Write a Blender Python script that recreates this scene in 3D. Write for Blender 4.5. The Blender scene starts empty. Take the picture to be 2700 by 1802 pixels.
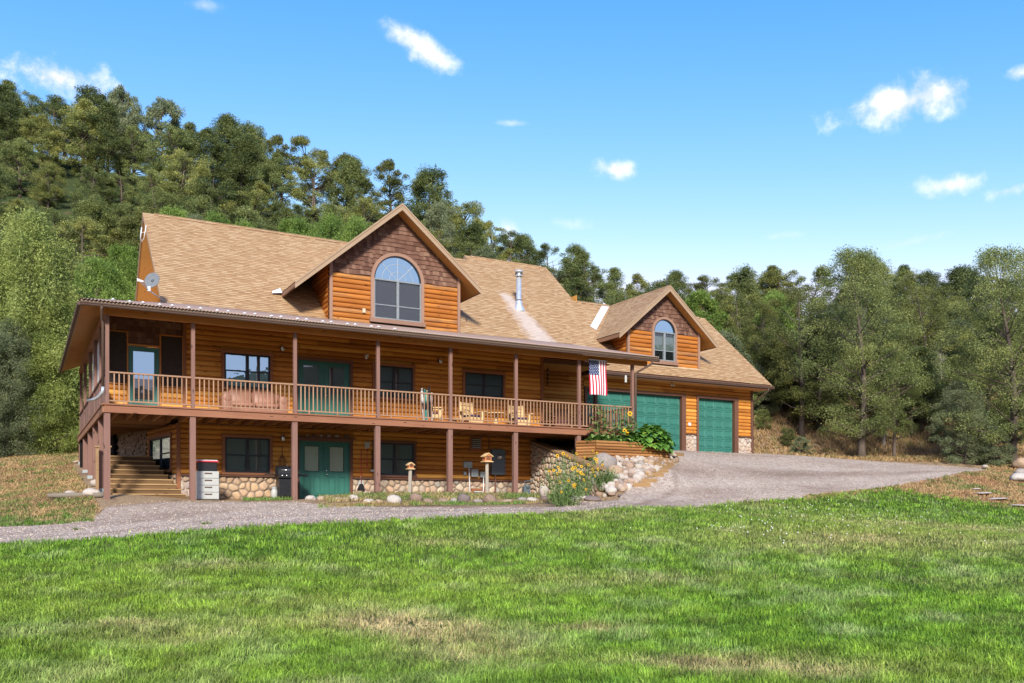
import bpy, math, random
import numpy as np
from mathutils import Vector, Matrix, noise
R = math.radians
SC = bpy.context.scene
COL = SC.collection
rng = random.Random(11)
NP = np.random.default_rng(7)

# ------------------------------------------------------------------ camera
YAW = R(28.614)
cd = bpy.data.cameras.new("camera")
cam = bpy.data.objects.new("camera", cd); COL.objects.link(cam)
cam.location = (0, 0, 0)
cam.rotation_euler = (R(90), 0, -YAW)
cd.sensor_width = 36; cd.lens = 31.59; cd.shift_y = 0.1653
cd.clip_start = 0.2; cd.clip_end = 4000
SC.camera = cam

# ------------------------------------------------------------------ light
SUN_EL, SUN_AZ = R(31), R(204)         # azimuth clockwise from +Y
world = bpy.data.worlds.new("World"); SC.world = world
world.use_nodes = True
nt = world.node_tree; nt.nodes.clear()
def wn(t, **k):
    n = nt.nodes.new(t)
    for a, b in k.items(): setattr(n, a, b)
    return n
wo = wn('ShaderNodeOutputWorld'); bg = wn('ShaderNodeBackground')
sky = wn('ShaderNodeTexSky', sky_type='NISHITA', sun_disc=False, sun_elevation=SUN_EL, sun_rotation=SUN_AZ,
         altitude=1900, air_density=1.0, dust_density=2.6, ozone_density=1.6)
bg.inputs['Strength'].default_value = 0.15
# scattered fair-weather clouds, fixed in the sky by direction
tc = wn('ShaderNodeTexCoord')
CLOUDS = [  # direction (x,y,z unnormalised at depth 1), half sizes in the horizontal and vertical angle, strength
]
def wm(op, a, b=None, c=None):
    n = wn('ShaderNodeMath', operation=op)
    for i, v in enumerate((a, b, c)):
        if v is None: continue
        if isinstance(v, (int, float)): n.inputs[i].default_value = v
        else: nt.links.new(v, n.inputs[i])
    return n.outputs[0]
def vdot(v, d):
    n = wn('ShaderNodeVectorMath', operation='DOT_PRODUCT'); nt.links.new(v, n.inputs[0]); n.inputs[1].default_value = d
    return n.outputs['Value']
DIR = tc.outputs['Generated']
nz = wn('ShaderNodeTexNoise'); nz.inputs['Scale'].default_value = 26; nz.inputs['Detail'].default_value = 9
nz.inputs['Roughness'].default_value = .62
nz2 = wn('ShaderNodeTexNoise'); nz2.inputs['Scale'].default_value = 9; nz2.inputs['Detail'].default_value = 3
nt.links.new(DIR, nz.inputs['Vector']); nt.links.new(DIR, nz2.inputs['Vector'])
F0 = 2369.3; Y0 = 1347.3
def raydir(u, v):
    a = (u-1350)/F0; b = (Y0-v)/F0
    return Vector((math.sin(YAW)+a*math.cos(YAW), math.cos(YAW)-a*math.sin(YAW), b)).normalized()
# u, v centre, half width, half height (as seen from the lawn), tilt, strength
CL = [(1105, 122, 105, 30, 26, .95), (1190, 168, 22, 8, 20, .5), (150, 200, 135, 48, 0, 1.6), (312, 238, 26, 20, 30, .9),
      (2410, 262, 165, 50, -4, 1.15), (2330, 285, 70, 26, -10, .8), (1632, 448, 72, 30, 6, 1.0), (2512, 487, 74, 26, 0, 1.0),
      (2660, 503, 52, 22, 0, 1.0), (2690, 193, 36, 22, 0, 1.0), (1340, 603, 46, 36, 35, .6), (2395, 640, 90, 14, -6, .3),
      (1350, 325, 40, 8, 2, .35), (540, 15, 40, 18, 0, .4), (1500, 590, 60, 16, 10, .25), (2070, 620, 60, 12, 0, .22)]
acc = None
for (u, v, hw, hh, tilt, st) in CL:
    d = raydir(u, v); r = Vector((d.y, -d.x, 0)).normalized(); up = r.cross(d).normalized()
    t = R(tilt); r2 = r*math.cos(t)-up*math.sin(t); u2 = r*math.sin(t)+up*math.cos(t)
    rx = wm('MULTIPLY', vdot(DIR, r2), F0/hw*.96); ry = wm('MULTIPLY', vdot(DIR, u2), F0/hh*.96)
    q = wm('ADD', wm('MULTIPLY', rx, rx), wm('MULTIPLY', ry, ry))
    front = wm('GREATER_THAN', vdot(DIR, d), .5)
    e = wm('MULTIPLY', wm('SUBTRACT', 1.0, wm('SQRT', q)), 1.0)
    e = wm('ADD', e, wm('MULTIPLY', wm('SUBTRACT', nz.outputs['Fac'], .5), 2.6))
    e = wm('ADD', e, wm('MULTIPLY', wm('SUBTRACT', nz2.outputs['Fac'], .5), 1.0))
    e = wm('MINIMUM', wm('MAXIMUM', wm('MULTIPLY', e, .85), 0.0), 1.0)
    e = wm('MULTIPLY', wm('MULTIPLY', wm('MULTIPLY', e, e), wm('SUBTRACT', 3.0, wm('MULTIPLY', e, 2.0))), wm('MULTIPLY', front, st))
    acc = e if acc is None else wm('MAXIMUM', acc, e)
acc = wm('MINIMUM', acc, 1.0)
mix = wn('ShaderNodeMix', data_type='RGBA')
nt.links.new(acc, mix.inputs[0])
hs = wn('ShaderNodeHueSaturation'); hs.inputs['Saturation'].default_value = 1.0; hs.inputs['Value'].default_value = .42
nt.links.new(sky.outputs[0], hs.inputs['Color'])
sr_ = wn('ShaderNodeSeparateColor'); cr_ = wn('ShaderNodeCombineColor'); nt.links.new(hs.outputs[0], sr_.inputs[0])
for i_, (g_, k_, mx_) in enumerate(((2.35, 2.25, 2.0), (1.15, 1.46, 2.1), (.60, 2.25, 2.7))):
    nt.links.new(wm('MINIMUM', wm('MULTIPLY', wm('POWER', sr_.outputs[i_], g_), k_), mx_), cr_.inputs[i_])
nt.links.new(cr_.outputs[0], mix.inputs[6])
cm_ = wn('ShaderNodeMix', data_type='RGBA'); nt.links.new(wm('MULTIPLY', wm('SUBTRACT', nz.outputs['Fac'], .42), 3.0), cm_.inputs[0]); cm_.clamp_factor = True
cm_.inputs[6].default_value = (2.0, 2.1, 2.35, 1); cm_.inputs[7].default_value = (3.2, 3.15, 3.25, 1); nt.links.new(cm_.outputs[2], mix.inputs[7])
nt.links.new(mix.outputs[2], bg.inputs['Color']); nt.links.new(bg.outputs[0], wo.inputs[0])

sd = bpy.data.lights.new("sun", 'SUN'); sd.energy = 2.0; sd.angle = R(9); sd.color = (1, .955, .88)
sun = bpy.data.objects.new("sun", sd); COL.objects.link(sun)
sdir = Vector((math.sin(SUN_AZ)*math.cos(SUN_EL), math.cos(SUN_AZ)*math.cos(SUN_EL), math.sin(SUN_EL)))
sun.rotation_euler = sdir.to_track_quat('Z', 'Y').to_euler()
SC.view_settings.view_transform = 'Standard'; SC.view_settings.look = 'None'
SC.view_settings.exposure = 1.68; SC.view_settings.gamma = 1
SC.render.engine = 'CYCLES'
SC.cycles.max_bounces = 6; SC.cycles.diffuse_bounces = 3; SC.cycles.transparent_max_bounces = 12
SC.cycles.use_denoising = True; SC.cycles.sample_clamp_indirect = 8

# ------------------------------------------------------------------ material helpers
class NT:
    def __init__(s, name):
        s.m = bpy.data.materials.new(name); s.m.use_nodes = True; s.t = s.m.node_tree
        s.t.nodes.clear(); s.out = s.n('ShaderNodeOutputMaterial'); s.b = s.n('ShaderNodeBsdfPrincipled')
        s.t.links.new(s.b.outputs[0], s.out.inputs[0])
    def n(s, t, **k):
        n = s.t.nodes.new(t)
        for a, b in k.items(): setattr(n, a, b)
        return n
    def l(s, a, b): s.t.links.new(a, b)
    def put(s, sock, v):
        if isinstance(v, (int, float)): sock.default_value = v
        elif isinstance(v, (tuple, list)): sock.default_value = (*v, 1) if len(v) == 3 and sock.type == 'RGBA' else v
        else: s.l(v, sock)
    def math(s, op, a, b=None, c=None, clamp=False):
        n = s.n('ShaderNodeMath', operation=op, use_clamp=clamp)
        for i, v in enumerate((a, b, c)):
            if v is not None: s.put(n.inputs[i], v)
        return n.outputs[0]
    def mix(s, f, a, b, mode='MIX'):
        n = s.n('ShaderNodeMix', data_type='RGBA', blend_type=mode)
        s.put(n.inputs[0], f); s.put(n.inputs[6], a); s.put(n.inputs[7], b); return n.outputs[2]
    def coord(s, scale=(1, 1, 1), which='Object', rot=(0, 0, 0)):
        c = s.n('ShaderNodeTexCoord'); mp = s.n('ShaderNodeMapping'); s.l(c.outputs[which], mp.inputs[0])
        mp.inputs['Scale'].default_value = scale; mp.inputs['Rotation'].default_value = rot; return mp.outputs[0]
    def noise(s, vec, scale=5, detail=4, rough=.55, dist=0):
        n = s.n('ShaderNodeTexNoise'); s.l(vec, n.inputs['Vector'])
        n.inputs['Scale'].default_value = scale; n.inputs['Detail'].default_value = detail
        n.inputs['Roughness'].default_value = rough; n.inputs['Distortion'].default_value = dist
        return n.outputs['Fac']
    def ramp(s, f, stops, interp='LINEAR'):
        n = s.n('ShaderNodeValToRGB'); s.l(f, n.inputs[0]); n.color_ramp.interpolation = interp
        el = n.color_ramp.elements
        while len(el) < len(stops): el.new(.5)
        for e, (p, c) in zip(el, stops):
            e.position = p; e.color = (*c, 1) if len(c) == 3 else c
        return n.outputs[0]
    def island(s):
        g = s.n('ShaderNodeNewGeometry'); return g.outputs['Random Per Island']
    def bump(s, h, strength=.3, dist=.02):
        n = s.n('ShaderNodeBump'); n.inputs['Strength'].default_value = strength; n.inputs['Distance'].default_value = dist
        s.l(h, n.inputs['Height']); s.l(n.outputs[0], s.b.inputs['Normal'])
    def base(s, c, rough=.7, spec=.3, metal=0):
        s.put(s.b.inputs['Base Color'], c); s.put(s.b.inputs['Roughness'], rough)
        s.b.inputs['Specular IOR Level'].default_value = spec; s.b.inputs['Metallic'].default_value = metal
        return s.m

def mat_plain(name, c, rough=.6, spec=.3, metal=0, var=.15, scale=8):
    t = NT(name); v = t.coord(); f = t.noise(v, scale, 4)
    lo = tuple(x*(1-var) for x in c); hi = tuple(min(1, x*(1+var)) for x in c)
    t.bump(f, .08, .01)
    return t.base(t.ramp(f, [(.3, lo), (.7, hi)]), rough, spec, metal)

def mat_wood(name, lo, mid, hi, axis='X', grain=1.0, rough=.6, knots=True, weather=None, spec=.25):
    """stained timber: stretched grain, board to board variation, knots"""
    t = NT(name)
    st = {'X': (.35, 6, 14), 'Y': (6, .35, 14), 'Z': (14, 14, .35)}[axis]
    v = t.coord(tuple(x*grain for x in st)); isl = t.island()
    n1 = t.noise(v, 3, 6, .6, .4)
    v2 = t.coord(); n2 = t.noise(v2, .9, 3)
    f = t.math('ADD', t.math('MULTIPLY', n1, .42), t.math('ADD', t.math('MULTIPLY', isl, .34), t.math('MULTIPLY', n2, .24)))
    col = t.ramp(f, [(.26, lo), (.48, mid), (.70, hi)])
    if weather:
        w = t.noise(t.coord({'X': (.5, 1, 5), 'Y': (1, .5, 5), 'Z': (5, 5, .5)}[axis]), 1.7, 4, .65)
        wi = t.math('ADD', w, t.math('MULTIPLY', isl, .3))
        col = t.mix(t.math('MULTIPLY', t.math('SUBTRACT', wi, .62), 3.0, clamp=True), col, weather)
    if knots:
        vo = t.n('ShaderNodeTexVoronoi'); kv = {'X': (1.1, 3.2, 4.6), 'Y': (3.2, 1.1, 4.6), 'Z': (4.6, 4.6, 1.1)}[axis]
        t.l(t.coord(kv), vo.inputs['Vector']); vo.inputs['Scale'].default_value = 1.6
        k = t.math('MULTIPLY', t.math('SUBTRACT', .15, vo.outputs['Distance']), 12, clamp=True)
        col = t.mix(t.math('MULTIPLY', k, .92), col, tuple(x*.14 for x in mid))
    t.bump(n1, .12, .01)
    return t.base(col, rough, spec)

M = {}
LOGLO, LOGMID, LOGHI = (.25, .084, .013), (.50, .195, .032), (.64, .32, .068)
M['log'] = mat_wood('stained_log_siding', LOGLO, LOGMID, LOGHI, 'X')
M['log_y'] = mat_wood('stained_log_siding_side', LOGLO, LOGMID, LOGHI, 'Y')
M['log_dormer'] = mat_wood('weathered_log_siding', (.22, .066, .012), (.42, .145, .022), (.56, .245, .045), 'X', weather=(.20, .09, .05))
M['log_dormer_y'] = mat_wood('weathered_log_siding_side', (.26, .075, .014), (.44, .15, .026), (.58, .24, .05), 'Y')
M['soffit'] = mat_wood('pine_soffit_boards', (.36, .16, .04), (.50, .24, .065), (.60, .30, .09), 'X', knots=True)
M['soffit_y'] = mat_wood('pine_soffit_boards_side', (.36, .16, .04), (.50, .24, .065), (.60, .30, .09), 'Y', knots=True)
M['header'] = mat_wood('pine_header_beam', (.30, .10, .022), (.42, .155, .036), (.54, .23, .06), 'X')
M['trim'] = mat_wood('brown_trim', (.075, .033, .020), (.115, .052, .032), (.16, .075, .048), 'X', knots=False)
M['trim_light'] = mat_wood('reddish_window_trim', (.17, .062, .026), (.24, .092, .04), (.31, .13, .06), 'X', knots=False)
M['trim_grey'] = mat_wood('weathered_dormer_trim', (.20, .11, .075), (.27, .155, .105), (.33, .20, .14), 'Z', knots=False)
M['barge'] = mat_wood('tan_barge_board', (.24, .155, .09), (.31, .21, .13), (.38, .27, .18), 'X', knots=False)
M['barge_dark'] = mat_wood('brown_fascia_board', (.17, .085, .045), (.23, .12, .065), (.29, .16, .09), 'Y', knots=False)
M['post'] = mat_wood('mauve_brown_post', (.135, .068, .052), (.19, .10, .076), (.25, .14, .108), 'Z', knots=True, rough=.7)
M['beam'] = mat_wood('deck_rim_beam', (.13, .055, .034), (.23, .098, .054), (.33, .15, .08), 'X', knots=True, rough=.75)
M['beam_y'] = mat_wood('deck_rim_beam_side', (.19, .088, .045), (.27, .125, .066), (.34, .165, .09), 'Y', knots=True)
M['rail'] = mat_wood('deck_railing_stain', (.22, .12, .070), (.30, .17, .10), (.38, .225, .14), 'Z', knots=False)
M['sidewall'] = mat_wood('brown_side_panel', (.16, .085, .06), (.215, .118, .084), (.27, .155, .11), 'Z', knots=False)
M['joist'] = mat_wood('dark_joists', (.20, .08, .03), (.32, .14, .055), (.44, .21, .09), 'Y', knots=False)
M['deckboard'] = mat_wood('deck_boards', (.20, .10, .06), (.28, .15, .09), (.34, .19, .12), 'X', knots=False)
M['planter'] = mat_wood('round_planter_log', (.16, .062, .018), (.26, .115, .036), (.36, .17, .06), 'X')
M['planter_y'] = mat_wood('round_planter_log_side', (.16, .062, .018), (.26, .115, .036), (.36, .17, .06), 'Y')
M['timber'] = mat_wood('weathered_timber', (.14, .075, .035), (.24, .14, .07), (.36, .24, .13), 'X', rough=.85)
M['stairbrick'] = mat_wood('brown_stair_boards', (.08, .045, .02), (.125, .07, .03), (.18, .10, .045), 'X', rough=.85)
M['stepwood'] = mat_wood('tan_step_timber', (.20, .12, .05), (.30, .18, .08), (.40, .26, .12), 'X', rough=.85)
M['greywood'] = mat_wood('grey_weathered_wood', (.20, .16, .12), (.32, .27, .21), (.44, .39, .31), 'Z', rough=.9)
M['oldlog'] = mat_wood('grey_fallen_log', (.10, .08, .06), (.17, .14, .105), (.25, .21, .16), 'X', rough=.9)
M['pine'] = mat_wood('pale_pine', (.44, .28, .12), (.58, .39, .18), (.68, .50, .26), 'X', knots=False)
M['darkwood'] = mat_wood('dark_chair_wood', (.09, .035, .02), (.14, .055, .03), (.2, .085, .05), 'X', knots=False)
M['birdwood'] = mat_wood('orange_birdhouse_wood', (.40, .13, .05), (.52, .20, .08), (.62, .28, .12), 'X', knots=False)
M['gutter'] = mat_plain('brown_gutter_metal', (.095, .058, .042), .6, .25, 0, .1)
M['green'] = mat_plain('green_door_paint', (.030, .130, .100), .42, .4, 0, .1, 3)
M['green2'] = mat_plain('green_garage_paint', (.034, .150, .115), .5, .35, 0, .08, 2)
M['green3'] = mat_plain('pale_green_screen_door_paint', (.055, .17, .14), .5, .35, 0, .08, 3)
M['blackframe'] = mat_plain('black_window_frame', (.018, .018, .022), .45, .4)
M['greyframe'] = mat_plain('grey_window_frame', (.20, .22, .23), .5, .4)
M['white'] = mat_plain('white_plastic', (.66, .67, .68), .5, .4, 0, .06)
M['cabinet'] = mat_plain('light_grey_plastic', (.40, .40, .37), .5, .4, 0, .05)
M['greybox'] = mat_plain('grey_metal_box', (.33, .36, .36), .5, .4, .1, .08)
M['bluegrey'] = mat_plain('blue_grey_panel', (.105, .135, .155), .5, .4, .2, .1)
M['galv'] = mat_plain('galvanized_pipe', (.60, .63, .64), .35, .5, .55, .12)
M['dishgrey'] = mat_plain('grey_dish', (.15, .16, .17), .8, .1, 0, .08)
M['black'] = mat_plain('black_enamel', (.012, .012, .014), .35, .5)
M['blackrub'] = mat_plain('black_rubber', (.02, .02, .02), .7, .2)
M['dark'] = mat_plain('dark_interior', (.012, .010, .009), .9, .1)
M['red'] = mat_plain('red_lid', (.48, .045, .06), .45, .4)
M['orange'] = mat_plain('orange_red_plastic', (.60, .12, .03), .5, .4)
M['skiw'] = mat_plain('white_ski', (.70, .70, .68), .35, .5)
M['skit'] = mat_plain('teal_ski', (.05, .34, .34), .35, .5)
M['skib'] = mat_plain('black_ski', (.03, .03, .04), .35, .5)
M['skiy'] = mat_plain('pale_green_ski', (.42, .50, .34), .35, .5)
M['leather'] = mat_plain('brown_leather', (.29, .135, .09), .48, .45, 0, .2, 4)
M['cushion'] = mat_plain('navy_cushion', (.035, .035, .085), .9, .1)
M['cushion2'] = mat_plain('maroon_cushion', (.085, .035, .05), .9, .1)
M['steel'] = mat_plain('bright_steel', (.62, .63, .65), .22, .6, .9, .05)
M['screen'] = mat_plain('dark_insect_screen', (.045, .034, .028), .75, .15)
M['cream'] = mat_plain('cream_plastic', (.52, .44, .30), .5, .3)
M['bell'] = mat_plain('dark_bronze', (.05, .035, .025), .5, .4, .6)
M['curtain'] = mat_plain('white_porch_curtain', (.50, .49, .45), .85, .1, 0, .12)
M['blind'] = mat_plain('grey_slat_blind', (.24, .26, .26), .7, .2, 0, .06)
M['blindw'] = mat_plain('cream_slat_blind', (.88, .87, .76), .7, .2, 0, .05)
M['blinddark'] = mat_plain('brown_slat_blind', (.045, .034, .028), .7, .2, 0, .1)
M['lace'] = mat_plain('pale_curtain', (.20, .22, .21), .85, .1, 0, .1)
M['concrete'] = mat_plain('tan_concrete', (.42, .30, .18), .9, .15, 0, .2, 3)
M['soil'] = mat_plain('planter_soil', (.05, .034, .022), .95, .1, 0, .3)

def glass(name, tint, refl=.9, trans=0.0, gc=(.93, .96, 1)):
    t = NT(name)
    lw = t.n('ShaderNodeLayerWeight'); lw.inputs['Blend'].default_value = .5; fz = t.math('ADD', .035, t.math('MULTIPLY', t.math('POWER', lw.outputs['Facing'], 3.0), .8))
    g = t.n('ShaderNodeBsdfGlossy'); g.inputs['Roughness'].default_value = .01; g.inputs['Color'].default_value = (*gc, 1)
    nz = t.noise(t.coord(), 2.2, 2); bp = t.n('ShaderNodeBump'); bp.inputs['Strength'].default_value = .006; bp.inputs['Distance'].default_value = .3
    t.l(nz, bp.inputs['Height']); t.l(bp.outputs[0], g.inputs['Normal'])
    f = t.math('ADD', fz, refl, clamp=True)
    t.b.inputs['Base Color'].default_value = (*tint, 1); t.b.inputs['Roughness'].default_value = .3
    s1 = t.b.outputs[0]
    if trans:
        tr = t.n('ShaderNodeBsdfTransparent'); tr.inputs[0].default_value = (.86, .9, .88, 1)
        mx = t.n('ShaderNodeMixShader'); mx.inputs[0].default_value = trans
        t.l(s1, mx.inputs[1]); t.l(tr.outputs[0], mx.inputs[2]); s1 = mx.outputs[0]
    m2 = t.n('ShaderNodeMixShader'); t.l(f, m2.inputs[0]); t.l(s1, m2.inputs[1]); t.l(g.outputs[0], m2.inputs[2])
    t.l(m2.outputs[0], t.out.inputs[0]); return t.m
M['glass_dark'] = glass('dark_window_glass', (.01, .01, .012), .10)
M['glass_mirror'] = glass('reflecting_window_glass', (.02, .06, .10), .44, 0, (.62, .84, 1))
M['glass_blind'] = glass('clear_window_glass', (.02, .02, .02), .03, .93)

def mat_stone(name, cols, rough=.85):
    t = NT(name); isl = t.island(); v = t.coord(); n1 = t.noise(v, 14, 6, .65); n2 = t.noise(v, 3.5, 3)
    c = t.ramp(isl, [(i/(len(cols)-1), x) for i, x in enumerate(cols)])
    c = t.mix(t.math('MULTIPLY', n2, .35), c, t.mix(.5, c, (.30, .19, .12)))
    sh = t.ramp(n1, [(.3, (.72, .72, .72)), (.7, (1.12, 1.12, 1.12))])
    c = t.mix(1.0, c, sh, 'MULTIPLY')
    t.bump(n1, .35, .02)
    return t.base(c, rough, .2)
M['cobble'] = mat_stone('river_stone_veneer', [(.50, .36, .23), (.40, .32, .24), (.54, .36, .23), (.34, .32, .28), (.48, .36, .25), (.56, .46, .34), (.50, .31, .20), (.43, .36, .27)])
M['cobble_warm'] = mat_stone('warm_river_stone', [(.56, .38, .23), (.46, .31, .19), (.62, .44, .28), (.48, .33, .22), (.58, .40, .24), (.43, .32, .22)])
M['cobble_tan'] = mat_stone('tan_river_stone', [(.46, .33, .25), (.34, .28, .26), (.50, .36, .27), (.42, .30, .21), (.52, .46, .38), (.33, .26, .23)])
M['ledge'] = mat_stone('stacked_ledge_stone', [(.30, .19, .11), (.22, .15, .10), (.36, .24, .15), (.26, .18, .12)])
M['mortar'] = mat_plain('stone_mortar', (.24, .19, .145), .95, .1, 0, .2)
M['mortar_light'] = mat_plain('light_stone_mortar', (.40, .31, .25), .95, .1, 0, .2)
def mat_rock(name, c1, c2, c3):
    t = NT(name); oi = t.n('ShaderNodeObjectInfo'); v = t.coord(); n1 = t.noise(v, 5, 7, .65); n2 = t.noise(v, 1.7, 3)
    c = t.ramp(oi.outputs['Random'], [(0, c1), (.5, c2), (1, c3)])
    c = t.mix(n2, c, t.mix(.45, c, (.34, .22, .14)))
    c = t.mix(1.0, c, t.ramp(n1, [(.3, (.70, .70, .72)), (.68, (1.1, 1.1, 1.1))]), 'MULTIPLY')
    t.bump(n1, .4, .05); return t.base(c, .88, .2)
M['rock_pale'] = mat_rock('pale_river_rock', (.42, .34, .275), (.36, .25, .18), (.48, .42, .36))
M['rock_white'] = mat_rock('white_rock', (.52, .48, .42), (.46, .41, .34), (.58, .54, .48))
M['rock_brown'] = mat_rock('brown_rock', (.24, .15, .11), (.30, .21, .15), (.20, .14, .11))
M['rock_dark'] = mat_rock('dark_grey_rock', (.12, .11, .12), (.16, .13, .12), (.10, .10, .11))
M['rock_grey'] = mat_rock('grey_rock', (.33, .31, .26), (.27, .25, .23), (.36, .33, .29))
M['rock_tan'] = mat_rock('tan_rock', (.40, .28, .18), (.44, .34, .24), (.35, .24, .155))

def mat_shingle():
    t = NT('tan_asphalt_shingles'); uv = t.n('ShaderNodeUVMap')
    sp = t.n('ShaderNodeSeparateXYZ'); t.l(uv.outputs[0], sp.inputs[0]); u, v = sp.outputs[0], sp.outputs[1]
    H, W = .145, .24
    rv = t.math('DIVIDE', v, H); row = t.math('FLOOR', rv); fr = t.math('FRACT', rv)
    wn1 = t.n('ShaderNodeTexWhiteNoise', noise_dimensions='1D'); t.l(row, wn1.inputs['W'])
    uu = t.math('ADD', t.math('DIVIDE', u, W), t.math('MULTIPLY', wn1.outputs[0], 7.3)); cell = t.math('FLOOR', uu)
    cb = t.n('ShaderNodeCombineXYZ'); t.l(cell, cb.inputs[0]); t.l(row, cb.inputs[1])
    wn2 = t.n('ShaderNodeTexWhiteNoise', noise_dimensions='2D'); t.l(cb.outputs[0], wn2.inputs['Vector'])
    r = wn2.outputs[0]
    big = t.noise(t.coord(), .6, 3); fine = t.noise(t.coord(), 40, 3)
    val = t.math('ADD', t.math('MULTIPLY', r, .7), t.math('MULTIPLY', big, .3))
    c = t.ramp(val, [(.12, (.27, .158, .076)), (.4, (.34, .212, .108)), (.65, (.385, .25, .13)), (.95, (.45, .31, .175))])
    dk = t.math('MULTIPLY', t.math('LESS_THAN', fr, .26), t.math('MULTIPLY', t.math('GREATER_THAN', r, .30), .80))  # shade under the shingle tabs, painted in as random dark dashes
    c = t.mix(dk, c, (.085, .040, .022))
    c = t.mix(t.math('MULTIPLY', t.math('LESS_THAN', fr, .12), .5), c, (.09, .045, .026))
    # pale mineral streak washed down the roof below the vent pipe, which has its own fixed shape on the roof
    so = t.n('ShaderNodeSeparateXYZ'); t.l(t.coord(), so.inputs[0]); ox, oy = so.outputs[0], so.outputs[1]
    dy = t.math('SUBTRACT', 6.75, oy); cx = t.math('ADD', 10.42, t.math('MULTIPLY', dy, .06)); hw = t.math('ADD', .40, t.math('MULTIPLY', dy, .16))
    e = t.math('SUBTRACT', 1.0, t.math('DIVIDE', t.math('ABSOLUTE', t.math('SUBTRACT', ox, cx)), hw))
    e = t.math('ADD', t.math('MULTIPLY', e, 1.5), t.math('MULTIPLY', t.math('SUBTRACT', t.noise(t.coord((1, .4, 1)), 3, 5), .5), 1.8))
    e = t.math('MULTIPLY', t.math('MINIMUM', t.math('MAXIMUM', e, 0), 1), t.math('MULTIPLY', t.math('ADD', dy, .15), 2.5, clamp=True))
    c = t.mix(t.math('MULTIPLY', e, .75), c, t.mix(.6, c, (.56, .52, .50)))
    t.bump(t.math('ADD', fine, t.math('MULTIPLY', fr, 1.0)), .25, .012)
    return t.base(c, .92, .15)
M['shingle'] = mat_shingle()
def mat_shake():
    t = NT('reddish_cedar_shakes'); isl = t.island(); v = t.coord((9, 9, 1.2)); n1 = t.noise(v, 3, 5, .6); n2 = t.noise(t.coord(), .8, 3)
    f = t.math('ADD', t.math('MULTIPLY', isl, .5), t.math('ADD', t.math('MULTIPLY', n1, .25), t.math('MULTIPLY', n2, .3)))
    c = t.ramp(f, [(.2, (.085, .042, .030)), (.45, (.14, .070, .048)), (.65, (.18, .098, .068)), (.85, (.24, .150, .10))])
    t.bump(n1, .2, .01); return t.base(c, .85, .15)
M['shake'] = mat_shake()
def mat_metalroof():
    t = NT('brown_corrugated_metal'); n1 = t.noise(t.coord((.3, 1.4, 1)), 1.1, 4, .6)
    sx = t.n('ShaderNodeSeparateXYZ'); c0 = t.n('ShaderNodeTexCoord'); t.l(c0.outputs['Object'], sx.inputs[0])
    pale = t.math('MULTIPLY', t.math('SUBTRACT', t.math('ADD', t.math('MULTIPLY', sx.outputs[0], .09), n1), 1.75), 2.2, clamp=True)
    c = t.ramp(n1, [(.3, (.27, .18, .13)), (.7, (.34, .24, .18))])
    c = t.mix(pale, c, (.50, .46, .44))
    return t.base(c, .65, .25, 0)
M['metalroof'] = mat_metalroof()

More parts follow.
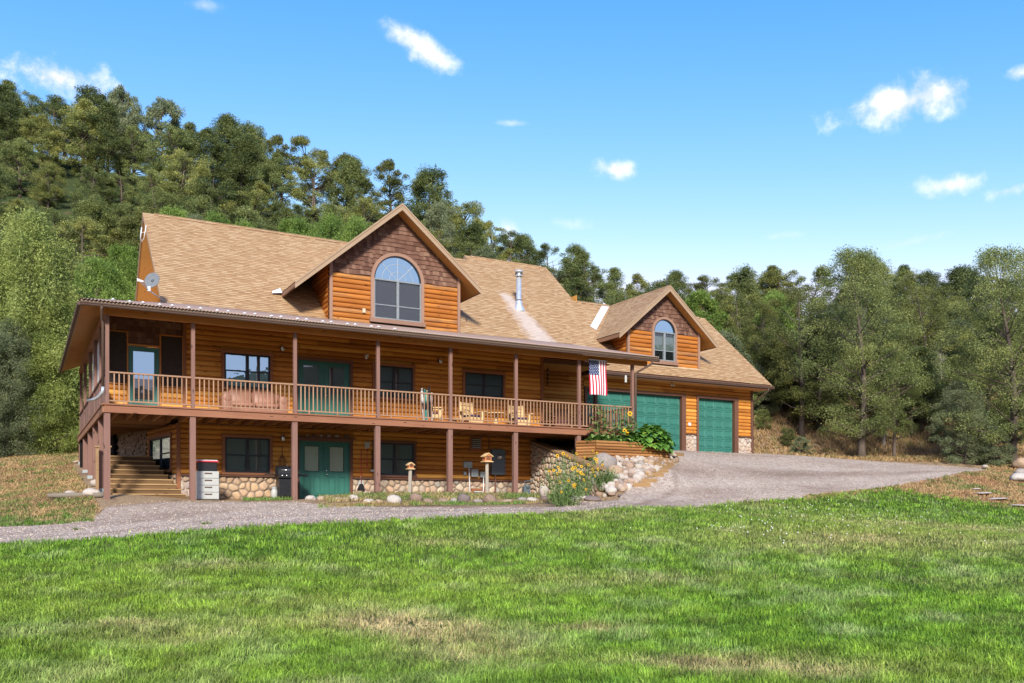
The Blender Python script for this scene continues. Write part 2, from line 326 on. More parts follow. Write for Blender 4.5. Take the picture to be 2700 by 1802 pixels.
# ------------------------------------------------------------------ mesh builder
ORG = {}
def tag(o, label=None, cat=None, group=None, kind=None):
    if label: o['label'] = label
    if cat: o['category'] = cat
    if group: o['group'] = group
    if kind: o['kind'] = kind
    return o
def thing(name, loc, label, cat, group=None):
    o = bpy.data.objects.new(name, None); COL.objects.link(o); o.location = loc; o.empty_display_size = .1
    ORG[o.name] = Vector(loc); return tag(o, label, cat, group)
class MB:
    def __init__(s): s.v = []; s.f = []; s.uv = {}; s.mi = {}
    def add(s, vs, fs):
        b = len(s.v); s.v += [tuple(x) for x in vs]; s.f += [tuple(b+i for i in f) for f in fs]; return s
    def box(s, x0, x1, y0, y1, z0, z1):
        return s.add([(x0,y0,z0),(x1,y0,z0),(x1,y1,z0),(x0,y1,z0),(x0,y0,z1),(x1,y0,z1),(x1,y1,z1),(x0,y1,z1)],
                     [(0,3,2,1),(4,5,6,7),(0,1,5,4),(1,2,6,5),(2,3,7,6),(3,0,4,7)])
    def bar(s, a, b, w, h, up=(0,0,1)):
        a, b = Vector(a), Vector(b); d = (b-a).normalized(); up = Vector(up)
        if abs(d.dot(up)) > .99: up = Vector((0,1,0))
        r = d.cross(up).normalized(); u = r.cross(d).normalized()
        vs = []
        for p in (a, b):
            for sx, sz in ((-1,-1),(1,-1),(1,1),(-1,1)): vs.append(p+r*sx*w/2+u*sz*h/2)
        return s.add(vs, [(0,1,2,3),(7,6,5,4),(0,4,5,1),(1,5,6,2),(2,6,7,3),(3,7,4,0)])
    def tube(s, pts, rad, n=8, cap=True):
        pts = [Vector(p) for p in pts]; rads = rad if isinstance(rad, (list, tuple)) else [rad]*len(pts)
        vs = []; up = Vector((.13,.21,1)).normalized(); r0 = None
        for i, p in enumerate(pts):
            d = (pts[min(i+1,len(pts)-1)]-pts[max(i-1,0)]).normalized()
            if r0 is None: r0 = d.cross(up if abs(d.dot(up)) < .95 else Vector((1,0,0))).normalized()
            r = (r0-d*r0.dot(d)).normalized(); r0 = r; u = r.cross(d)
            for k in range(n):
                a = 2*math.pi*k/n; vs.append(p+(r*math.cos(a)+u*math.sin(a))*rads[i])
        fs = []
        for i in range(len(pts)-1):
            for k in range(n): fs.append((i*n+k, i*n+(k+1)%n, (i+1)*n+(k+1)%n, (i+1)*n+k))
        if cap: fs += [tuple(range(n))[::-1], tuple((len(pts)-1)*n+k for k in range(n))]
        return s.add(vs, fs)
    def lathe(s, c, prof, n=20, axis='Z'):
        vs = []
        for r, h in prof:
            for k in range(n):
                a = 2*math.pi*k/n; x, y = r*math.cos(a), r*math.sin(a)
                vs.append({'Z':(c[0]+x,c[1]+y,c[2]+h),'Y':(c[0]+x,c[1]+h,c[2]+y),'X':(c[0]+h,c[1]+x,c[2]+y)}[axis])
        fs = [(i*n+k, i*n+(k+1)%n, (i+1)*n+(k+1)%n, (i+1)*n+k) for i in range(len(prof)-1) for k in range(n)]
        fs += [tuple(range(n))[::-1], tuple((len(prof)-1)*n+k for k in range(n))]
        return s.add(vs, fs)
    def prism(s, poly, off):
        """polygon (list of 3d points) extruded by vector off"""
        n = len(poly); o = Vector(off); vs = [Vector(p) for p in poly]+[Vector(p)+o for p in poly]
        return s.add(vs, [tuple(range(n)), tuple(range(2*n-1, n-1, -1))]+[(i, i+n, (i+1)%n+n, (i+1)%n) for i in range(n)])
    def ball(s, c, r, n=10, m=6, sc=(1,1,1)):
        vs = [(c[0], c[1], c[2]-r*sc[2])]
        for i in range(1, m):
            t = -math.pi/2+math.pi*i/m
            for k in range(n):
                a = 2*math.pi*k/n; vs.append((c[0]+r*sc[0]*math.cos(t)*math.cos(a), c[1]+r*sc[1]*math.cos(t)*math.sin(a), c[2]+r*sc[2]*math.sin(t)))
        vs.append((c[0], c[1], c[2]+r*sc[2])); L = len(vs)-1
        fs = [(0, 1+(k+1)%n, 1+k) for k in range(n)]
        for i in range(m-2):
            for k in range(n): fs.append((1+i*n+k, 1+i*n+(k+1)%n, 1+(i+1)*n+(k+1)%n, 1+(i+1)*n+k))
        fs += [(L, 1+(m-2)*n+k, 1+(m-2)*n+(k+1)%n) for k in range(n)]
        return s.add(vs, fs)
    def build(s, name, mat, parent=None, smooth=False, bevel=0, uvf=None):
        me = bpy.data.meshes.new(name); o0 = Vector((0,0,0))
        if parent is not None: o0 = ORG[parent.name]
        me.from_pydata([(x-o0.x, y-o0.y, z-o0.z) for x, y, z in s.v], [], s.f)
        o = bpy.data.objects.new(name, me); COL.objects.link(o)
        if mat: me.materials.append(mat)
        if parent is not None: o.parent = parent
        ORG[o.name] = o0
        if smooth: me.polygons.foreach_set('use_smooth', [True]*len(me.polygons))
        if uvf:
            ul = me.uv_layers.new(name='UVMap')
            for p in me.polygons:
                for li in p.loop_indices:
                    vi = me.loops[li].vertex_index; ul.data[li].uv = uvf(s.v[vi])
        if bevel:
            b = o.modifiers.new('bevel', 'BEVEL'); b.width = bevel; b.segments = 2; b.limit_method = 'ANGLE'
        return o
# ------------------------------------------------------------------ terrain height
def tps_fit(P):
    P = np.array(P, float); n = len(P); xy = P[:, :2]/10; z = P[:, 2]
    r = np.linalg.norm(xy[:, None]-xy[None], axis=2); K = np.where(r > 0, r*r*np.log(r+1e-12), 0)+np.eye(n)*.02
    A = np.zeros((n+3, n+3)); A[:n, :n] = K; A[:n, n] = 1; A[:n, n+1:] = xy; A[n, :n] = 1; A[n+1:, :n] = xy.T
    return xy, np.linalg.solve(A, np.r_[z, 0, 0, 0])
def tps_eval(fit, X, Y):
    xy, w = fit; n = len(xy); q = np.stack([np.ravel(X), np.ravel(Y)], 1)/10; out = np.zeros(len(q))
    for i in range(0, len(q), 20000):
        b = q[i:i+20000]; r = np.linalg.norm(b[:, None]-xy[None], axis=2)
        out[i:i+20000] = np.where(r > 0, r*r*np.log(r+1e-12), 0)@w[:n]+w[n]+b@w[n+1:]
    return out.reshape(np.shape(X))
def gp(u, v, d):                       # a surveyed ground point: bearing, drop below eye level and distance
    a = (u-1350)/F0
    return (d*(math.sin(YAW)+a*math.cos(YAW)), d*(math.cos(YAW)-a*math.sin(YAW)), d*(Y0-v)/F0)
SH = [gp(u, 1802, 8.5) for u in (-700, 0, 700, 1350, 2000, 2700, 3400)]+[gp(u, 1600, 13) for u in (-500, 300, 1200, 2100)]+\
     [gp(2700, 1560, 14.5), gp(3300, 1560, 14.5), gp(200, 1500, 17.2), gp(1000, 1490, 17.2), gp(1800, 1460, 18.5), gp(2500, 1420, 21),
      gp(-600, 1460, 18.5), gp(0, 1446, 19.5), gp(345, 1425, 20), gp(690, 1399, 20.5), gp(1034, 1383, 21.5), gp(1379, 1364, 24), gp(1724, 1347, 28),
      gp(2069, 1324, 33), gp(2356, 1293, 38), gp(2600, 1262, 41), gp(100, 1400, 22.6), gp(500, 1375, 23.5), gp(900, 1360, 24), gp(1250, 1340, 25.5),
      gp(1500, 1328, 27.5), (0, -4, -1.9), (-8, 0, -1.9), (9, -2, -1.9), (-20, 10, -1.6), (25, 5, -1.5), (40, 18, -.6)]
LEFT = [(2.2, 28.6, .34), (4.6, 28.6, .33), (7.8, 28.6, .36), (10.6, 28.4, .52), (13.3, 28.4, .55), (16, 28.4, .52), (18, 28.3, .5), (18, 31, .5),
        (8, 31.4, .36), (4.6, 30.5, .35), (2, 31.2, .62), (2, 33.7, 1.0), (2, 36.3, 1.2), (2, 39.7, 1.55), (2, 42.4, 2.0),
        gp(0, 1380, 24), gp(-500, 1390, 23), gp(0, 1290, 33), gp(200, 1300, 30.5), gp(0, 1200, 45), gp(-500, 1210, 44), gp(230, 1200, 45),
        (8, 36, 1.0), (14, 36, 1.0), (18, 36, 1.0), (10, 46, 2.6), (18, 46, 3), (6, 52, 3.4), (18, 26, .36), (8, 26.2, .12), (13, 26, .16)]
RIGHT = [(18.4, 31.5, 2.55), (18.4, 30, 2.1), (18.4, 28.2, 1.62), (18.5, 27.0, .92), (18.4, 26.0, .42), (20, 28.2, 1.95), (22, 28.2, 2.02), (22.5, 27.2, 1.55),
         gp(1600, 1308, 29.3), (21, 26.4, 1.2), (22, 31, 2.7), (22, 34, 2.85), (25, 34, 2.85), (29, 34, 2.85), (33, 34, 2.85), (23, 29.5, 2.45),
         gp(1800, 1270, 34.8), gp(2100, 1252, 39), gp(1600, 1300, 30.3), gp(2300, 1221, 47), gp(2586, 1240, 45), gp(2100, 1206, 47.5),
         (36, 36, 2.8), (25, 42, 3), (33, 42, 3.1), (25, 50, 4), (45, 38, 2.2), (60, 40, 2.6), gp(2700, 1232, 46), gp(2300, 1195, 55), gp(2700, 1195, 58), (30, 30.5, 2.1)]
FL, FR = tps_fit(SH+LEFT), tps_fit(SH+RIGHT)
RIDGE = [(-1500, 330, 95), (-500, 335, 95), (0, 372, 95), (400, 440, 94), (800, 545, 92), (1000, 600, 90), (1200, 690, 86), (1400, 765, 82), (1600, 825, 78),
         (1900, 850, 74), (2300, 850, 72), (2700, 870, 72), (3600, 880, 74), (5200, 860, 80)]
def height(X, Y):
    X = np.asarray(X, float); Y = np.asarray(Y, float)
    b = np.clip((X-18.08)/.3, 0, 1); b = b*b*(3-2*b)
    zz = tps_eval(FL, X, Y)*(1-b)+tps_eval(FR, X, Y)*b
    d = X*math.sin(YAW)+Y*math.cos(YAW); a = X*math.cos(YAW)-Y*math.sin(YAW)
    u = 1350+F0*a/np.maximum(d, 5)
    ru = [r[0] for r in RIDGE]
    tv = np.interp(u, ru, [(Y0-r[1])/F0 for r in RIDGE]); D = np.interp(u, ru, [r[2] for r in RIDGE])
    rr = np.hypot(X, Y)/np.maximum(np.hypot(1, (u-1350)/F0), 1)
    d = np.where(d > 5, d, 5)
    base = 2.9+.02*(d-45); zr = tv*D
    k = np.clip((d-50)/(D-50), 0, 1.0); k2 = k*.75+.25*k*k*(3-2*k)
    hill = base+(zr-base)*k2-np.clip(d-D, 0, 400)*.08
    w = np.clip((d-44)/10, 0, 1); w = w*w*(3-2*w)
    zz = np.clip(zz, -2.6, 4.2)
    # land across the valley, behind the viewer
    db = -(X*math.sin(YAW)*0+Y); hb = np.clip((db-90)/170, 0, 1); hb = hb*hb*(3-2*hb)
    back = hb*(26+14*np.sin(X/130.+.6)+.17*X)
    far = zz*(1-w)+hill*w
    return far+np.where(Y < -60, np.maximum(back, 0), 0)
def hz(x, y): return float(height(np.array([x]), np.array([y]))[0])

# ------------------------------------------------------------------ the house
YD, YW, YG = 28.85, 31.5, 34.2
RM, RC = .85, -22.0
def rz(y): return RM*y+RC
house = thing('log_house', (10, 31.5, .37), 'two storey log sided house with a wraparound porch, tan shingle roof and green doors', 'house')
def siding(mb, a0, a1, z0, z1, pos, out=-1, axis='X', holes=(), pitch=.175, clip=None, bul=.05):
    n = max(1, round((z1-z0)/pitch)); p = (z1-z0)/n; K = 7
    for i in range(n):
        zb, zt = z0+i*p, z0+(i+1)*p; lo, hi = a0, a1
        if clip:
            lo, hi = clip((zb+zt)/2)
            if hi-lo < .05: continue
        segs = [(lo, hi)]
        for (h0, h1, hz0, hz1) in holes:
            if min(zt, hz1)-max(zb, hz0) > .35*p:
                ns = []
                for s0, s1 in segs:
                    if h1 <= s0 or h0 >= s1: ns.append((s0, s1)); continue
                    if h0 > s0: ns.append((s0, h0))
                    if h1 < s1: ns.append((h1, s1))
                segs = ns
        for s0, s1 in segs:
            cuts = [s0]; 
            while True:
                c = cuts[-1]+rng.uniform(2.2, 4.8)
                if c > s1-.8: break
                cuts.append(c)
            cuts.append(s1)
            for c0, c1 in zip(cuts[:-1], cuts[1:]):
                vs = []; dz = rng.uniform(-.003, .003)
                for k in range(K+1):
                    s = k/K; d = bul*1.12*math.sqrt(max(0, 1-(2*s-1)**2))*out; z = zb+s*p
                    for c in (c0, c1-.007): vs.append((c, pos+d+dz, z) if axis == 'X' else (pos+d+dz, c, z))
                fs = [(2*k, 2*k+1, 2*k+3, 2*k+2) for k in range(K)]
                mb.add(vs, fs)
def stones(mb, poly, to3, size=.3, depth=.06, gap=.02, seed=1, bias=(1, 1)):
    """voronoi field stones clipped to a convex polygon (2d, ccw); to3(u,v,d) lifts to 3d"""
    r = random.Random(seed); us = [p[0] for p in poly]; vs_ = [p[1] for p in poly]; sx, sy = size*bias[0], size*bias[1]
    pts = []; j = 0; v = min(vs_)-sy
    while v < max(vs_)+sy:
        u = min(us)-sx+(j % 2)*sx/2
        while u < max(us)+sx:
            pts.append((u+r.uniform(-.36, .36)*sx, v+r.uniform(-.36, .36)*sy)); u += sx
        v += sy*.87; j += 1
    def clip(P, nx, ny, c):
        o = []
        for i in range(len(P)):
            a, b = P[i], P[(i+1) % len(P)]; da, db = a[0]*nx+a[1]*ny-c, b[0]*nx+b[1]*ny-c
            if da <= 0: o.append(a)
            if da*db < 0: t = da/(da-db); o.append((a[0]+(b[0]-a[0])*t, a[1]+(b[1]-a[1])*t))
        return o
    for p in pts:
        P = [(p[0]-sx*1.2, p[1]-sy*1.2), (p[0]+sx*1.2, p[1]-sy*1.2), (p[0]+sx*1.2, p[1]+sy*1.2), (p[0]-sx*1.2, p[1]+sy*1.2)]
        for q in pts:
            if q is p or abs(q[0]-p[0]) > 2.4*sx or abs(q[1]-p[1]) > 2.4*sy: continue
            nx, ny = q[0]-p[0], q[1]-p[1]; L = math.hypot(nx, ny); nx /= L; ny /= L
            P = clip(P, nx, ny, p[0]*nx+p[1]*ny+L/2-gap)
            if len(P) < 3: break
        for i in range(len(poly)):
            if len(P) < 3: break
            a, b = poly[i], poly[(i+1) % len(poly)]; nx, ny = b[1]-a[1], a[0]-b[0]; L = math.hypot(nx, ny); nx /= L; ny /= L
            P = clip(P, nx, ny, a[0]*nx+a[1]*ny-.004)
        if len(P) < 3: continue
        ar = abs(sum(P[i][0]*P[(i+1) % len(P)][1]-P[(i+1) % len(P)][0]*P[i][1] for i in range(len(P))))/2
        if ar < size*size*.08: continue
        for _ in range(2):
            Q = []
            for i in range(len(P)):
                a, b = P[i], P[(i+1) % len(P)]
                Q += [(a[0]*.78+b[0]*.22, a[1]*.78+b[1]*.22), (a[0]*.22+b[0]*.78, a[1]*.22+b[1]*.78)]
            P = Q
        cx = sum(q[0] for q in P)/len(P); cy = sum(q[1] for q in P)/len(P); n = len(P); dd = depth*r.uniform(.7, 1.2)
        V = []
        for f, h in ((1, 0), (.93, .55), (.72, .88), (.4, 1.0)):
            V += [to3(cx+(q[0]-cx)*f, cy+(q[1]-cy)*f, dd*h) for q in P]
        F = [(k*n+i, k*n+(i+1) % n, (k+1)*n+(i+1) % n, (k+1)*n+i) for k in range(3) for i in range(n)]+[tuple(3*n+i for i in range(n))]
        mb.add(V, F)

def window(x0, x1, z0, z1, pos, frame='blackframe', pane='glass_dark', blind=None, blind_top=1.0, trim='trim_light', tw=.095, name='window', sill=True, split=True):
    f = MB(); b = .05; ya, yb = pos-.085, pos+.01
    f.box(x0, x1, ya, yb, z0, z0+b).box(x0, x1, ya, yb, z1-b, z1).box(x0, x0+b, ya, yb, z0+b, z1-b).box(x1-b, x1, ya, yb, z0+b, z1-b)
    xm = (x0+x1)/2
    if split: f.box(xm-.05, xm+.05, ya-.004, yb, z0+b, z1-b)
    zm = (z0+z1)/2
    units = [(x0+b, xm-.05), (xm+.05, x1-b)] if split else [(x0+b, x1-b)]
    for a, c in units:
        f.box(a, c, pos-.065, pos-.02, zm-.022, zm+.022)
        for q in (a, c-.02): f.box(q, q+.02, pos-.062, pos-.02, z0+b, zm-.022)
        f.box(a, c, pos-.062, pos-.02, z0+b, z0+b+.025)
    w = f.build(name, M[frame], house)
    for a, c in units:
        MB().box(a, c, pos-.04, pos-.036, z0+b, z1-b).build('pane', M[pane], w)
    if blind:
        s = MB(); zt = z1-b; zb = z1-b-(z1-z0-2*b)*blind_top; z = zt
        while z > zb:
            s.add([(x0+b, pos+.0, z), (x1-b, pos+.0, z), (x1-b, pos+.018, z-.042), (x0+b, pos+.018, z-.042)], [(0, 1, 2, 3)]); z -= .038
        s.build('blind', M[blind], w)
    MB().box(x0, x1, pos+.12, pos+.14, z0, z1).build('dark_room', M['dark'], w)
    if trim:
        t = MB(); y0, y1 = pos-.11, pos-.0
        t.box(x0-tw, x0-.002, y0, y1, z0-.0, z1).box(x1+.002, x1+tw, y0, y1, z0-.0, z1).box(x0-tw-.02, x1+tw+.02, y0-.012, y1, z1+.001, z1+tw)
        if sill: t.box(x0-tw-.02, x1+tw+.02, y0-.03, y1, z0-.07, z0-.001)
        t.build('trim', M[trim], w)
    return w
def panel_door(mb, x0, x1, z0, z1, pos, glass_box, panels):
    """slab with raised rectangular mouldings"""
    gx0, gx1, gz0, gz1 = glass_box
    mb.box(x0, x1, pos-.03, pos+.02, z0, gz0).box(x0, x1, pos-.03, pos+.02, gz1, z1)
    mb.box(x0, gx0, pos-.03, pos+.02, gz0, gz1).box(gx1, x1, pos-.03, pos+.02, gz0, gz1)
    for a, b in ((gx0-.03, gx0), (gx1, gx1+.03)): mb.box(a, b, pos-.045, pos-.031, gz0-.03, gz1+.03)
    mb.box(gx0, gx1, pos-.045, pos-.031, gz0-.03, gz0).box(gx0, gx1, pos-.045, pos-.031, gz1, gz1+.03)
    for (a, b, c, d) in panels:
        for q in ((a, b, c, c+.02), (a, b, d-.02, d), (a, a+.02, c+.02, d-.02), (b-.02, b, c+.02, d-.02)): mb.box(q[0], q[1], pos-.056, pos-.031, q[2], q[3])
        mb.box(a+.05, b-.05, pos-.05, pos-.031, c+.05, d-.05)
def french(x0, x1, z0, z1, pos, pane, blind=None):
    fr = MB(); fr.box(x0, x0+.035, pos-.06, pos+.02, z0, z1).box(x1-.035, x1, pos-.06, pos+.02, z0, z1).box(x0+.035, x1-.035, pos-.06, pos+.02, z1-.035, z1)
    w = fr.build('double_door', M['green'], house)
    xm = (x0+x1)/2
    for a, b, k in ((x0+.037, xm-.006, 0), (xm+.006, x1-.037, 1)):
        d = MB(); W = b-a; g = (a+.17, b-.19 if k == 0 else b-.17, z0+1.02, z1-.17)
        if k: g = (a+.19, b-.17, z0+1.02, z1-.17)
        pw = (W-.36)/2
        panel_door(d, a, b, z0+.01, z1-.037, pos, g, [(a+.13, a+.13+pw, z0+.17, z0+.85), (b-.13-pw, b-.13, z0+.17, z0+.85)])
        leaf = d.build('door_leaf', M['green'], w)
        MB().box(g[0], g[1], pos-.012, pos-.008, g[2], g[3]).build('pane', M[pane], w)
        if blind:
            s = MB(); z = g[3]-.02
            while z > g[2]+.03:
                s.add([(g[0]+.015, pos+.0, z), (g[1]-.015, pos+.0, z), (g[1]-.015, pos+.012, z-.034), (g[0]+.015, pos+.012, z-.034)], [(0, 1, 2, 3)]); z -= .032
            s.box(g[0]+.01, g[1]-.01, pos-.004, pos+.015, g[2]+.02, g[2]+.045)
            s.build('blind', M['blindw'], w)
        else: pass
    MB().box(xm-.02, xm+.02, pos-.055, pos-.031, z0+.01, z1-.04).build('astragal', M['green'], w)
    kb = MB().lathe((xm+.075, pos-.03, z0+.92), [(.026, -.001), (.026, -.012), (.012, -.02), (.012, -.05), (.028, -.06), (.028, -.085), (.01, -.095)], 12, 'Y')
    kb.lathe((xm+.075, pos-.03, z0+1.06), [(.026, 0), (.026, -.02), (.016, -.03)], 12, 'Y').build('door_knob', M['steel'], w, smooth=True)
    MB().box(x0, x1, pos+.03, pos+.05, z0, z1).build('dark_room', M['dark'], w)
    t = MB(); t.box(x0-.11, x0-.002, pos-.11, pos, z0, z1).box(x1+.002, x1+.11, pos-.11, pos, z0, z1).box(x0-.13, x1+.13, pos-.12, pos, z1+.001, z1+.11)
    t.build('trim', M['trim'], w)
    return w

# --- lower storey
hl = [(6.05-.09, 7.56+.09, 1.22, 2.6), (8.59-.1, 10.44+.1, .3, 2.58), (11.42-.09, 12.94+.09, 1.22, 2.6), (15.28, 15.82, 2.36, 2.90)]
s = MB(); siding(s, 4.62, 18.26, 1.225, 3.1, YW, holes=hl); s.build('lower_log_wall', M['log'], house)
MB().box(4.50, 4.62, YW-.09, YW+.04, .35, 2.92).build('corner_board', M['trim_light'], house)
MB().box(4.62, 8.48, YW-.15, YW+.02, 1.165, 1.222).box(10.56, 18.2, YW-.15, YW+.02, 1.165, 1.222).build('stone_cap_ledge', M['trim'], house)
def plx(y): return lambda u, v, d: (u, y-d, v)
for k, (a, b, sd_, mt, mo) in enumerate(((4.62, 5.5, 3, 'cobble_tan', 'mortar_light'), (5.5, 8.47, 4, 'cobble_warm', 'mortar'), (10.56, 18.24, 5, 'cobble', 'mortar'))):
    s = MB(); stones(s, [(a, .15), (b, .15), (b, 1.163), (a, 1.163)], plx(YW-.04), .27, .06, .014, sd_)
    st = s.build('stone_base', M[mt], house, smooth=True)
    MB().box(a, b, YW-.05, YW+.02, .1, 1.163).build('mortar_bed', M[mo], st)
w = window(6.05, 7.56, 1.305, 2.50, YW, pane='glass_blind', blind='blind', trim='trim_light')
w = window(11.42, 12.94, 1.315, 2.51, YW, pane='glass_blind', blind='blind', trim='trim')
french(8.59, 10.44, .385, 2.48, YW, 'glass_blind', 'blindw')
sh = MB().box(8.5, 10.62, YW-.24, YW-.06, 2.60, 2.635)
sh.build('door_shelf', M['trim'], house)
# gable vent, conduit, little wall fittings
def louvre(x0, x1, z0, z1, pos, lab='wall_vent'):
    v = MB(); v.box(x0-.09, x1+.09, pos-.08, pos-.0, z0-.09, z1+.09); r = v.build(lab, M['trim_light'], house)
    s = MB(); n = 5; h = (z1-z0)/n
    for i in range(n): s.add([(x0, pos-.12, z0+i*h), (x1, pos-.12, z0+i*h), (x1, pos-.085, z0+(i+.75)*h), (x0, pos-.085, z0+(i+.75)*h)], [(0, 1, 2, 3)])
    s.build('louvre', M['cabinet'], r)
    MB().box(x0, x1, pos-.084, pos-.081, z0, z1).build('dark_gap', M['dark'], r)
louvre(15.37, 15.73, 2.44, 2.82, YW)
louvre(15.40, 15.82, .52, .78, YW-.1, 'crawl_space_vent')
# --- upper storey front wall and the screened porch
hu = [(6.03-.09, 7.57+.09, 4.12, 5.47), (8.55-.1, 10.44+.1, 3.1, 5.45), (11.4-.09, 12.89+.09, 4.12, 5.46), (15.07-.09, 16.74+.09, 4.38, 5.47)]
s = MB(); siding(s, 4.80, 18.48, 3.16, 6.6, YW, holes=hu); s.build('upper_log_wall', M['log'], house)
MB().box(4.70, 4.80, YW-.08, YW+.05, 3.16, 6.6).build('corner_board', M['trim_light'], house)
MB().box(18.48, 18.6, YW-.08, YW+.06, 2.9, 6.6).build('corner_board', M['trim_light'], house)
window(6.03, 7.57, 4.19, 5.37, YW, pane='glass_mirror', trim='trim_light')
window(11.40, 12.89, 4.19, 5.36, YW, pane='glass_dark', blind=None, trim='trim_light')
window(15.07, 16.74, 4.46, 5.375, YW, pane='glass_dark', trim='trim_light')
french(8.55, 10.44, 3.2, 5.33, YW, 'glass_dark')
for q in ((2.30, 2.98), (4.02, 4.70)):
    s = MB(); siding(s, q[0], q[1], 3.16, 4.08, YW); s.build('screen_porch_half_wall', M['log'], house)
MB().box(2.98, 3.02, YW-.07, YW+.03, 3.16, 5.78).box(3.97, 4.02, YW-.07, YW+.03, 3.16, 5.8).box(4.68, 4.70, YW-.07, YW, 4.1, 5.8).box(2.28, 2.32, YW-.07, YW, 4.1, 5.8)\
    .box(2.3, 2.98, YW-.07, YW, 5.76, 5.80).box(4.02, 4.7, YW-.07, YW, 5.76, 5.80).box(3.02, 3.97, YW-.07, YW, 5.36, 5.41).box(2.3, 2.98, YW-.07, YW, 4.08, 4.11).box(4.02, 4.7, YW-.07, YW, 4.08, 4.11)\
    .build('screen_frame', M['header'], house)
for a, b in ((2.32, 2.98), (4.02, 4.68)): MB().box(a, b, YW-.03, YW-.026, 4.11, 5.76).build('insect_screen', M['screen'], house)
def shakes(mb, x0, x1, z0, z1, pos, inside, exp=.185, wmin=.10, wmax=.19, seed=3):
    r = random.Random(seed); z = z0; row = 0
    while z < z1:
        x = x0-r.uniform(0, .1); lev = 0
        while x < x1:
            wd = r.uniform(wmin, wmax)
            if r.random() < .45: lev = r.choice((0, .02, .038, .05))
            a, b = max(x, x0), min(x+wd, x1); zb = z+lev
            if b-a > .02 and inside((a+b)/2, z+exp*.55):
                zt = z+exp+.06
                mb.add([(a, pos-.045, zb), (b-.006, pos-.045, zb), (b-.006, pos-.012, zt), (a, pos-.012, zt), (a, pos, zb), (b-.006, pos, zb)], [(0, 1, 2, 3), (4, 5, 1, 0)])
            x += wd
        z += exp; row += 1
s = MB(); shakes(s, 2.3, 4.7, 5.42, 6.6, YW, lambda x, z: (z > 5.8 or 2.99 < x < 4.0) and z < 6.055+.39*(x-1.48)-.1, seed=5)
s.build('porch_shake_wall', M['shake'], house)
MB().prism([(2.3, YW+.002, 5.4), (4.7, YW+.002, 5.4), (4.7, YW+.002, 6.62), (3.4, YW+.002, 6.62), (2.3, YW+.002, 6.22)], (0, .028, 0)).build('porch_wall_backing', M['shake'], house)
d = MB(); panel_door(d, 3.025, 3.965, 3.2, 5.34, YW, (3.17, 3.81, 3.62, 5.19), [])
dr = d.build('screen_door', M['green3'], house)
MB().box(3.17, 3.81, YW-.012, YW-.008, 4.30, 5.19).build('pane', M['glass_mirror'], dr)
MB().box(3.17, 3.81, YW-.012, YW-.008, 3.62, 4.27).build('pane', M['glass_dark'], dr)
MB().box(3.17, 3.81, YW-.03, YW-.006, 4.27, 4.30).build('door_rail', M['white'], dr)
MB().box(3.88, 3.90, YW-.08, YW-.03, 4.12, 4.28).box(3.87, 3.91, YW-.035, YW-.03, 4.08, 4.32).build('door_handle', M['black'], dr)
for (x0_, x1_, z0_, z1_, hs_) in ((4.62, 18.26, 1.2, 2.9, [(6.05, 7.56, 1.305, 2.5), (8.59, 10.44, .3, 2.48), (11.42, 12.94, 1.315, 2.51), (15.3, 15.8, 2.4, 2.88)]), (4.8, 18.48, 3.12, 6.6, [(6.03, 7.57, 4.19, 5.37), (8.55, 10.44, 3.1, 5.33), (11.4, 12.89, 4.19, 5.36), (15.07, 16.74, 4.46, 5.375)])):
    b_ = MB(); xs = [x0_]
    for h_ in hs_:
        b_.box(xs[-1], h_[0], YW+.022, YW+.04, z0_, z1_); b_.box(h_[0], h_[1], YW+.022, YW+.04, h_[3], z1_)
        if h_[2] > z0_: b_.box(h_[0], h_[1], YW+.022, YW+.04, z0_, h_[2])
        xs.append(h_[1])
    b_.box(xs[-1], x1_, YW+.022, YW+.04, z0_, z1_); b_.build('wall_sheathing', M['log'], house)
# --- recess and garage wall
gx = [(22.5, 27.95), (29.0, 31.3)]
hg = [(22.5-.15, 27.95+.25, 2.5, 5.62), (29.0-.12, 31.3+.28, 2.5, 5.62), (18.6, 19.42, 2.8, 5.38)]
s = MB(); siding(s, 18.3, 22.35, 3.1, 6.75, YG, holes=hg); siding(s, 22.35, 32.40, 3.74, 6.3, YG, holes=hg); s.build('garage_log_wall', M['log'], house)
for (a, b, sd_) in ((28.22, 28.87, 8), (31.58, 32.42, 9)):
    s = MB(); stones(s, [(a, 2.75), (b, 2.75), (b, 3.69), (a, 3.69)], plx(YG-.04), .23, .055, .013, sd_)
    st = s.build('stone_pier', M['cobble_tan'], house, smooth=True)
    MB().box(a, b, YG-.05, YG+.02, 2.7, 3.69).build('mortar_bed', M['mortar_light'], st)
    MB().box(a, b, YG-.13, YG, 3.692, 3.738).build('pier_cap', M['trim'], st)
MB().box(32.40, 32.51, YG-.09, YG+.1, 2.75, 6.3).build('corner_board', M['trim'], house)
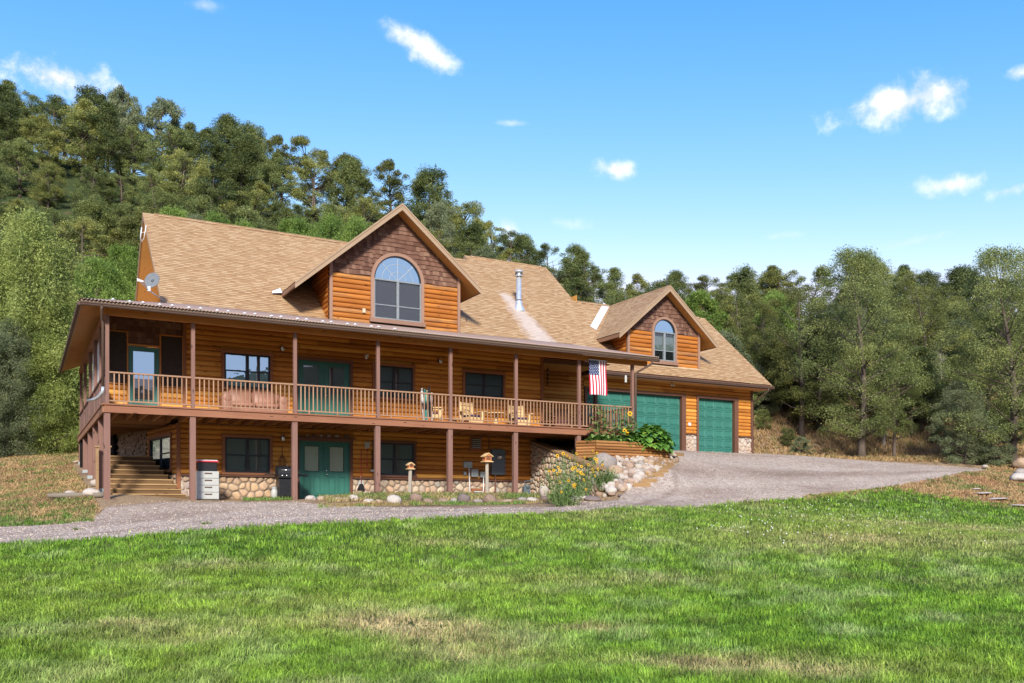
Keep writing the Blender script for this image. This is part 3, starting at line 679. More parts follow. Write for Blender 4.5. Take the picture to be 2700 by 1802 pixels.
def garage_door(x0, x1, cols):
    z0, z1, y = 2.6, 5.51, YG+.10; P = .485
    d = MB().box(x0, x1, y, y+.05, z0, z1); cw = (x1-x0)/cols
    nrow = 6
    for i in range(nrow):
        zt = z1-i*P; zb = zt-P
        for k in range(cols):
            a, b = x0+k*cw+.055, x0+(k+1)*cw-.055; c, e = zb+.07, zt-.07
            # raised moulding as a sloped frame round a raised field
            o = [(a, c), (b, c), (b, e), (a, e)]; i1 = [(a+.018, c+.018), (b-.018, c+.018), (b-.018, e-.018), (a+.018, e-.018)]
            i2 = [(a+.045, c+.045), (b-.045, c+.045), (b-.045, e-.045), (a+.045, e-.045)]
            V = [(p[0], y-.0005, p[1]) for p in o]+[(p[0], y-.022, p[1]) for p in i1]+[(p[0], y-.003, p[1]) for p in i2]+[(p[0]+(.012 if q in (0, 3) else -.012), y-.018, p[1]+(.012 if q < 2 else -.012)) for q, p in enumerate(i2)]
            F = [(k2*4+j, k2*4+(j+1) % 4, (k2+1)*4+(j+1) % 4, (k2+1)*4+j) for k2 in range(3) for j in range(4)]+[(12, 13, 14, 15)]
            d.add(V, F)
        d.box(x0, x1, y-.016, y-.001, zb-.004, zb+.008)
    g = d.build('garage_door', M['green2'], house)
    t = MB(); t.box(x1, x1+.25, YG-.09, YG+.0, 2.75, z1).box(x1-.0, x1+.05, YG+.0, YG+.15, 2.75, z1).box(x0-.12, x0, YG-.09, YG+.15, 2.75, z1).box(x0-.14, x1+.27, YG-.1, YG+.15, z1+.001, z1+.12)
    t.build('trim', M['trim'], g)
garage_door(*gx[0], 8); garage_door(*gx[1], 4)
d = MB(); d.box(18.72, 19.3, YG-.04, YG, 2.9, 5.28); dd = d.build('recess_door', M['dark'], house)
MB().box(19.3, 19.42, YG-.09, YG, 2.9, 5.28).box(18.6, 19.42, YG-.1, YG, 5.281, 5.38).build('trim', M['trim'], dd)
MB().box(20.6, 22.05, YG-.3, YG-.28, 2.5, 2.9).build('foundation', M['mortar'], house)
# --- side, end and rear walls (seen from other positions)
s = MB(); siding(s, 34.3, 43.0, 2.75, 10.4, 32.45, 1, 'Y', clip=lambda z: (max(34.3, (z-RC)/RM+.2), min(42.9, 38.35+(10.5-z)/1.0))); s.build('garage_end_wall', M['log_y'], house)
s = MB(); siding(s, 34.8, 46, 6.3, 12.4, 5.45, -1, 'Y', clip=lambda z: (max(34.9, (z-RC)/RM+.25), 40.66+(12.4-z)/1.05-.2)); s.build('gable_log_wall', M['log_y'], house)
MB().box(5.46, 32.3, 42.7, 42.9, 1, 6.9).box(5.46, 5.5, 35, 42.8, 1.5, 6.4).box(24.6, 24.62, 38.3, 41, 6.5, 10.9).build('rear_wall', M['log'], house)
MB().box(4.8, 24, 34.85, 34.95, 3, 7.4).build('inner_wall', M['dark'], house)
# --- lower left passage: angled side wall with window, stone, stair
pa, pb = Vector((4.555, 31.5, 0)), Vector((4.02, 35.0, 0)); dv = (pb-pa).normalized(); nv = Vector((-dv.y, dv.x, 0)); nv = nv if nv.x < 0 else -nv
def sw(u, v, d): p = pa+dv*u+nv*d; return (p.x, p.y, v)
def sbox(mb, u0, u1, d0, d1, z0, z1): mb.add([sw(u0, z0, d0), sw(u1, z0, d0), sw(u1, z0, d1), sw(u0, z0, d1), sw(u0, z1, d0), sw(u1, z1, d0), sw(u1, z1, d1), sw(u0, z1, d1)], [(0,3,2,1),(4,5,6,7),(0,1,5,4),(1,2,6,5),(2,3,7,6),(3,0,4,7)])
tmp = MB(); siding(tmp, 0, 3.5, 1.22, 2.92, 0, -1, 'X', holes=[(.55, 3.1, 1.3, 2.62)])
s = MB(); s.add([sw(x, z, -y) for x, y, z in tmp.v], tmp.f); s.build('passage_log_wall', M['log_y'], house)
s = MB(); sbox(s, .62, 2.95, .0, .03, 1.42, 2.52); pw = s.build('passage_window', M['dark'], house)
s = MB(); sbox(s, .62, 2.95, .034, .037, 1.42, 2.52); s.build('pane', M['glass_mirror'], pw)
s = MB()
for u0, u1, z0, z1 in ((.58, .64, 1.4, 2.54), (2.93, 2.99, 1.4, 2.54), (.64, 2.93, 2.49, 2.54), (.64, 2.93, 1.4, 1.45), (1.75, 1.83, 1.45, 2.49), (.64, 1.75, 1.95, 1.99)): sbox(s, u0, u1, .03, .07, z0, z1)
s.build('frame', M['blackframe'], pw)
s = MB()
for u0, u1, z0, z1 in ((.48, .58, 1.3, 2.62), (2.99, 3.12, 1.3, 2.62), (.58, 2.99, 2.54, 2.64), (.5, 3.05, 1.3, 1.4)): sbox(s, u0, u1, -.01, .1, z0, z1)
s.build('trim', M['trim_light'], pw)
s = MB(); stones(s, [(.1, .3), (3.5, 1.0), (3.5, 1.3), (.1, 1.2)], lambda u, v, d: sw(u, v, d+.05), .24, .05, .014, 12)
stb = s.build('stone_base', M['cobble_warm'], house, smooth=True)
s = MB(); sbox(s, 0, 3.5, -.01, .05, .3, 1.22); s.build('mortar_bed', M['mortar'], stb)
ap = [Vector((4.02-.75*math.sin(t*1.1)**1.2*1.1, 35.0+t*2.9, 0)) for t in [i/10 for i in range(11)]]
def curved(u, v, d):
    i = min(9, max(0, int(u*10))); f = u*10-i; p = ap[i].lerp(ap[i+1], f); q = (ap[i+1]-ap[i]).normalized(); n = Vector((-q.y, q.x, 0)); n = n if n.x < 0 else -n
    p = p+n*d; return (p.x, p.y, v)
s = MB()
for j in range(24):
    z = 1.0+j*.085; u = 0
    while u < 1:
        L = rng.uniform(.07, .16); u1 = min(1, u+L); dd = rng.uniform(.02, .09)
        s.add([curved(a, b, c) for c in (0, dd) for b in (z, z+.078) for a in (u+.003, u1)], [(0, 2, 3, 1), (4, 5, 7, 6), (0, 1, 5, 4), (2, 6, 7, 3), (0, 4, 6, 2), (1, 3, 7, 5)]); u = u1
s.build('stacked_stone_wall', M['ledge'], house)
MB().box(2.1, 5.4, 41.0, 41.1, 1, 3.0).box(3.1, 3.2, 37.8, 41, 1, 3).build('passage_end_wall', M['dark'], house)
s = MB()
for i in range(9): s.box(2.42, 4.62-.09*i, 30.35+.33*i, 30.35+.33*(i+1)+.02, .30 if i < 2 else .3+.1*i, .37+.165*(i+1))
s.box(2.42, 3.9, 33.3, 41, 1.4, 1.86)
s.build('brick_stairs', M['stairbrick'], house)
s = MB()
for i in range(9): s.box(2.41, 4.63-.09*i, 30.325+.33*i, 30.35+.33*i, .37+.165*(i+1)-.035, .375+.165*(i+1))
s.build('stair_nosing', M['stepwood'], house)
MB().box(2.30, 2.39, 30.15, 30.24, .35, 1.95).box(2.27, 2.42, 30.12, 30.27, 1.95, 2.0).build('newel_post', M['timber'], house)
MB().box(2.02, 2.11, 30.8, 30.89, .5, 1.98).box(1.99, 2.14, 30.77, 30.92, 1.98, 2.03).build('newel_post', M['timber'], house)

# --- deck
s = MB().box(2.12, 21.3, YD, YD+.05, 2.895, 3.108); s.box(2.07, 21.34, YD-.035, YD+.05, 3.112, 3.158)
s.build('rim_beam', M['beam'], house)
MB().box(2.08, 2.13, YD+.05, 42.3, 2.895, 3.108).box(2.05, 2.16, YD+.051, 42.3, 3.112, 3.157).build('rim_beam', M['beam_y'], house)
MB().box(21.25, 21.3, YD+.051, YG, 2.895, 3.11).build('rim_beam', M['beam_y'], house)
MB().box(2.165, 21.33, YD+.052, YW-.0, 3.115, 3.15).box(18.6, 21.33, YW, YG-.05, 3.115, 3.15).box(2.165, 4.7, YW, 42.3, 3.115, 3.15).build('deck_floor', M['deckboard'], house)
s = MB(); x = 2.5
while x < 21.2: s.box(x, x+.045, YD+.052, YW-.06 if x < 18.3 else YG, 2.91, 3.108); x += .41
s.build('floor_joists', M['joist'], house)
s = MB(); y = YW-.05
while y < 41: s.box(2.14, 4.3, y, y+.045, 2.92, 3.105); y += .4
s.build('floor_joists', M['joist'], house)
PX = [2.20, 4.61, 7.76, 10.59, 13.29, 15.93, 18.68, 21.18]; PY = [31.2, 33.7, 36.3, 39.3, 42.2]
for i, x in enumerate(PX):
    MB().box(x-.055, x+.055, YD-.0, YD+.11, 3.16, 5.79).build('porch_post', M['post'], house)
    if i < 7: MB().box(x-.085, x+.085, YD+.04, YD+.2, hz(x, YD)-.3, 2.893).build('deck_post', M['post'], house)
for y in PY:
    MB().box(2.15, 2.26, y-.055, y+.055, 3.16, 5.79).build('porch_post', M['post'], house)
    z = hz(2.2, y); p = MB().box(2.12, 2.29, y-.085, y+.085, z+.1, 2.893).build('deck_post', M['post'], house)
    MB().box(2.1, 2.31, y-.105, y+.105, z-.5, z+.1).build('footing', M['greybox'], p)
MB().box(21.12, 21.25, YW-.06, YW+.07, 3.0, 6.03).build('porch_post', M['trim'], house)
def railing(x0, x1):
    r = MB().box(x0, x1, YD+.0, YD+.08, 4.06, 4.105); r.box(x0, x1, YD+.02, YD+.06, 3.225, 3.265)
    n = max(2, round((x1-x0)/.137)); q = (x1-x0)/n
    for k in range(1, n):
        x = x0+k*q; r.box(x-.017, x+.017, YD+.022, YD+.056, 3.265, 4.06)
        if k % 7 == 3: r.box(x-.02, x+.02, YD+.02, YD+.06, 3.158, 3.225)
    r.build('railing', M['rail'], house)
for a, b in zip(PX[:-1], PX[1:]): railing(a+.056, b-.056)
r = MB().box(21.15, 21.23, YD+.12, YW-.07, 4.06, 4.105).box(21.17, 21.21, YD+.12, YW-.07, 3.225, 3.265); y = YD+.25
while y < YW-.1: r.box(21.173, 21.207, y-.017, y+.017, 3.265, 4.06); y += .137
r.build('railing', M['darkwood'], house)
r = MB()
for a, b in zip([YD+.12]+PY[:-1], PY):
    y = a+.06
    while y < b-.06: r.box(2.17, 2.19, y, min(y+.14, b-.056), 3.17, 4.03); y += .145
r.build('side_board_railing', M['sidewall'], house)
r = MB()
for a, b in zip([YD+.12]+PY[:-1], PY): r.box(2.13, 2.24, a+.06, b-.06, 4.035, 4.10)
r.build('side_rail_cap', M['trim'], house)
s = MB(); n = 64; V = []
for k in range(n+1):
    y = 31.28+k*(36.1-31.28)/n
    V += [(2.30+.045*math.sin(k*.95), y, 4.0), (2.30+.03*math.sin(k*.95+.3), y, 5.72)]
s.add(V, [(2*k, 2*k+2, 2*k+3, 2*k+1) for k in range(n)]); s.build('porch_curtain', M['curtain'], house, smooth=True)
# --- porch roof
MB().box(2.1, 21.87, YD-.02, YD+.12, 5.76, 5.955).build('header_beam', M['header'], house)
MB().box(2.13, 2.27, YD+.12, 42.3, 5.79, 5.965).build('header_beam', M['beam_y'], house)
MB().box(18.6, 21.3, YW-.05, YW+.07, 6.04, 6.2).build('header_beam', M['trim'], house)
YE, ZE, YJ, ZJ, XE, XJ = 28.40, 6.055, 34.82, 7.60, 1.48, 5.40
XR = 22.1
def pz(y): return ZE+(y-YE)*(ZJ-ZE)/(YJ-YE)
def lz(x): return ZE+(x-XE)*(ZJ-ZE)/(XJ-XE)
s = MB(); cols = []; x = XE; W = .102; K = 8
while x < XR: cols.append(x); x += W/K
rows = 5; V = []
for i, x in enumerate(cols):
    ye = YJ if x > XJ else YE+(x-XE)*(YJ-YE)/(XJ-XE)
    for j in range(rows):
        y = YE-.06+(ye-YE+.06)*j/(rows-1); V.append((x, y, pz(y)+.014*math.cos(2*math.pi*i/K)+.016))
s.add(V, [(i*rows+j, (i+1)*rows+j, (i+1)*rows+j+1, i*rows+j+1) for i in range(len(cols)-1) for j in range(rows-1)])
mr = s.build('corrugated_roof', M['metalroof'], house, smooth=True)
sol = mr.modifiers.new('solid', 'SOLIDIFY'); sol.thickness = .004
s = MB(); s.add([(XE-.03, YE, ZE+.02), (XJ, YJ, ZJ+.02), (XJ, 43, ZJ+.02), (XE-.03, 43, ZE+.02)], [(0, 3, 2, 1)])
s.add([(XE-.03, YE, ZE-.02), (XJ, YJ, ZJ-.02), (XJ, 43, ZJ-.02), (XE-.03, 43, ZE-.02)], [(0, 1, 2, 3)]); s.build('side_metal_roof', M['metalroof'], house)
sf = MB(); sf.prism([(XE+.06, YE+.06, ZE-.10), (XR-.03, YE+.06, ZE-.10), (XR-.03, YJ-.1, pz(YJ-.1)-.12), (XJ, YJ-.1, pz(YJ-.1)-.12)], (0, 0, .03)); sf.build('porch_soffit', M['soffit_y'], house)
sf = MB(); sf.prism([(XE+.04, YE+.08, ZE-.10), (XJ-.02, YJ-.06, ZJ-.12), (XJ-.02, 42.9, ZJ-.12), (XE+.04, 42.9, ZE-.10)], (0, 0, .03)); sf.build('side_soffit', M['soffit'], house)
s = MB(); yy = YE+.5
while yy < 42.6: s.box(XE+.05, 2.1, yy, yy+.006, ZE-.11, ZE-.10); yy += .19
MB().box(18.62, XR-.1, YW+.08, YG-.02, 6.21, 6.24).build('recess_ceiling', M['soffit'], house)
def gutter_x(x0, x1, y, z, name='gutter'):
    g = MB(); prof = [(0, 0), (-.05, -.0), (-.075, .03), (-.06, .05), (-.085, .08), (-.085, .115), (-.078, .115), (-.078, .085), (-.01, .03), (0, .115)]
    V = [(x0, y+p[0], z+p[1]) for p in prof]+[(x1, y+p[0], z+p[1]) for p in prof]; n = len(prof)
    g.add(V, [(i, i+1, i+1+n, i+n) for i in range(n-1)]+[(n-1, 0, n, 2*n-1)]); g.prism([(x0, y+p[0], z+p[1]) for p in prof[:6]]+[(x0, y, z+.115)], (.004, 0, 0)); g.prism([(x1-.004, y+p[0], z+p[1]) for p in prof[:6]]+[(x1-.004, y, z+.115)], (.004, 0, 0))
    return g.build(name, M['gutter'], house)
gutter_x(XE-.02, 22.10, YE, 5.872)
g = MB().box(XE-.09, XE-.0, YE+.0, 43.0, 5.88, 5.985); g.build('gutter', M['gutter'], house)
MB().box(XE, XR, YE+.002, YE+.03, 5.9, 6.05).box(XE+.05, XR-.2, YE+.031, YE+.06, 5.89, 5.98).build('fascia', M['barge'], house)
MB().box(XE+.001, XE+.03, YE+.031, 43.0, 5.87, 6.05).build('fascia', M['barge'], house)
MB().prism([(XR-.03, YE+.05, 5.88), (XR-.03, YJ, ZJ-.22), (XR-.03, YJ, ZJ-.03), (XR-.03, YE+.05, 6.05)], (.03, 0, 0)).build('rake_fascia', M['barge_dark'], house)
for k in range(22):                                              # round snow guards in a zigzag row
    x = 2.4+k*.42; y = YE+(.55 if k % 2 else 1.0); z = pz(y)+.03
    MB().lathe((x, y, z), [(.075, 0), (.075, .012), (.05, .02), (.02, .05), (.01, .055)], 12).build('snow_guard', M['white'], house, smooth=True)
# downspouts
s = MB().tube([(2.02, YE-.03, 5.89), (2.02, YE-.03, 5.82), (2.05, YD-.1, 5.6), (2.08, YD-.06, 5.5), (2.08, YD-.06, 3.6)], .04, 8); s.build('downspout', M['gutter'], house, smooth=True)
s = MB(); pts = [(2.08, YD-.06, 3.62), (2.08, YD-.08, 3.5), (2.0, YD+.1, 3.36), (1.9, YD+.4, 3.30), (1.74, YD+.9, 3.30)]
s.tube(pts, [.045, .047, .05, .045, .04], 8); s.build('drain_elbow', M['galv'], house, smooth=True)
s = MB().tube([(21.75, YE-.03, 5.89), (21.75, YE-.02, 5.78), (21.3, YD-.06, 5.45), (21.27, YD-.05, 5.3), (21.27, YD-.05, 2.6)], .045, 8); s.build('downspout', M['gutter'], house, smooth=True)
# --- main roof
X_L, X_J, X_R, X_GR = 4.458, 19.66, 24.5, 33.0
Y1, Y2, Y3 = 40.66, 41.11, 38.36
YGE = 33.30
def slab(poly, t=.16): return [Vector((a, b, rz(b))) for a, b in poly]
def roof_poly(name, pts, uvf, th=.14, mat='shingle'):
    m = MB(); m.add(pts, [tuple(range(len(pts)))]); o = m.build(name, M[mat], house, uvf=uvf); return o
cs = math.sqrt(1+RM*RM)
front = [(X_L, YJ-.02), (XR, YJ-.02), (XR, YGE), (X_GR, YGE), (X_GR, Y3), (X_R, Y3), (X_R, Y2), (X_J, Y2), (X_J, Y1), (X_L, Y1)]
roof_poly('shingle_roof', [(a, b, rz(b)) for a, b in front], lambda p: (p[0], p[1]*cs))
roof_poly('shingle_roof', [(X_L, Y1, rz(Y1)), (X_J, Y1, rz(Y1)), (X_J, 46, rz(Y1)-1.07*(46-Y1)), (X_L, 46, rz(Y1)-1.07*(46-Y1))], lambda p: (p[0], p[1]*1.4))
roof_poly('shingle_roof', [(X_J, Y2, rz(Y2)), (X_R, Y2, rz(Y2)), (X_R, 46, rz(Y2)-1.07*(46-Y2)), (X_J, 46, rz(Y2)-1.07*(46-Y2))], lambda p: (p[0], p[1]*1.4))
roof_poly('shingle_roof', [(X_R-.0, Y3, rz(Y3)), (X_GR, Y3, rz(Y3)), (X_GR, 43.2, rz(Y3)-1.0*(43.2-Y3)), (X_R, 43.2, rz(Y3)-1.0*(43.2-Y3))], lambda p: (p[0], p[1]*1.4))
# ridge caps
for a, b, y in ((X_L+.45, X_J, Y1), (X_J+.35, X_R-.3, Y2), (X_R+.1, 26.6, Y3), (27.0, X_GR-.4, Y3)):
    n = int((b-a)/.15); c = MB()
    for k in range(n):
        x0 = a+(b-a)*k/n; x1 = x0+(b-a)/n; z = rz(y)+.03
        c.add([(x0, y-.15, z-.125+.012), (x1, y-.15, z-.125), (x1, y, z+.005), (x0, y, z+.018), (x0, y+.15, z-.125+.012), (x1, y+.15, z-.125)], [(0, 1, 2, 3), (3, 2, 5, 4)])
        c.add([(x0, y-.15, z-.17), (x1, y-.15, z-.17), (x1, y-.15, z-.125), (x0, y-.15, z-.113)], [(0, 1, 2, 3)])
    c.build('ridge_cap', M['shingle'], house, uvf=lambda p: (p[0], p[1]*1.2))
def rake(x, ya, yb, za, zb, w=.05, h=.18, out=0, mat='barge'):
    m = MB(); m.prism([(x, ya, za-.015), (x, yb, zb-.015), (x, yb, zb-h), (x, ya, za-h)], (w, 0, 0)); return m.build('rake_board', M[mat], house)
rake(X_L+.0, YJ, Y1, rz(YJ), rz(Y1)); rake(X_L+.0, 45.9, Y1, rz(Y1)-1.07*(45.9-Y1), rz(Y1))
rake(X_GR-.05, YGE, Y3, rz(YGE), rz(Y3)); rake(X_GR-.05, 43.2, Y3, rz(Y3)-(43.2-Y3), rz(Y3)); rake(X_R-.05, Y3, Y2, rz(Y3), rz(Y2)); rake(X_J, Y1, Y2, rz(Y1), rz(Y2)); rake(X_J, 42, Y2, rz(Y2)-1.07*(42-Y2), rz(Y2))
rake(XR, YGE+.03, YJ, rz(YGE+.03), rz(YJ), mat='trim')
# soffits of the overhangs
s = MB(); s.prism([(X_L+.05, YJ+.05, rz(YJ+.05)-.13), (5.45, YJ+.05, rz(YJ+.05)-.13), (5.45, Y1, rz(Y1)-.13), (X_L+.05, Y1, rz(Y1)-.13)], (0, 0, -.02))
s.prism([(X_L+.05, 45.8, rz(Y1)-1.07*(45.8-Y1)-.13), (5.45, 45.8, rz(Y1)-1.07*(45.8-Y1)-.13), (5.45, Y1, rz(Y1)-.131), (X_L+.05, Y1, rz(Y1)-.131)], (0, 0, -.02)); s.build('gable_soffit', M['soffit_y'], house)
MB().box(XR+.05, X_GR-.06, YGE+.03, YG+.1, 6.07, 6.09).build('garage_soffit', M['soffit_y'], house)
MB().box(XR+.05, X_GR-.05, YGE+.0, YGE+.028, 6.05, 6.27).build('fascia', M['trim'], house)
gutter_x(XR-.02, 33.12, YGE-.002, 6.10)
s = MB().tube([(32.75, YGE-.03, 6.11), (32.75, YGE-.0, 5.98), (32.6, YG-.1, 5.55), (32.56, YG-.02, 5.45), (32.56, YG-.02, 2.9)], .04, 8); s.build('downspout', M['gutter'], house, smooth=True)

def dormer(cx, hw, yf, zbase, ztop_log, yfa, zap, sl, xl, xr, win, trimw, seed, frame='greyframe'):
    """gabled dormer: walls, shakes, arched window, roof"""
    D = MB(); x0, x1 = cx-hw, cx+hw
    wz0, wz1, war, wx0, wx1 = win; r = (wx1-wx0)/2; wc = (wx0+wx1)/2
    zr = lambda x: zap-abs(x-cx)*sl-.25
    siding(D, x0+.1, x1-.1, zbase, wz0-.15, yf, pitch=.19, bul=.055) if 0 else None
    siding(D, x0+.1, wx0-trimw+.02, zbase, ztop_log, yf, pitch=.19, bul=.055); wall = D.build('dormer_log_wall', M['log_dormer'], house)
    D = MB(); siding(D, wx1+trimw-.02, x1-.1, zbase, ztop_log, yf, pitch=.19, bul=.055); D.build('dormer_log_wall', M['log_dormer'], house)
    S = MB()
    def ins(x, z):
        if z > zr(x)-.02: return False
        if abs(x-wc) < r+trimw and z < wz1: return False
        return math.hypot(x-wc, z-wz1) > r+trimw-.05
    shakes(S, x0+.09, x1-.09, ztop_log, zap, yf, ins, .185, seed=seed); S.build('shake_gable', M['shake'], house)
    B = MB(); B.add([(x0, yf+.01, zbase), (x1, yf+.01, zbase), (x1, yf+.01, zr(x1)+.1), (cx, yf+.01, zap-.2), (x0, yf+.01, zr(x0)+.1)], [(0, 1, 2, 3, 4)]); B.build('gable_backing', M['shake'], wall)
    MB().box(x0-.02, x0+.1, yf-.09, yf+.02, zbase-.1, zr(x0+.05)+.15).build('corner_board', M['trim_grey'], wall); MB().box(x1-.1, x1+.02, yf-.09, yf+.02, zbase-.1, zr(x1-.05)+.15).build('corner_board', M['trim_grey'], wall)
    # side walls
    for xs, out in ((x0, -1), (x1, 1)):
        s = MB(); ztop = zr(xs)+.05
        siding(s, yf, 41, zbase, ztop, xs, out, 'Y', clip=lambda z: (yf+.02, min((z+.09-RC)/RM, 41)), pitch=.19); s.build('dormer_side_wall', M['log_dormer_y'], wall)
    # window
    f = MB(); N = 20; b = .045; ya, yb = yf-.10, yf-.0
    arc = [(wc+r*math.cos(math.pi*k/N), wz1+r*math.sin(math.pi*k/N)) for k in range(N+1)]; arci = [(wc+(r-b)*math.cos(math.pi*k/N), wz1+(r-b)*math.sin(math.pi*k/N)) for k in range(N+1)]
    V = []; 
    for (p, q) in zip(arc, arci): V += [(p[0], ya, p[1]), (q[0], ya, q[1]), (q[0], yb, q[1]), (p[0], yb, p[1])]
    F = []
    for k in range(N):
        for j in range(4): F.append((4*k+j, 4*k+(j+1) % 4, 4*k+4+(j+1) % 4, 4*k+4+j))
    f.add(V, F); w = f.build('arched_window', M['blackframe'], house)
    g = MB(); g.box(wx0, wx1, ya-.01, yb, wz1-.035, wz1+.02).box(wx0, wx0+.05, ya, yb, wz0, wz1-.035).box(wx1-.05, wx1, ya, yb, wz0, wz1-.035).box(wx0+.05, wx1-.05, ya, yb, wz0, wz0+.05).box(wc-.05, wc+.05, ya-.008, yb, wz0+.05, wz1-.035)
    zm = wz0+(wz1-wz0)*.36
    for a, c in ((wx0+.05, wc-.05), (wc+.05, wx1-.05)): g.box(a, c, yf-.07, yf-.03, zm-.02, zm+.02)
    g.build('sash_frame', M[frame], w)
    MB().add([(p[0], yf-.05, p[1]) for p in arci], [tuple(range(N+1))]).build('arched_pane', M['glass_mirror'], w)
    for a, c in ((wx0+.05, wc-.05), (wc+.05, wx1-.05)): MB().box(a, c, yf-.045, yf-.041, wz0+.05, wz1-.035).build('pane', M['glass_blind'] , w)
    t = MB(); V = []; tw = trimw
    for k in range(N+1):
        cth, sth = math.cos(math.pi*k/N), math.sin(math.pi*k/N)
        V += [(wc+(r+tw)*cth, yf-.125, wz1+(r+tw)*sth), (wc+r*cth, yf-.125, wz1+r*sth), (wc+r*cth, yf, wz1+r*sth), (wc+(r+tw)*cth, yf, wz1+(r+tw)*sth)]
    t.add(V, [(4*k+j, 4*k+(j+1) % 4, 4*k+4+(j+1) % 4, 4*k+4+j) for k in range(N) for j in range(4)])
    t.box(wx0-tw, wx0-.001, yf-.125, yf, wz0, wz1).box(wx1+.001, wx1+tw, yf-.125, yf, wz0, wz1).box(wx0-tw-.05, wx1+tw+.05, yf-.16, yf, wz0-.17, wz0-.002)
    t.build('trim', M['trim_grey'], w)
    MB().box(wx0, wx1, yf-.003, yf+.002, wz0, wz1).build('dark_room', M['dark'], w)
    # roof: two planes running back into the main slope
    for sx, xe in ((-1, xl), (1, xr)):
        ze = zap-abs(xe-cx)*sl; ybk = (ze-RC)/RM; yba = (zap-RC)/RM
        yba = min(yba, Y1 if cx < 20 else Y3)
        pts = [(cx, yfa, zap), (xe, yfa, ze), (xe, ybk+.12, ze), (cx, yba, zap)]
        o = roof_poly('dormer_roof', pts, lambda p, sl=sl, sx=sx: (p[1]+30, abs(p[0]-50)*math.sqrt(1+sl*sl)*sx if sx > 0 else p[0]*math.sqrt(1+sl*sl)))
        n = Vector((sl*sx*-1, 0, 1)).normalized()
        b = MB(); b.prism([(cx, yfa, zap-.02), (xe, yfa, ze-.02), (xe-.0*sx, yfa, ze-.26), (cx, yfa, zap-.28)], (0, .05, 0)); bo = b.build('barge_board', M['barge'], o)
        b = MB(); b.prism([(cx, yfa-.02, zap-.0), (xe, yfa-.02, ze-.0), (xe, yfa-.02, ze-.08), (cx, yfa-.02, zap-.08)], (0, .02, 0)); b.build('barge_drip', M['barge'], o)
        b = MB(); b.prism([(cx, yfa+.05, zap-.20), (xe, yfa+.05, ze-.20), (xe, ybk, ze-.20), (cx, min(yba, yf+2), zap-.20)], (0, 0, -.02)); b.build('dormer_soffit', M['soffit'], o)
        b = MB(); b.prism([(xe, yfa+.05, ze-.03), (xe, ybk+.05, ze-.03), (xe, ybk+.05, ze-.22), (xe, yfa+.05, ze-.22)], (-.04*sx, 0, 0)); b.build('eave_board', M['barge_dark'], o)
    c = MB(); n = int((yba-yfa)/.15)
    for k in range(n):
        ya_, yb_ = yfa+.02+k*.15, yfa+.02+(k+1)*.15
        c.add([(cx-.14, ya_, zap-.14*sl+.012), (cx, ya_, zap+.02), (cx, yb_, zap+.028), (cx-.14, yb_, zap-.14*sl+.02), (cx+.14, ya_, zap-.14*sl+.012), (cx+.14, yb_, zap-.14*sl+.02)], [(0, 1, 2, 3), (1, 4, 5, 2)])
    c.build('ridge_cap', M['shingle'], house, uvf=lambda p: (p[1], p[0]))
    return wall, w
d1, w1 = dormer(13.49, 2.82, 34.6, 7.30, 9.45, 33.95, 12.42, .845, 9.13, 17.05, (7.79, 9.385, 0, 12.48, 14.53), .135, 21)
d2, w2 = dormer(26.75, 2.13, 34.0, 6.86, 8.43, 33.5, 10.60, .86, 23.86, 29.62, (7.10, 8.44, 0, 26.10, 27.36), .11, 22)
# fan grille and blinds in the first, curtains in the second
g = MB(); wc, wz, r = 13.505, 9.40, .98
for a in (45, 90, 135): g.bar((wc, 34.545, wz), (wc+r*math.cos(R(a)), 34.545, wz+r*math.sin(R(a))), .014, .008, (0, 1, 0))
for rr in (.36, .68): g.tube([(wc+rr*math.cos(math.pi*k/16), 34.545, wz+rr*math.sin(math.pi*k/16)) for k in range(17)], .008, 4)
g.build('fan_grille', M['cabinet'], w1)
def slats(x0, x1, z0, z1, y, mat, parent, name='blind', p=.045):
    s = MB(); z = z1
    while z > z0: s.add([(x0, y, z), (x1, y, z), (x1, y+.014, z-p*.9), (x0, y+.014, z-p*.9)], [(0, 1, 2, 3)]); z -= p
    return s.build(name, M[mat], parent)
slats(12.53, 13.455, 7.85, 9.34, 34.575, 'blinddark', w1); slats(13.555, 14.48, 7.85, 9.34, 34.575, 'blinddark', w1)
MB().box(26.15, 26.68, 33.972, 33.98, 7.62, 8.25).box(26.78, 27.31, 33.972, 33.98, 7.62, 8.25).build('curtain', M['lace'], w2)
MB().box(12.0, 12.12, 34.49, 34.55, 7.95, 8.12).build('wall_sensor', M['cream'], house)
MB().box(28.36, 28.5, YG-.09, YG-.04, 4.13, 4.27).build('doorbell_box', M['white'], house)
# flashings
v = MB(); a0, b0 = Vector((26.60, 38.28, 0)), Vector((24.36, 36.15, 0)); dvv = (b0-a0).normalized(); nn = Vector((dvv.y, -dvv.x, 0)); nn = nn if nn.x < 0 else -nn
P = [a0, b0, b0+nn*.30, a0+nn*.30]; v.add([(p.x, p.y, rz(p.y)+.02) for p in P], [(0, 1, 2, 3)])
v.build('valley_flashing', M['white'], house)
MB().add([(24.6, 33.86, rz(33.86)+.02), (28.95, 33.86, rz(33.86)+.02), (28.95, 33.97, rz(33.97)+.03), (24.6, 33.97, rz(33.97)+.03)], [(0, 1, 2, 3)]).build('base_flashing', M['concrete'], house)
MB().add([(8.75, 35.95, 8.66), (9.15, 35.95, 8.72), (9.15, 36.3, 8.98), (8.8, 36.2, 8.80)], [(0, 1, 2, 3)]).build('step_flashing', M['white'], house)
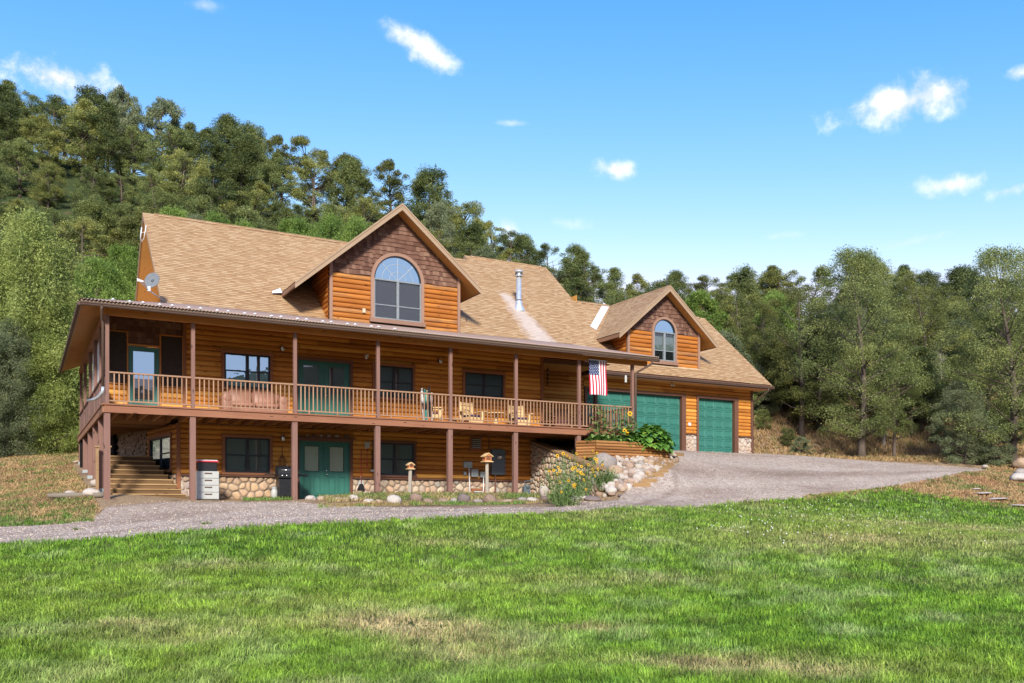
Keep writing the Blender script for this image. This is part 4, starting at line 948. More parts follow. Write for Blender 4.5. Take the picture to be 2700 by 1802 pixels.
# flue
bx, by, bz = 20.66, 37.19, rz(37.19)
fl = MB().lathe((bx, by, bz-.3), [(.30, 0), (.28, .2), (.165, .42), (.15, .62), (.12, .64), (.12, 1.78)], 24).build('flue_pipe', M['galv'], house, smooth=True)
MB().lathe((bx, by, bz+.33), [(.12, 0), (.155, .015), (.155, .03), (.12, .05)], 24).build('storm_collar', M['gutter'], fl)
MB().lathe((bx, by, bz+1.47), [(.12, 0), (.21, .01), (.21, .04), (.16, .06), (.16, .20), (.215, .22), (.215, .25), (.17, .29), (.03, .31)], 24).build('flue_cap', M['galv'], fl, smooth=True)
s = MB()
for k in range(24):
    a = 2*math.pi*k/24; s.bar((bx+.163*math.cos(a), by+.163*math.sin(a), bz+1.55), (bx+.163*math.cos(a), by+.163*math.sin(a), bz+1.65), .022, .01, (math.cos(a), math.sin(a), 0))
s.build('flue_slots', M['dark'], fl)
MB().tube([(17.2, 35.7, rz(35.7)-.05), (17.2, 35.7, rz(35.7)+.14)], .025, 8).build('vent_stub', M['black'], house)
# weather rod on the small dormer
MB().tube([(26.75, 33.75, 10.58), (26.75, 33.75, 11.15)], .012, 6).tube([(26.55, 33.75, 11.12), (26.95, 33.75, 11.12)], .008, 5).ball((26.75, 33.75, 10.75), .04).build('weather_rod', M['black'], house)
# wall fittings: lamps, boxes, meter
def wall_lamp(x, z, pos=YW):
    l = MB().box(x-.06, x+.06, pos-.08, pos-.04, z-.09, z+.09).tube([(x, pos-.08, z), (x, pos-.17, z+.02)], .015, 6).build('wall_lamp', M['bell'], house)
    MB().lathe((x, pos-.17, z-.12), [(.05, 0), (.075, .03), (.075, .20), (.04, .24)], 12).build('lamp_shade', M['steel'], l, smooth=True)
for x, z in ((7.98, 5.68), (13.99, 5.72), (8.0, 2.55)): wall_lamp(x, z)
MB().box(11.02, 11.1, YW-.12, YW-.05, 5.60, 5.7).ball((11.04, YW-.16, 5.58), .05).ball((11.1, YW-.14, 5.68), .05).build('flood_light', M['white'], house, smooth=True)
MB().tube([(27.0, YGE+.4, 6.05), (27.0, YGE+.35, 5.97)], .03, 8).ball((26.93, YGE+.33, 5.93), .05).ball((27.07, YGE+.33, 5.93), .05).build('flood_light', M['cream'], house, smooth=True)
eb = MB().box(15.0, 15.35, YW-.15, YW-.04, 1.66, 1.90).build('utility_box', M['greybox'], house, bevel=.01)
eb2 = MB().box(15.3, 15.62, YW-.19, YW-.04, 1.30, 1.62).build('meter_box', M['greybox'], house, bevel=.05)
eb3 = MB().box(15.70, 15.92, YW-.16, YW-.04, 1.30, 1.53).build('utility_box', M['greybox'], house, bevel=.008)
MB().box(15.0, 15.12, YW-.12, YW-.04, 1.38, 1.52).build('outlet_cover', M['greybox'], house, bevel=.01)
MB().tube([(15.2, YW-.17, 1.68), (15.24, YW-.17, .4)], .022, 8).build('conduit', M['white'], house, smooth=True)
MB().tube([(15.82, YW-.19, 1.32), (15.8, YW-.19, .4)], .018, 8).build('conduit', M['white'], house, smooth=True)
pn = MB().box(16.18, 16.78, YW-.2, YW-.04, 1.42, 2.42).build('electric_panel', M['bluegrey'], house, bevel=.01)
MB().lathe((16.52, YW-.2, 2.12), [(.10, 0), (.10, -.03), (.085, -.035), (.085, -.10), (.05, -.13)], 18, 'Y').build('meter_dial', M['steel'], pn, smooth=True)
MB().tube([(16.1, YW-.1, 2.95), (16.1, YW-.1, 2.42)], .02, 6).tube([(16.35, YW-.17, 1.42), (16.35, YW-.17, .4)], .035, 8).build('conduit', M['trim'], house)
gm = MB().box(17.52, 17.8, YW-.42, YW-.22, .62, .98).lathe((17.66, YW-.42, .98), [(.09, 0), (.09, -.04), (.05, -.06)], 14, 'Y').build('gas_meter', M['bluegrey'], house, bevel=.02)
MB().tube([(17.58, YW-.32, .96), (17.58, YW-.32, 1.15), (17.75, YW-.32, 1.2), (18.1, YW-.32, 1.2), (18.1, YW-.1, 1.2)], .022, 8).tube([(17.3, YW-.1, 1.25), (17.3, YW-.3, .5)], .02, 6).build('gas_pipe', M['bluegrey'], gm)
s = MB(); pts = [(5.0+i*.45, YW-.11, 2.97-.05*abs(math.sin(i*.55))) for i in range(30)]; s.tube(pts, .012, 5); s.build('hanging_cable', M['black'], house)
MB().box(17.0, 17.15, YD+2.2, YD+2.4, 2.78, 2.9).build('deck_spotlight', M['black'], house)
MB().tube([(5.7, YW-.1, 2.28), (5.9, YW-.1, 2.3)], .01, 4).build('wall_hook', M['black'], house)
# ------------------------------------------------------------------ ground finder
def at(u, v, Y):
    a = (u-1350)/F0; dx, dy, dz = math.sin(YAW)+a*math.cos(YAW), math.cos(YAW)-a*math.sin(YAW), (Y0-v)/F0
    return Vector((dx*Y/dy, Y, dz*Y/dy))
def ground_at(u, v, dmin=6, dmax=70):
    a = (u-1350)/F0; dx, dy, dz = math.sin(YAW)+a*math.cos(YAW), math.cos(YAW)-a*math.sin(YAW), (Y0-v)/F0
    ds = np.arange(dmin, dmax, .1); zz = height(dx*ds, dy*ds)-dz*ds
    i = np.argmax(zz > 0) if (zz > 0).any() else len(ds)-1
    d = ds[i]; return Vector((dx*d, dy*d, float(height(np.array([dx*d]), np.array([dy*d]))[0])))
def at_bearing(u, d):
    a = (u-1350)/F0; x, y = d*(math.sin(YAW)+a*math.cos(YAW)), d*(math.cos(YAW)-a*math.sin(YAW))
    return Vector((x, y, hz(x, y)))
def mesh_np(name, V, F, mat, smooth=False, colors=None):
    me = bpy.data.meshes.new(name); V = np.asarray(V, np.float32); F = np.asarray(F, np.int32); k = F.shape[1]
    me.vertices.add(len(V)); me.vertices.foreach_set('co', V.ravel()); me.loops.add(F.size); me.loops.foreach_set('vertex_index', F.ravel())
    me.polygons.add(len(F)); me.polygons.foreach_set('loop_start', np.arange(0, F.size, k, dtype=np.int32)); me.polygons.foreach_set('loop_total', np.full(len(F), k, np.int32))
    me.polygons.foreach_set('use_smooth', np.full(len(F), smooth)); me.update()
    if colors is not None:
        ca = me.color_attributes.new('tint', 'FLOAT_COLOR', 'POINT'); ca.data.foreach_set('color', np.asarray(colors, np.float32).ravel())
    if mat: me.materials.append(mat)
    return me
def link(name, me, parent=None):
    o = bpy.data.objects.new(name, me); COL.objects.link(o)
    if parent is not None: o.parent = parent
    ORG[o.name] = Vector((0, 0, 0)); return o
def grid(xs, ys, f, skip=None):
    X, Y = np.meshgrid(xs, ys); Z = f(X, Y); V = np.stack([X.ravel(), Y.ravel(), Z.ravel()], 1); nx = len(xs)
    i, j = np.meshgrid(np.arange(len(xs)-1), np.arange(len(ys)-1)); a = (j*nx+i).ravel()
    F = np.stack([a, a+1, a+1+nx, a+nx], 1)
    if skip:
        cx = (V[F[:, 0], 0]+V[F[:, 2], 0])/2; cy = (V[F[:, 0], 1]+V[F[:, 2], 1])/2; F = F[~skip(cx, cy)]
    return V, F

# ground materials
def mat_ground():
    t = NT('dry_ground'); v = t.coord(); a = t.noise(v, .16, 5, .6); b = t.noise(v, 1.4, 6, .65); c = t.noise(v, 12, 6, .7)
    col = t.ramp(a, [(.32, (.30, .20, .115)), (.5, (.36, .25, .145)), (.66, (.20, .13, .085))])
    col = t.mix(t.math('MULTIPLY', t.math('SUBTRACT', b, .52), 5, clamp=True), col, (.155, .098, .065))
    col = t.mix(t.math('MULTIPLY', t.math('SUBTRACT', a, .56), 3, clamp=True), col, (.24, .125, .085))
    col = t.mix(1.0, col, t.ramp(c, [(.3, (.65, .65, .65)), (.7, (1.2, 1.2, 1.2))]), 'MULTIPLY')
    t.bump(t.math('ADD', c, b), .6, .12); return t.base(col, .95, .1)
def mat_gravel():
    t = NT('pinkish_gravel'); v = t.coord(); vo = t.n('ShaderNodeTexVoronoi'); t.l(v, vo.inputs['Vector']); vo.inputs['Scale'].default_value = 26
    vo2 = t.n('ShaderNodeTexVoronoi'); t.l(v, vo2.inputs['Vector']); vo2.inputs['Scale'].default_value = 11
    sp = t.n('ShaderNodeSeparateXYZ'); t.l(vo.outputs['Color'], sp.inputs[0]); sp2 = t.n('ShaderNodeSeparateXYZ'); t.l(vo2.outputs['Color'], sp2.inputs[0])
    f = t.math('ADD', t.math('MULTIPLY', sp.outputs[0], .6), t.math('MULTIPLY', sp2.outputs[0], .4))
    col = t.ramp(f, [(.12, (.20, .145, .105)), (.35, (.34, .262, .20)), (.6, (.42, .332, .258)), (.88, (.54, .448, .36))])
    a = t.noise(t.coord((.35, 1, 1)), .55, 5, .6); b = t.noise(v, 3.2, 5, .6)
    col = t.mix(t.math('MULTIPLY', t.math('SUBTRACT', a, .46), 5, clamp=True), col, t.mix(.62, col, (.20, .135, .095)))
    col = t.mix(t.math('MULTIPLY', t.math('SUBTRACT', b, .56), 2.5, clamp=True), col, t.mix(.5, col, (.52, .46, .42)))
    at_ = t.n('ShaderNodeAttribute', attribute_name='tint'); s3 = t.n('ShaderNodeSeparateXYZ'); t.l(at_.outputs['Vector'], s3.inputs[0]); w3 = t.noise(t.coord(), 1.3, 5, .7)
    col = t.mix(t.math('MULTIPLY', t.math('MULTIPLY', s3.outputs[0], w3), .75, clamp=True), col, t.mix(.5, col, (.50, .42, .34)))
    col = t.mix(t.math('MULTIPLY', t.math('MULTIPLY', s3.outputs[1], w3), 1.2, clamp=True), col, t.mix(.55, col, (.17, .115, .08)))
    col = t.mix(t.math('MULTIPLY', t.math('MULTIPLY', s3.outputs[2], w3), 1.1, clamp=True), col, t.mix(.5, col, (.14, .09, .06)))
    t.bump(t.math('ADD', vo.outputs['Distance'], t.math('MULTIPLY', b, 1.2)), .55, .05); return t.base(col, .95, .15)
def mat_lawn():
    t = NT('lawn_thatch'); v = t.coord(); a = t.noise(v, .5, 5, .6); c = t.noise(v, 9, 6, .7)
    col = t.ramp(a, [(.35, (.045, .08, .012)), (.55, (.07, .10, .020)), (.7, (.26, .22, .09))])
    col = t.mix(1.0, col, t.ramp(c, [(.3, (.5, .5, .5)), (.7, (1.2, 1.2, 1.2))]), 'MULTIPLY')
    t.bump(c, .7, .08); return t.base(col, .95, .1)
def mat_leaf(name, attr=None, c=None, trans=.35, rough=.55, hv=.0):
    t = NT(name)
    if attr:
        n = t.n('ShaderNodeAttribute', attribute_name=attr); col = n.outputs['Color']
    else:
        isl = t.island(); oi = t.n('ShaderNodeObjectInfo')
        f = t.math('ADD', t.math('MULTIPLY', isl, .55), t.math('MULTIPLY', oi.outputs['Random'], .45))
        col = t.ramp(f, c)
        big = t.noise(t.coord(), .55, 2)
        col = t.mix(1.0, col, t.ramp(big, [(.35, (.72, .78, .75)), (.65, (1.25, 1.18, 1.1))]), 'MULTIPLY')
    t.base(col, rough, .25)
    tr = t.n('ShaderNodeBsdfTranslucent'); t.l(col, tr.inputs[0]); mx = t.n('ShaderNodeMixShader'); mx.inputs[0].default_value = trans
    t.l(t.b.outputs[0], mx.inputs[1]); t.l(tr.outputs[0], mx.inputs[2]); t.l(mx.outputs[0], t.out.inputs[0]); return t.m
M['ground'] = mat_ground(); M['gravel'] = mat_gravel(); M['lawn'] = mat_lawn()
M['grass'] = mat_leaf('grass_blades', 'tint', None, .35)
M['pinyon'] = mat_leaf('pinyon_needles', None, [(.08, (.055, .070, .022)), (.35, (.108, .136, .042)), (.6, (.178, .214, .064)), (.85, (.31, .345, .12))], .3)
M['pinyon_olive'] = mat_leaf('olive_pinyon_needles', None, [(.08, (.085, .092, .026)), (.4, (.180, .192, .052)), (.65, (.28, .295, .080)), (.9, (.42, .43, .14))], .3)
M['bright'] = mat_leaf('bright_oak_leaves', None, [(.1, (.105, .170, .030)), (.5, (.180, .270, .050)), (.9, (.30, .40, .095))], .4)
M['juniper'] = mat_leaf('yellow_green_juniper_sprays', None, [(.1, (.13, .168, .040)), (.45, (.24, .295, .075)), (.85, (.40, .455, .14))], .35)
M['blue'] = mat_leaf('blue_green_sprays', None, [(.1, (.10, .125, .060)), (.5, (.18, .21, .105)), (.9, (.30, .33, .18))], .3)
M['brownneedle'] = mat_leaf('dry_brown_needles', None, [(.1, (.14, .075, .035)), (.5, (.20, .115, .055)), (.9, (.28, .17, .09))], .2)
M['bark'] = mat_wood('grey_brown_bark', (.055, .040, .030), (.10, .075, .058), (.16, .125, .10), 'Z', rough=.95, knots=False)
M['deadbark'] = mat_wood('pale_dead_wood', (.22, .18, .15), (.32, .27, .23), (.40, .35, .30), 'Z', rough=.95, knots=False)
M['leafgreen'] = mat_leaf('garden_leaves', None, [(.1, (.065, .15, .025)), (.5, (.11, .25, .040)), (.9, (.19, .36, .065))], .4)
M['leafsoft'] = mat_leaf('sunflower_leaves', None, [(.1, (.14, .23, .06)), (.5, (.23, .35, .10)), (.9, (.34, .46, .17))], .4)
M['stem'] = mat_plain('green_stem', (.15, .22, .07), .7, .2, 0, .2)
M['petal'] = mat_plain('yellow_petals', (.78, .50, .02), .6, .2, 0, .12)
M['disc'] = mat_plain('brown_flower_disc', (.09, .045, .015), .8, .2)
M['clover'] = mat_plain('white_clover', (.72, .72, .66), .8, .2)

V, F = grid(np.arange(-50, 80.1, .5), np.arange(-14, 76.1, .5), height)
V2, F2 = grid(np.arange(-530, 620, 10.), np.arange(-474, 500, 10.), height, skip=lambda x, y: (x > -50) & (x < 80) & (y > -14) & (y < 76))
tag(link('ground', mesh_np('ground', V, F, M['ground'], True)), kind='structure')
t = NT('wooded_far_hills'); v = t.coord(); a = t.noise(v, .05, 6, .65); b = t.noise(v, .3, 5, .7)
M['farhill'] = t.base(t.ramp(t.math('ADD', t.math('MULTIPLY', a, .5), t.math('MULTIPLY', b, .5)), [(.38, (.025, .04, .018)), (.55, (.05, .065, .025)), (.66, (.14, .10, .06))]), .95, .05)
tag(link('hills', mesh_np('hills', V2, F2, M['farhill'], True)), kind='structure')
FE = [(-900, 1490), (-400, 1462), (0, 1446), (200, 1436), (345, 1425), (520, 1412), (690, 1399), (860, 1391), (1034, 1383), (1200, 1374), (1379, 1364), (1550, 1356), (1724, 1347), (1900, 1336), (2069, 1324), (2220, 1308), (2356, 1291), (2480, 1270), (2590, 1250)]
BE = [(-900, 1420), (-400, 1405), (0, 1394), (150, 1388), (240, 1378), (275, 1340), (420, 1327), (600, 1327), (780, 1327), (900, 1340), (1200, 1345), (1480, 1342), (1640, 1302), (1800, 1225), None, None, (2300, 1218), (2450, 1228), (2590, 1239)]
FW = [ground_at(u, v)[:2] for u, v in FE]; BW = [ground_at(u, v)[:2] if 1 else 0 for (u, v) in [b if b else (2000, 1203) for b in BE]]
BW[13] = (24.2, 34.25); BW[14] = (29.5, 34.25); BW[15] = (33.5, 34.4)
BW.insert(13, (23.0, 29.4)); FW.insert(13, tuple((np.array(FW[12])+np.array(FW[13]))/2))
def resample(P, n):
    P = np.array(P, float); s = np.arange(len(P)); q = np.linspace(0, len(P)-1, n)
    # smooth polyline
    x = np.interp(q, s, P[:, 0]); y = np.interp(q, s, P[:, 1]); return np.stack([x, y], 1)
def strip(A, B, n, m, off, name, mat, wob=0):
    A, B = resample(A, n), resample(B, n)
    if wob:
        for k in range(n):
            A[k, 1] += wob*(noise.noise(Vector((A[k, 0]*.8, 3.3, 0)))+.5*noise.noise(Vector((A[k, 0]*3, 1.3, 0))))
            B[k, 1] += wob*1.5*noise.noise(Vector((B[k, 0]*.7, 7.3, 0)))*(1 if B[k, 1] < 34 else 0)
    t = np.linspace(0, 1, m)[:, None, None]; P = A[None]*(1-t)+B[None]*t
    eo = np.minimum(np.minimum(t[..., 0]*m/2.5, (1-t[..., 0])*m/2.5), 1) if name == 'gravel_driveway' else 1
    Z = height(P[..., 0], P[..., 1])+off*eo-(1-eo)*.03; V = np.concatenate([P, Z[..., None]], 2).reshape(-1, 3)
    i, j = np.meshgrid(np.arange(n-1), np.arange(m-1)); a = (j*n+i).ravel(); F = np.stack([a, a+1, a+1+n, a+n], 1)
    T = np.broadcast_to(np.linspace(0, 1, m)[:, None], (m, n)); cc = np.zeros((m*n, 4)); wv = .03*np.sin(np.linspace(0, 9, n))[None]
    cc[:, 0] = (np.exp(-((T-.26+wv)/.055)**2)+np.exp(-((T-.50+wv)/.06)**2)).ravel(); cc[:, 1] = np.exp(-((T-.38+wv)/.05)**2).ravel(); cc[:, 2] = np.clip((T-.90)*10, 0, 1).ravel()
    return tag(link(name, mesh_np(name, V, F, mat, True, cc)), kind='structure')
strip(FW, BW, 420, 60, .06, 'gravel_driveway', M['gravel'], .12)
LE = FE[:17]+[(2420, 1305), (2560, 1325), (2700, 1345), (3000, 1380), (3500, 1440)]
LW_ = [ground_at(u, v)[:2] for u, v in LE]; L0 = [(-34+i*3.6, -9) for i in range(len(LE))]
strip(L0, LW_, 360, 110, .07, 'lawn', M['lawn'])

# ------------------------------------------------------------------ grass blades
def fbm(x, y, s, seed):
    x = x*s+seed*17.3; y = y*s-seed*9.1; out = np.zeros_like(x); amp = 1; tot = 0
    for o in range(4):
        xi, yi = np.floor(x).astype(int), np.floor(y).astype(int); fx, fy = x-xi, y-yi; fx = fx*fx*(3-2*fx); fy = fy*fy*(3-2*fy)
        def h(a, b):
            n = (a*374761393+b*668265263+o*1442695) & 0x7fffffff; n = ((n ^ (n >> 13))*1274126177) & 0x7fffffff; return ((n ^ (n >> 16)) & 0xffff)/65535.
        v = (h(xi, yi)*(1-fx)+h(xi+1, yi)*fx)*(1-fy)+(h(xi, yi+1)*(1-fx)+h(xi+1, yi+1)*fx)*fy
        out += v*amp; tot += amp; amp *= .5; x *= 2.03; y *= 2.03
    return out/tot
def blades(x, y, z, h, w, lean, leandir, col, jit=.2):
    n = len(x); th = NP.uniform(0, 2*np.pi, n); dx, dy = np.cos(th)*w/2, np.sin(th)*w/2
    lx, ly = np.cos(leandir)*lean*h, np.sin(leandir)*lean*h
    V = np.empty((n, 5, 3)); V[:, 0] = np.stack([x-dx, y-dy, z-.01], 1); V[:, 1] = np.stack([x+dx, y+dy, z-.01], 1)
    mz = z+h*.6; V[:, 2] = np.stack([x+dx*.75+lx*.35, y+dy*.75+ly*.35, mz], 1); V[:, 3] = np.stack([x-dx*.75+lx*.35, y-dy*.75+ly*.35, mz], 1)
    V[:, 4] = np.stack([x+lx, y+ly, z+h*(1-.25*np.clip(lean, 0, 1.5))], 1)
    b = np.arange(n)*5; F = np.concatenate([np.stack([b, b+1, b+2], 1), np.stack([b, b+2, b+3], 1), np.stack([b+3, b+2, b+4], 1)])
    C = np.repeat(np.concatenate([col, np.ones((n, 1))], 1)[:, None], 5, 1).reshape(-1, 4)
    return V.reshape(-1, 3), F, C
def px_to_world(u, d):
    a = (u-1350)/F0; return d*(math.sin(YAW)+a*math.cos(YAW)), d*(math.cos(YAW)-a*math.sin(YAW))
lw = np.array(LW_); ld = lw[:, 0]*math.sin(YAW)+lw[:, 1]*math.cos(YAW); la = (lw[:, 0]*math.cos(YAW)-lw[:, 1]*math.sin(YAW))/ld*F0+1350
N = 780000
u = NP.uniform(-900, 3400, N); d = 5.6*np.exp(NP.uniform(0, 1, N)*math.log(44/5.6))
edge = np.interp(u, la, ld); k = d < edge+NP.normal(0, .10, N)+NP.exponential(.07, N)-.02; u, d = u[k], d[k]
x, y = px_to_world(u, d)
p1 = fbm(x, y, .35, 1); p2 = fbm(x, y, 1.1, 2); p3 = fbm(x, y*1.6, 2.6, 3); p4 = fbm(x, y, .16, 4)
# combed tussocks: plant on clump centres so the turf looks lumpy
z = height(x, y)+.06+.05*(p3-.5)
p5 = fbm(x, y, 3.4, 9); dry = np.clip((p1-.60)*4, 0, 1)*.45+np.clip((p2-.66)*4, 0, 1)*.25+np.clip((p5-.6)*4, 0, 1)*.2+.06
px0, py0 = px_to_world(np.array([1150.]), np.array([10.6]))
for (cu, cdd, ru, rd, am) in ((1020, 11.3, 1.0, .5, 1.0), (1150, 10.6, .7, .6, .6), (1240, 9.6, .9, .9, .45), (1900, 9.0, 1.1, .35, .8), (1540, 10.9, .5, .25, .7), (330, 11.2, .5, .3, .5), (2350, 20, 5, 2.2, .4), (2450, 27, 6, 3, .4), (2100, 8.6, .9, .3, .6), (620, 16.5, 1.2, .5, .25), (1180, 19, 1.2, .6, .3), (1650, 15, 2.4, .7, .3)):
    qx, qy = px_to_world(cu, cdd); dry += am*np.exp(-(((x-qx)*math.cos(YAW)-(y-qy)*math.sin(YAW))/ru)**2-(((x-qx)*math.sin(YAW)+(y-qy)*math.cos(YAW))/rd)**2)*(.45+1.1*p2)
dry = np.clip(dry*(.5+NP.uniform(0, 1, len(x))), 0, 1)
g1 = np.array([.098, .225, .014]); g2 = np.array([.215, .395, .030]); g3 = np.array([.240, .370, .105]); yl = np.array([.36, .40, .060]); dr = np.array([.52, .41, .20])
m1 = np.clip((p3-.42)*4, 0, 1)[:, None]; m2 = np.clip((p2-.55)*5, 0, 1)[:, None]; m3 = np.clip((p4-.45)*3, 0, 1)[:, None]
col = g1*(1-m1)+g2*m1; col = col*(1-m2*.7)+g3*m2*.7; col = col*(1-m3*.35)+yl*m3*.35
col = col*(1-dry[:, None])+dr*dry[:, None]; col *= (NP.uniform(.55, 1.45, len(x))*(.35+1.3*fbm(x, y, 4.5, 13)))[:, None]  # clump shading and dark gaps between tufts multiplied into the blade colour
h = .8*(.030+.055*p3+.085*p5**1.5*1.5+.04*np.clip(p2-.4, 0, 1))*NP.uniform(.6, 1.45, len(x))*(1-.35*dry)+.0008*d; w = .0032+.0008*d
ldir = p2*9+NP.normal(0, 1.6, len(x)); lean = NP.uniform(.1, .85, len(x))
Vg, Fg, Cg = blades(x, y, z, h, w, lean, ldir, col)
tag(link('lawn_grass', mesh_np('lawn_grass', Vg, Fg, M['grass'], False, Cg)), 'uneven green lawn with straw coloured patches in front of the driveway', 'grass', kind='stuff')
# dry grass and weeds beyond the lawn
def patch(n, ur, vfun, cols, hr, wk, name, label, keep=None, seedoff=0):
    u = NP.uniform(*ur, n); t = NP.uniform(0, 1, n); lo, hi = vfun(u); d = lo+(hi-lo)*t
    x, y = px_to_world(u, d)
    if keep is not None: k = keep(x, y, u, d); x, y, u, d = x[k], y[k], u[k], d[k]
    q = fbm(x, y, .8, 5+seedoff); q2 = fbm(x, y, 2.2, 6+seedoff); z = height(x, y)+.03
    c = np.array(cols[0])*(1-np.clip((q-.4)*4, 0, 1)[:, None])+np.array(cols[1])*np.clip((q-.4)*4, 0, 1)[:, None]
    gm = np.clip((q2-.54)*6, 0, 1)[:, None]*cols[3]; c = c*(1-gm)+np.array(cols[2])*gm; c = c*NP.uniform(.65, 1.3, len(x))[:, None]
    h = NP.uniform(hr[0], hr[1], len(x))*(.5+q2); w = .004+wk*d
    return blades(x, y, z, h, w, NP.uniform(.2, 1.0, len(x)), NP.uniform(0, 6.3, len(x)), c)
def join(parts):
    o = 0; VV, FF, CC = [], [], []
    for V, F, C in parts: VV.append(V); FF.append(F+o); CC.append(C); o += len(V)
    return np.vstack(VV), np.vstack(FF), np.vstack(CC)
fw = np.array(FW); fd = fw[:, 0]*math.sin(YAW)+fw[:, 1]*math.cos(YAW); fu = (fw[:, 0]*math.cos(YAW)-fw[:, 1]*math.sin(YAW))/fd*F0+1350
tan, tan2, grn = (.50, .34, .16), (.38, .25, .12), (.15, .24, .05)
be_u = np.array([-900, 0, 150, 262]); 
left_keep = lambda x, y, u, d: (x < 1.9) | (y > 44)
P = [patch(52000, (-300, 275), lambda u: (24.5+0*u, 46+0*u), (tan, tan2, grn, .75), (.03, .12), .0011, '', '', left_keep),
     patch(9000, (-300, 250), lambda u: (23.2+0*u, 26.5+0*u), (tan, grn, (.11, .22, .03), .9), (.03, .09), .001, '', '', left_keep, 3),
     patch(42000, (1985, 2750), lambda u: (47+0*u, 68+0*u), (tan, tan2, grn, .4), (.06, .30), .0011, '', '', None, 4),
     patch(80000, (2120, 2900), lambda u: (31+0*u, 47+0*u), (tan, (.45, .27, .13), grn, .8), (.05, .16), .001, '', '',
           lambda x, y, u, d: (d > np.interp(u, la, ld)-.6) & ((d < np.interp(u, fu, fd)+.35) | (u > 2600)), 5)]
Vd, Fd, Cd = join(P)
tag(link('dry_grass', mesh_np('dry_grass', Vd, Fd, M['grass'], False, Cd)), 'tan dry grass on the open ground beside the house', 'dry grass', kind='stuff')
P = [patch(11000, (840, 1500), lambda u: (np.interp(u, [840, 1500], [26.5, 29.5]), np.interp(u, [840, 1500], [29.3, 33.5])), ((.42, .32, .15), (.20, .25, .07), (.17, .27, .06), .7), (.04, .17), .001, '', '', lambda x, y, u, d: (y > 27.0) & (y < 29.6) & (x < 17.9) & (x > 8.3), 8),
     patch(2600, (840, 1500), lambda u: (np.interp(u, [840, 1500], [25.6, 28.6]), np.interp(u, [840, 1500], [26.9, 30.2])), ((.38, .28, .12), (.16, .26, .06), (.15, .28, .05), .8), (.03, .12), .001, '', '', lambda x, y, u, d: (x < 17.9), 10),
     patch(700, (640, 780), lambda u: (27.5+0*u, 29.5+0*u), (grn, grn, grn, 1), (.04, .14), .001, '', '', lambda x, y, u, d: (y > 28.6), 9)]
Vd, Fd, Cd = join(P)
tag(link('bed_weeds', mesh_np('bed_weeds', Vd, Fd, M['grass'], False, Cd)), 'low weeds and grass in the bed behind the border stones', 'weeds', kind='stuff')
# loose pebbles on the driveway
n = 42000; u = NP.uniform(-250, 2620, n); d = 18.5*np.exp(NP.uniform(0, 1, n)*math.log(46/18.5)); x, y = px_to_world(u, d)
fw = np.array(FW); bw = np.array(BW)
fd = fw[:, 0]*math.sin(YAW)+fw[:, 1]*math.cos(YAW); fu = (fw[:, 0]*math.cos(YAW)-fw[:, 1]*math.sin(YAW))/fd*F0+1350
bd = bw[:, 0]*math.sin(YAW)+bw[:, 1]*math.cos(YAW); bu = (bw[:, 0]*math.cos(YAW)-bw[:, 1]*math.sin(YAW))/bd*F0+1350
o_ = np.argsort(bu); k = (d > np.interp(u, fu, fd)+.1) & (d < np.interp(u, bu[o_], bd[o_])-.1) & ((u < 1500) | (u > 1830) | (d < 29)); x, y, d = x[k], y[k], d[k]
z = height(x, y)+.065; r_ = NP.uniform(.010, .024, len(x)); q = NP.uniform(0, 6.28, len(x)); V = np.empty((len(x), 5, 3))
for j in range(4): V[:, j] = np.stack([x+np.cos(q+j*1.57)*r_*NP.uniform(.7, 1.3, len(x)), y+np.sin(q+j*1.57)*r_*NP.uniform(.7, 1.3, len(x)), z-.004], 1)
V[:, 4] = np.stack([x, y, z+r_*.8], 1); b_ = np.arange(len(x))*5
Fp = np.concatenate([np.stack([b_+j, b_+(j+1) % 4, b_+4], 1) for j in range(4)])
cc = np.array([.42, .335, .26])*NP.uniform(.4, 1.45, len(x))[:, None]; cc = np.repeat(np.concatenate([cc, np.ones((len(x), 1))], 1)[:, None], 5, 1).reshape(-1, 4)
t = NT('pebbles'); a__ = t.n('ShaderNodeAttribute', attribute_name='tint'); M['pebble'] = t.base(a__.outputs['Color'], .9, .2)
tag(link('loose_gravel', mesh_np('loose_gravel', V.reshape(-1, 3), Fp, M['pebble'], False, cc)), 'loose grey and pink pebbles lying on the gravel driveway', 'pebbles', kind='stuff')
# clover heads
s = MB(); 
for i in range(170):
    uu = rng.gauss(2150, 210); vv = rng.gauss(1372, 34)
    if vv < 1322 or uu > 2800 or (uu < 2000 and vv < 1335): continue
    p = ground_at(uu, vv, 12, 45); s.ball((p.x, p.y, p.z+.15), rng.uniform(.010, .018), 6, 4)
tag(s.build('clover_flowers', M['clover']), 'tiny white clover flowers dotted over the upper right lawn', 'flowers', kind='stuff')

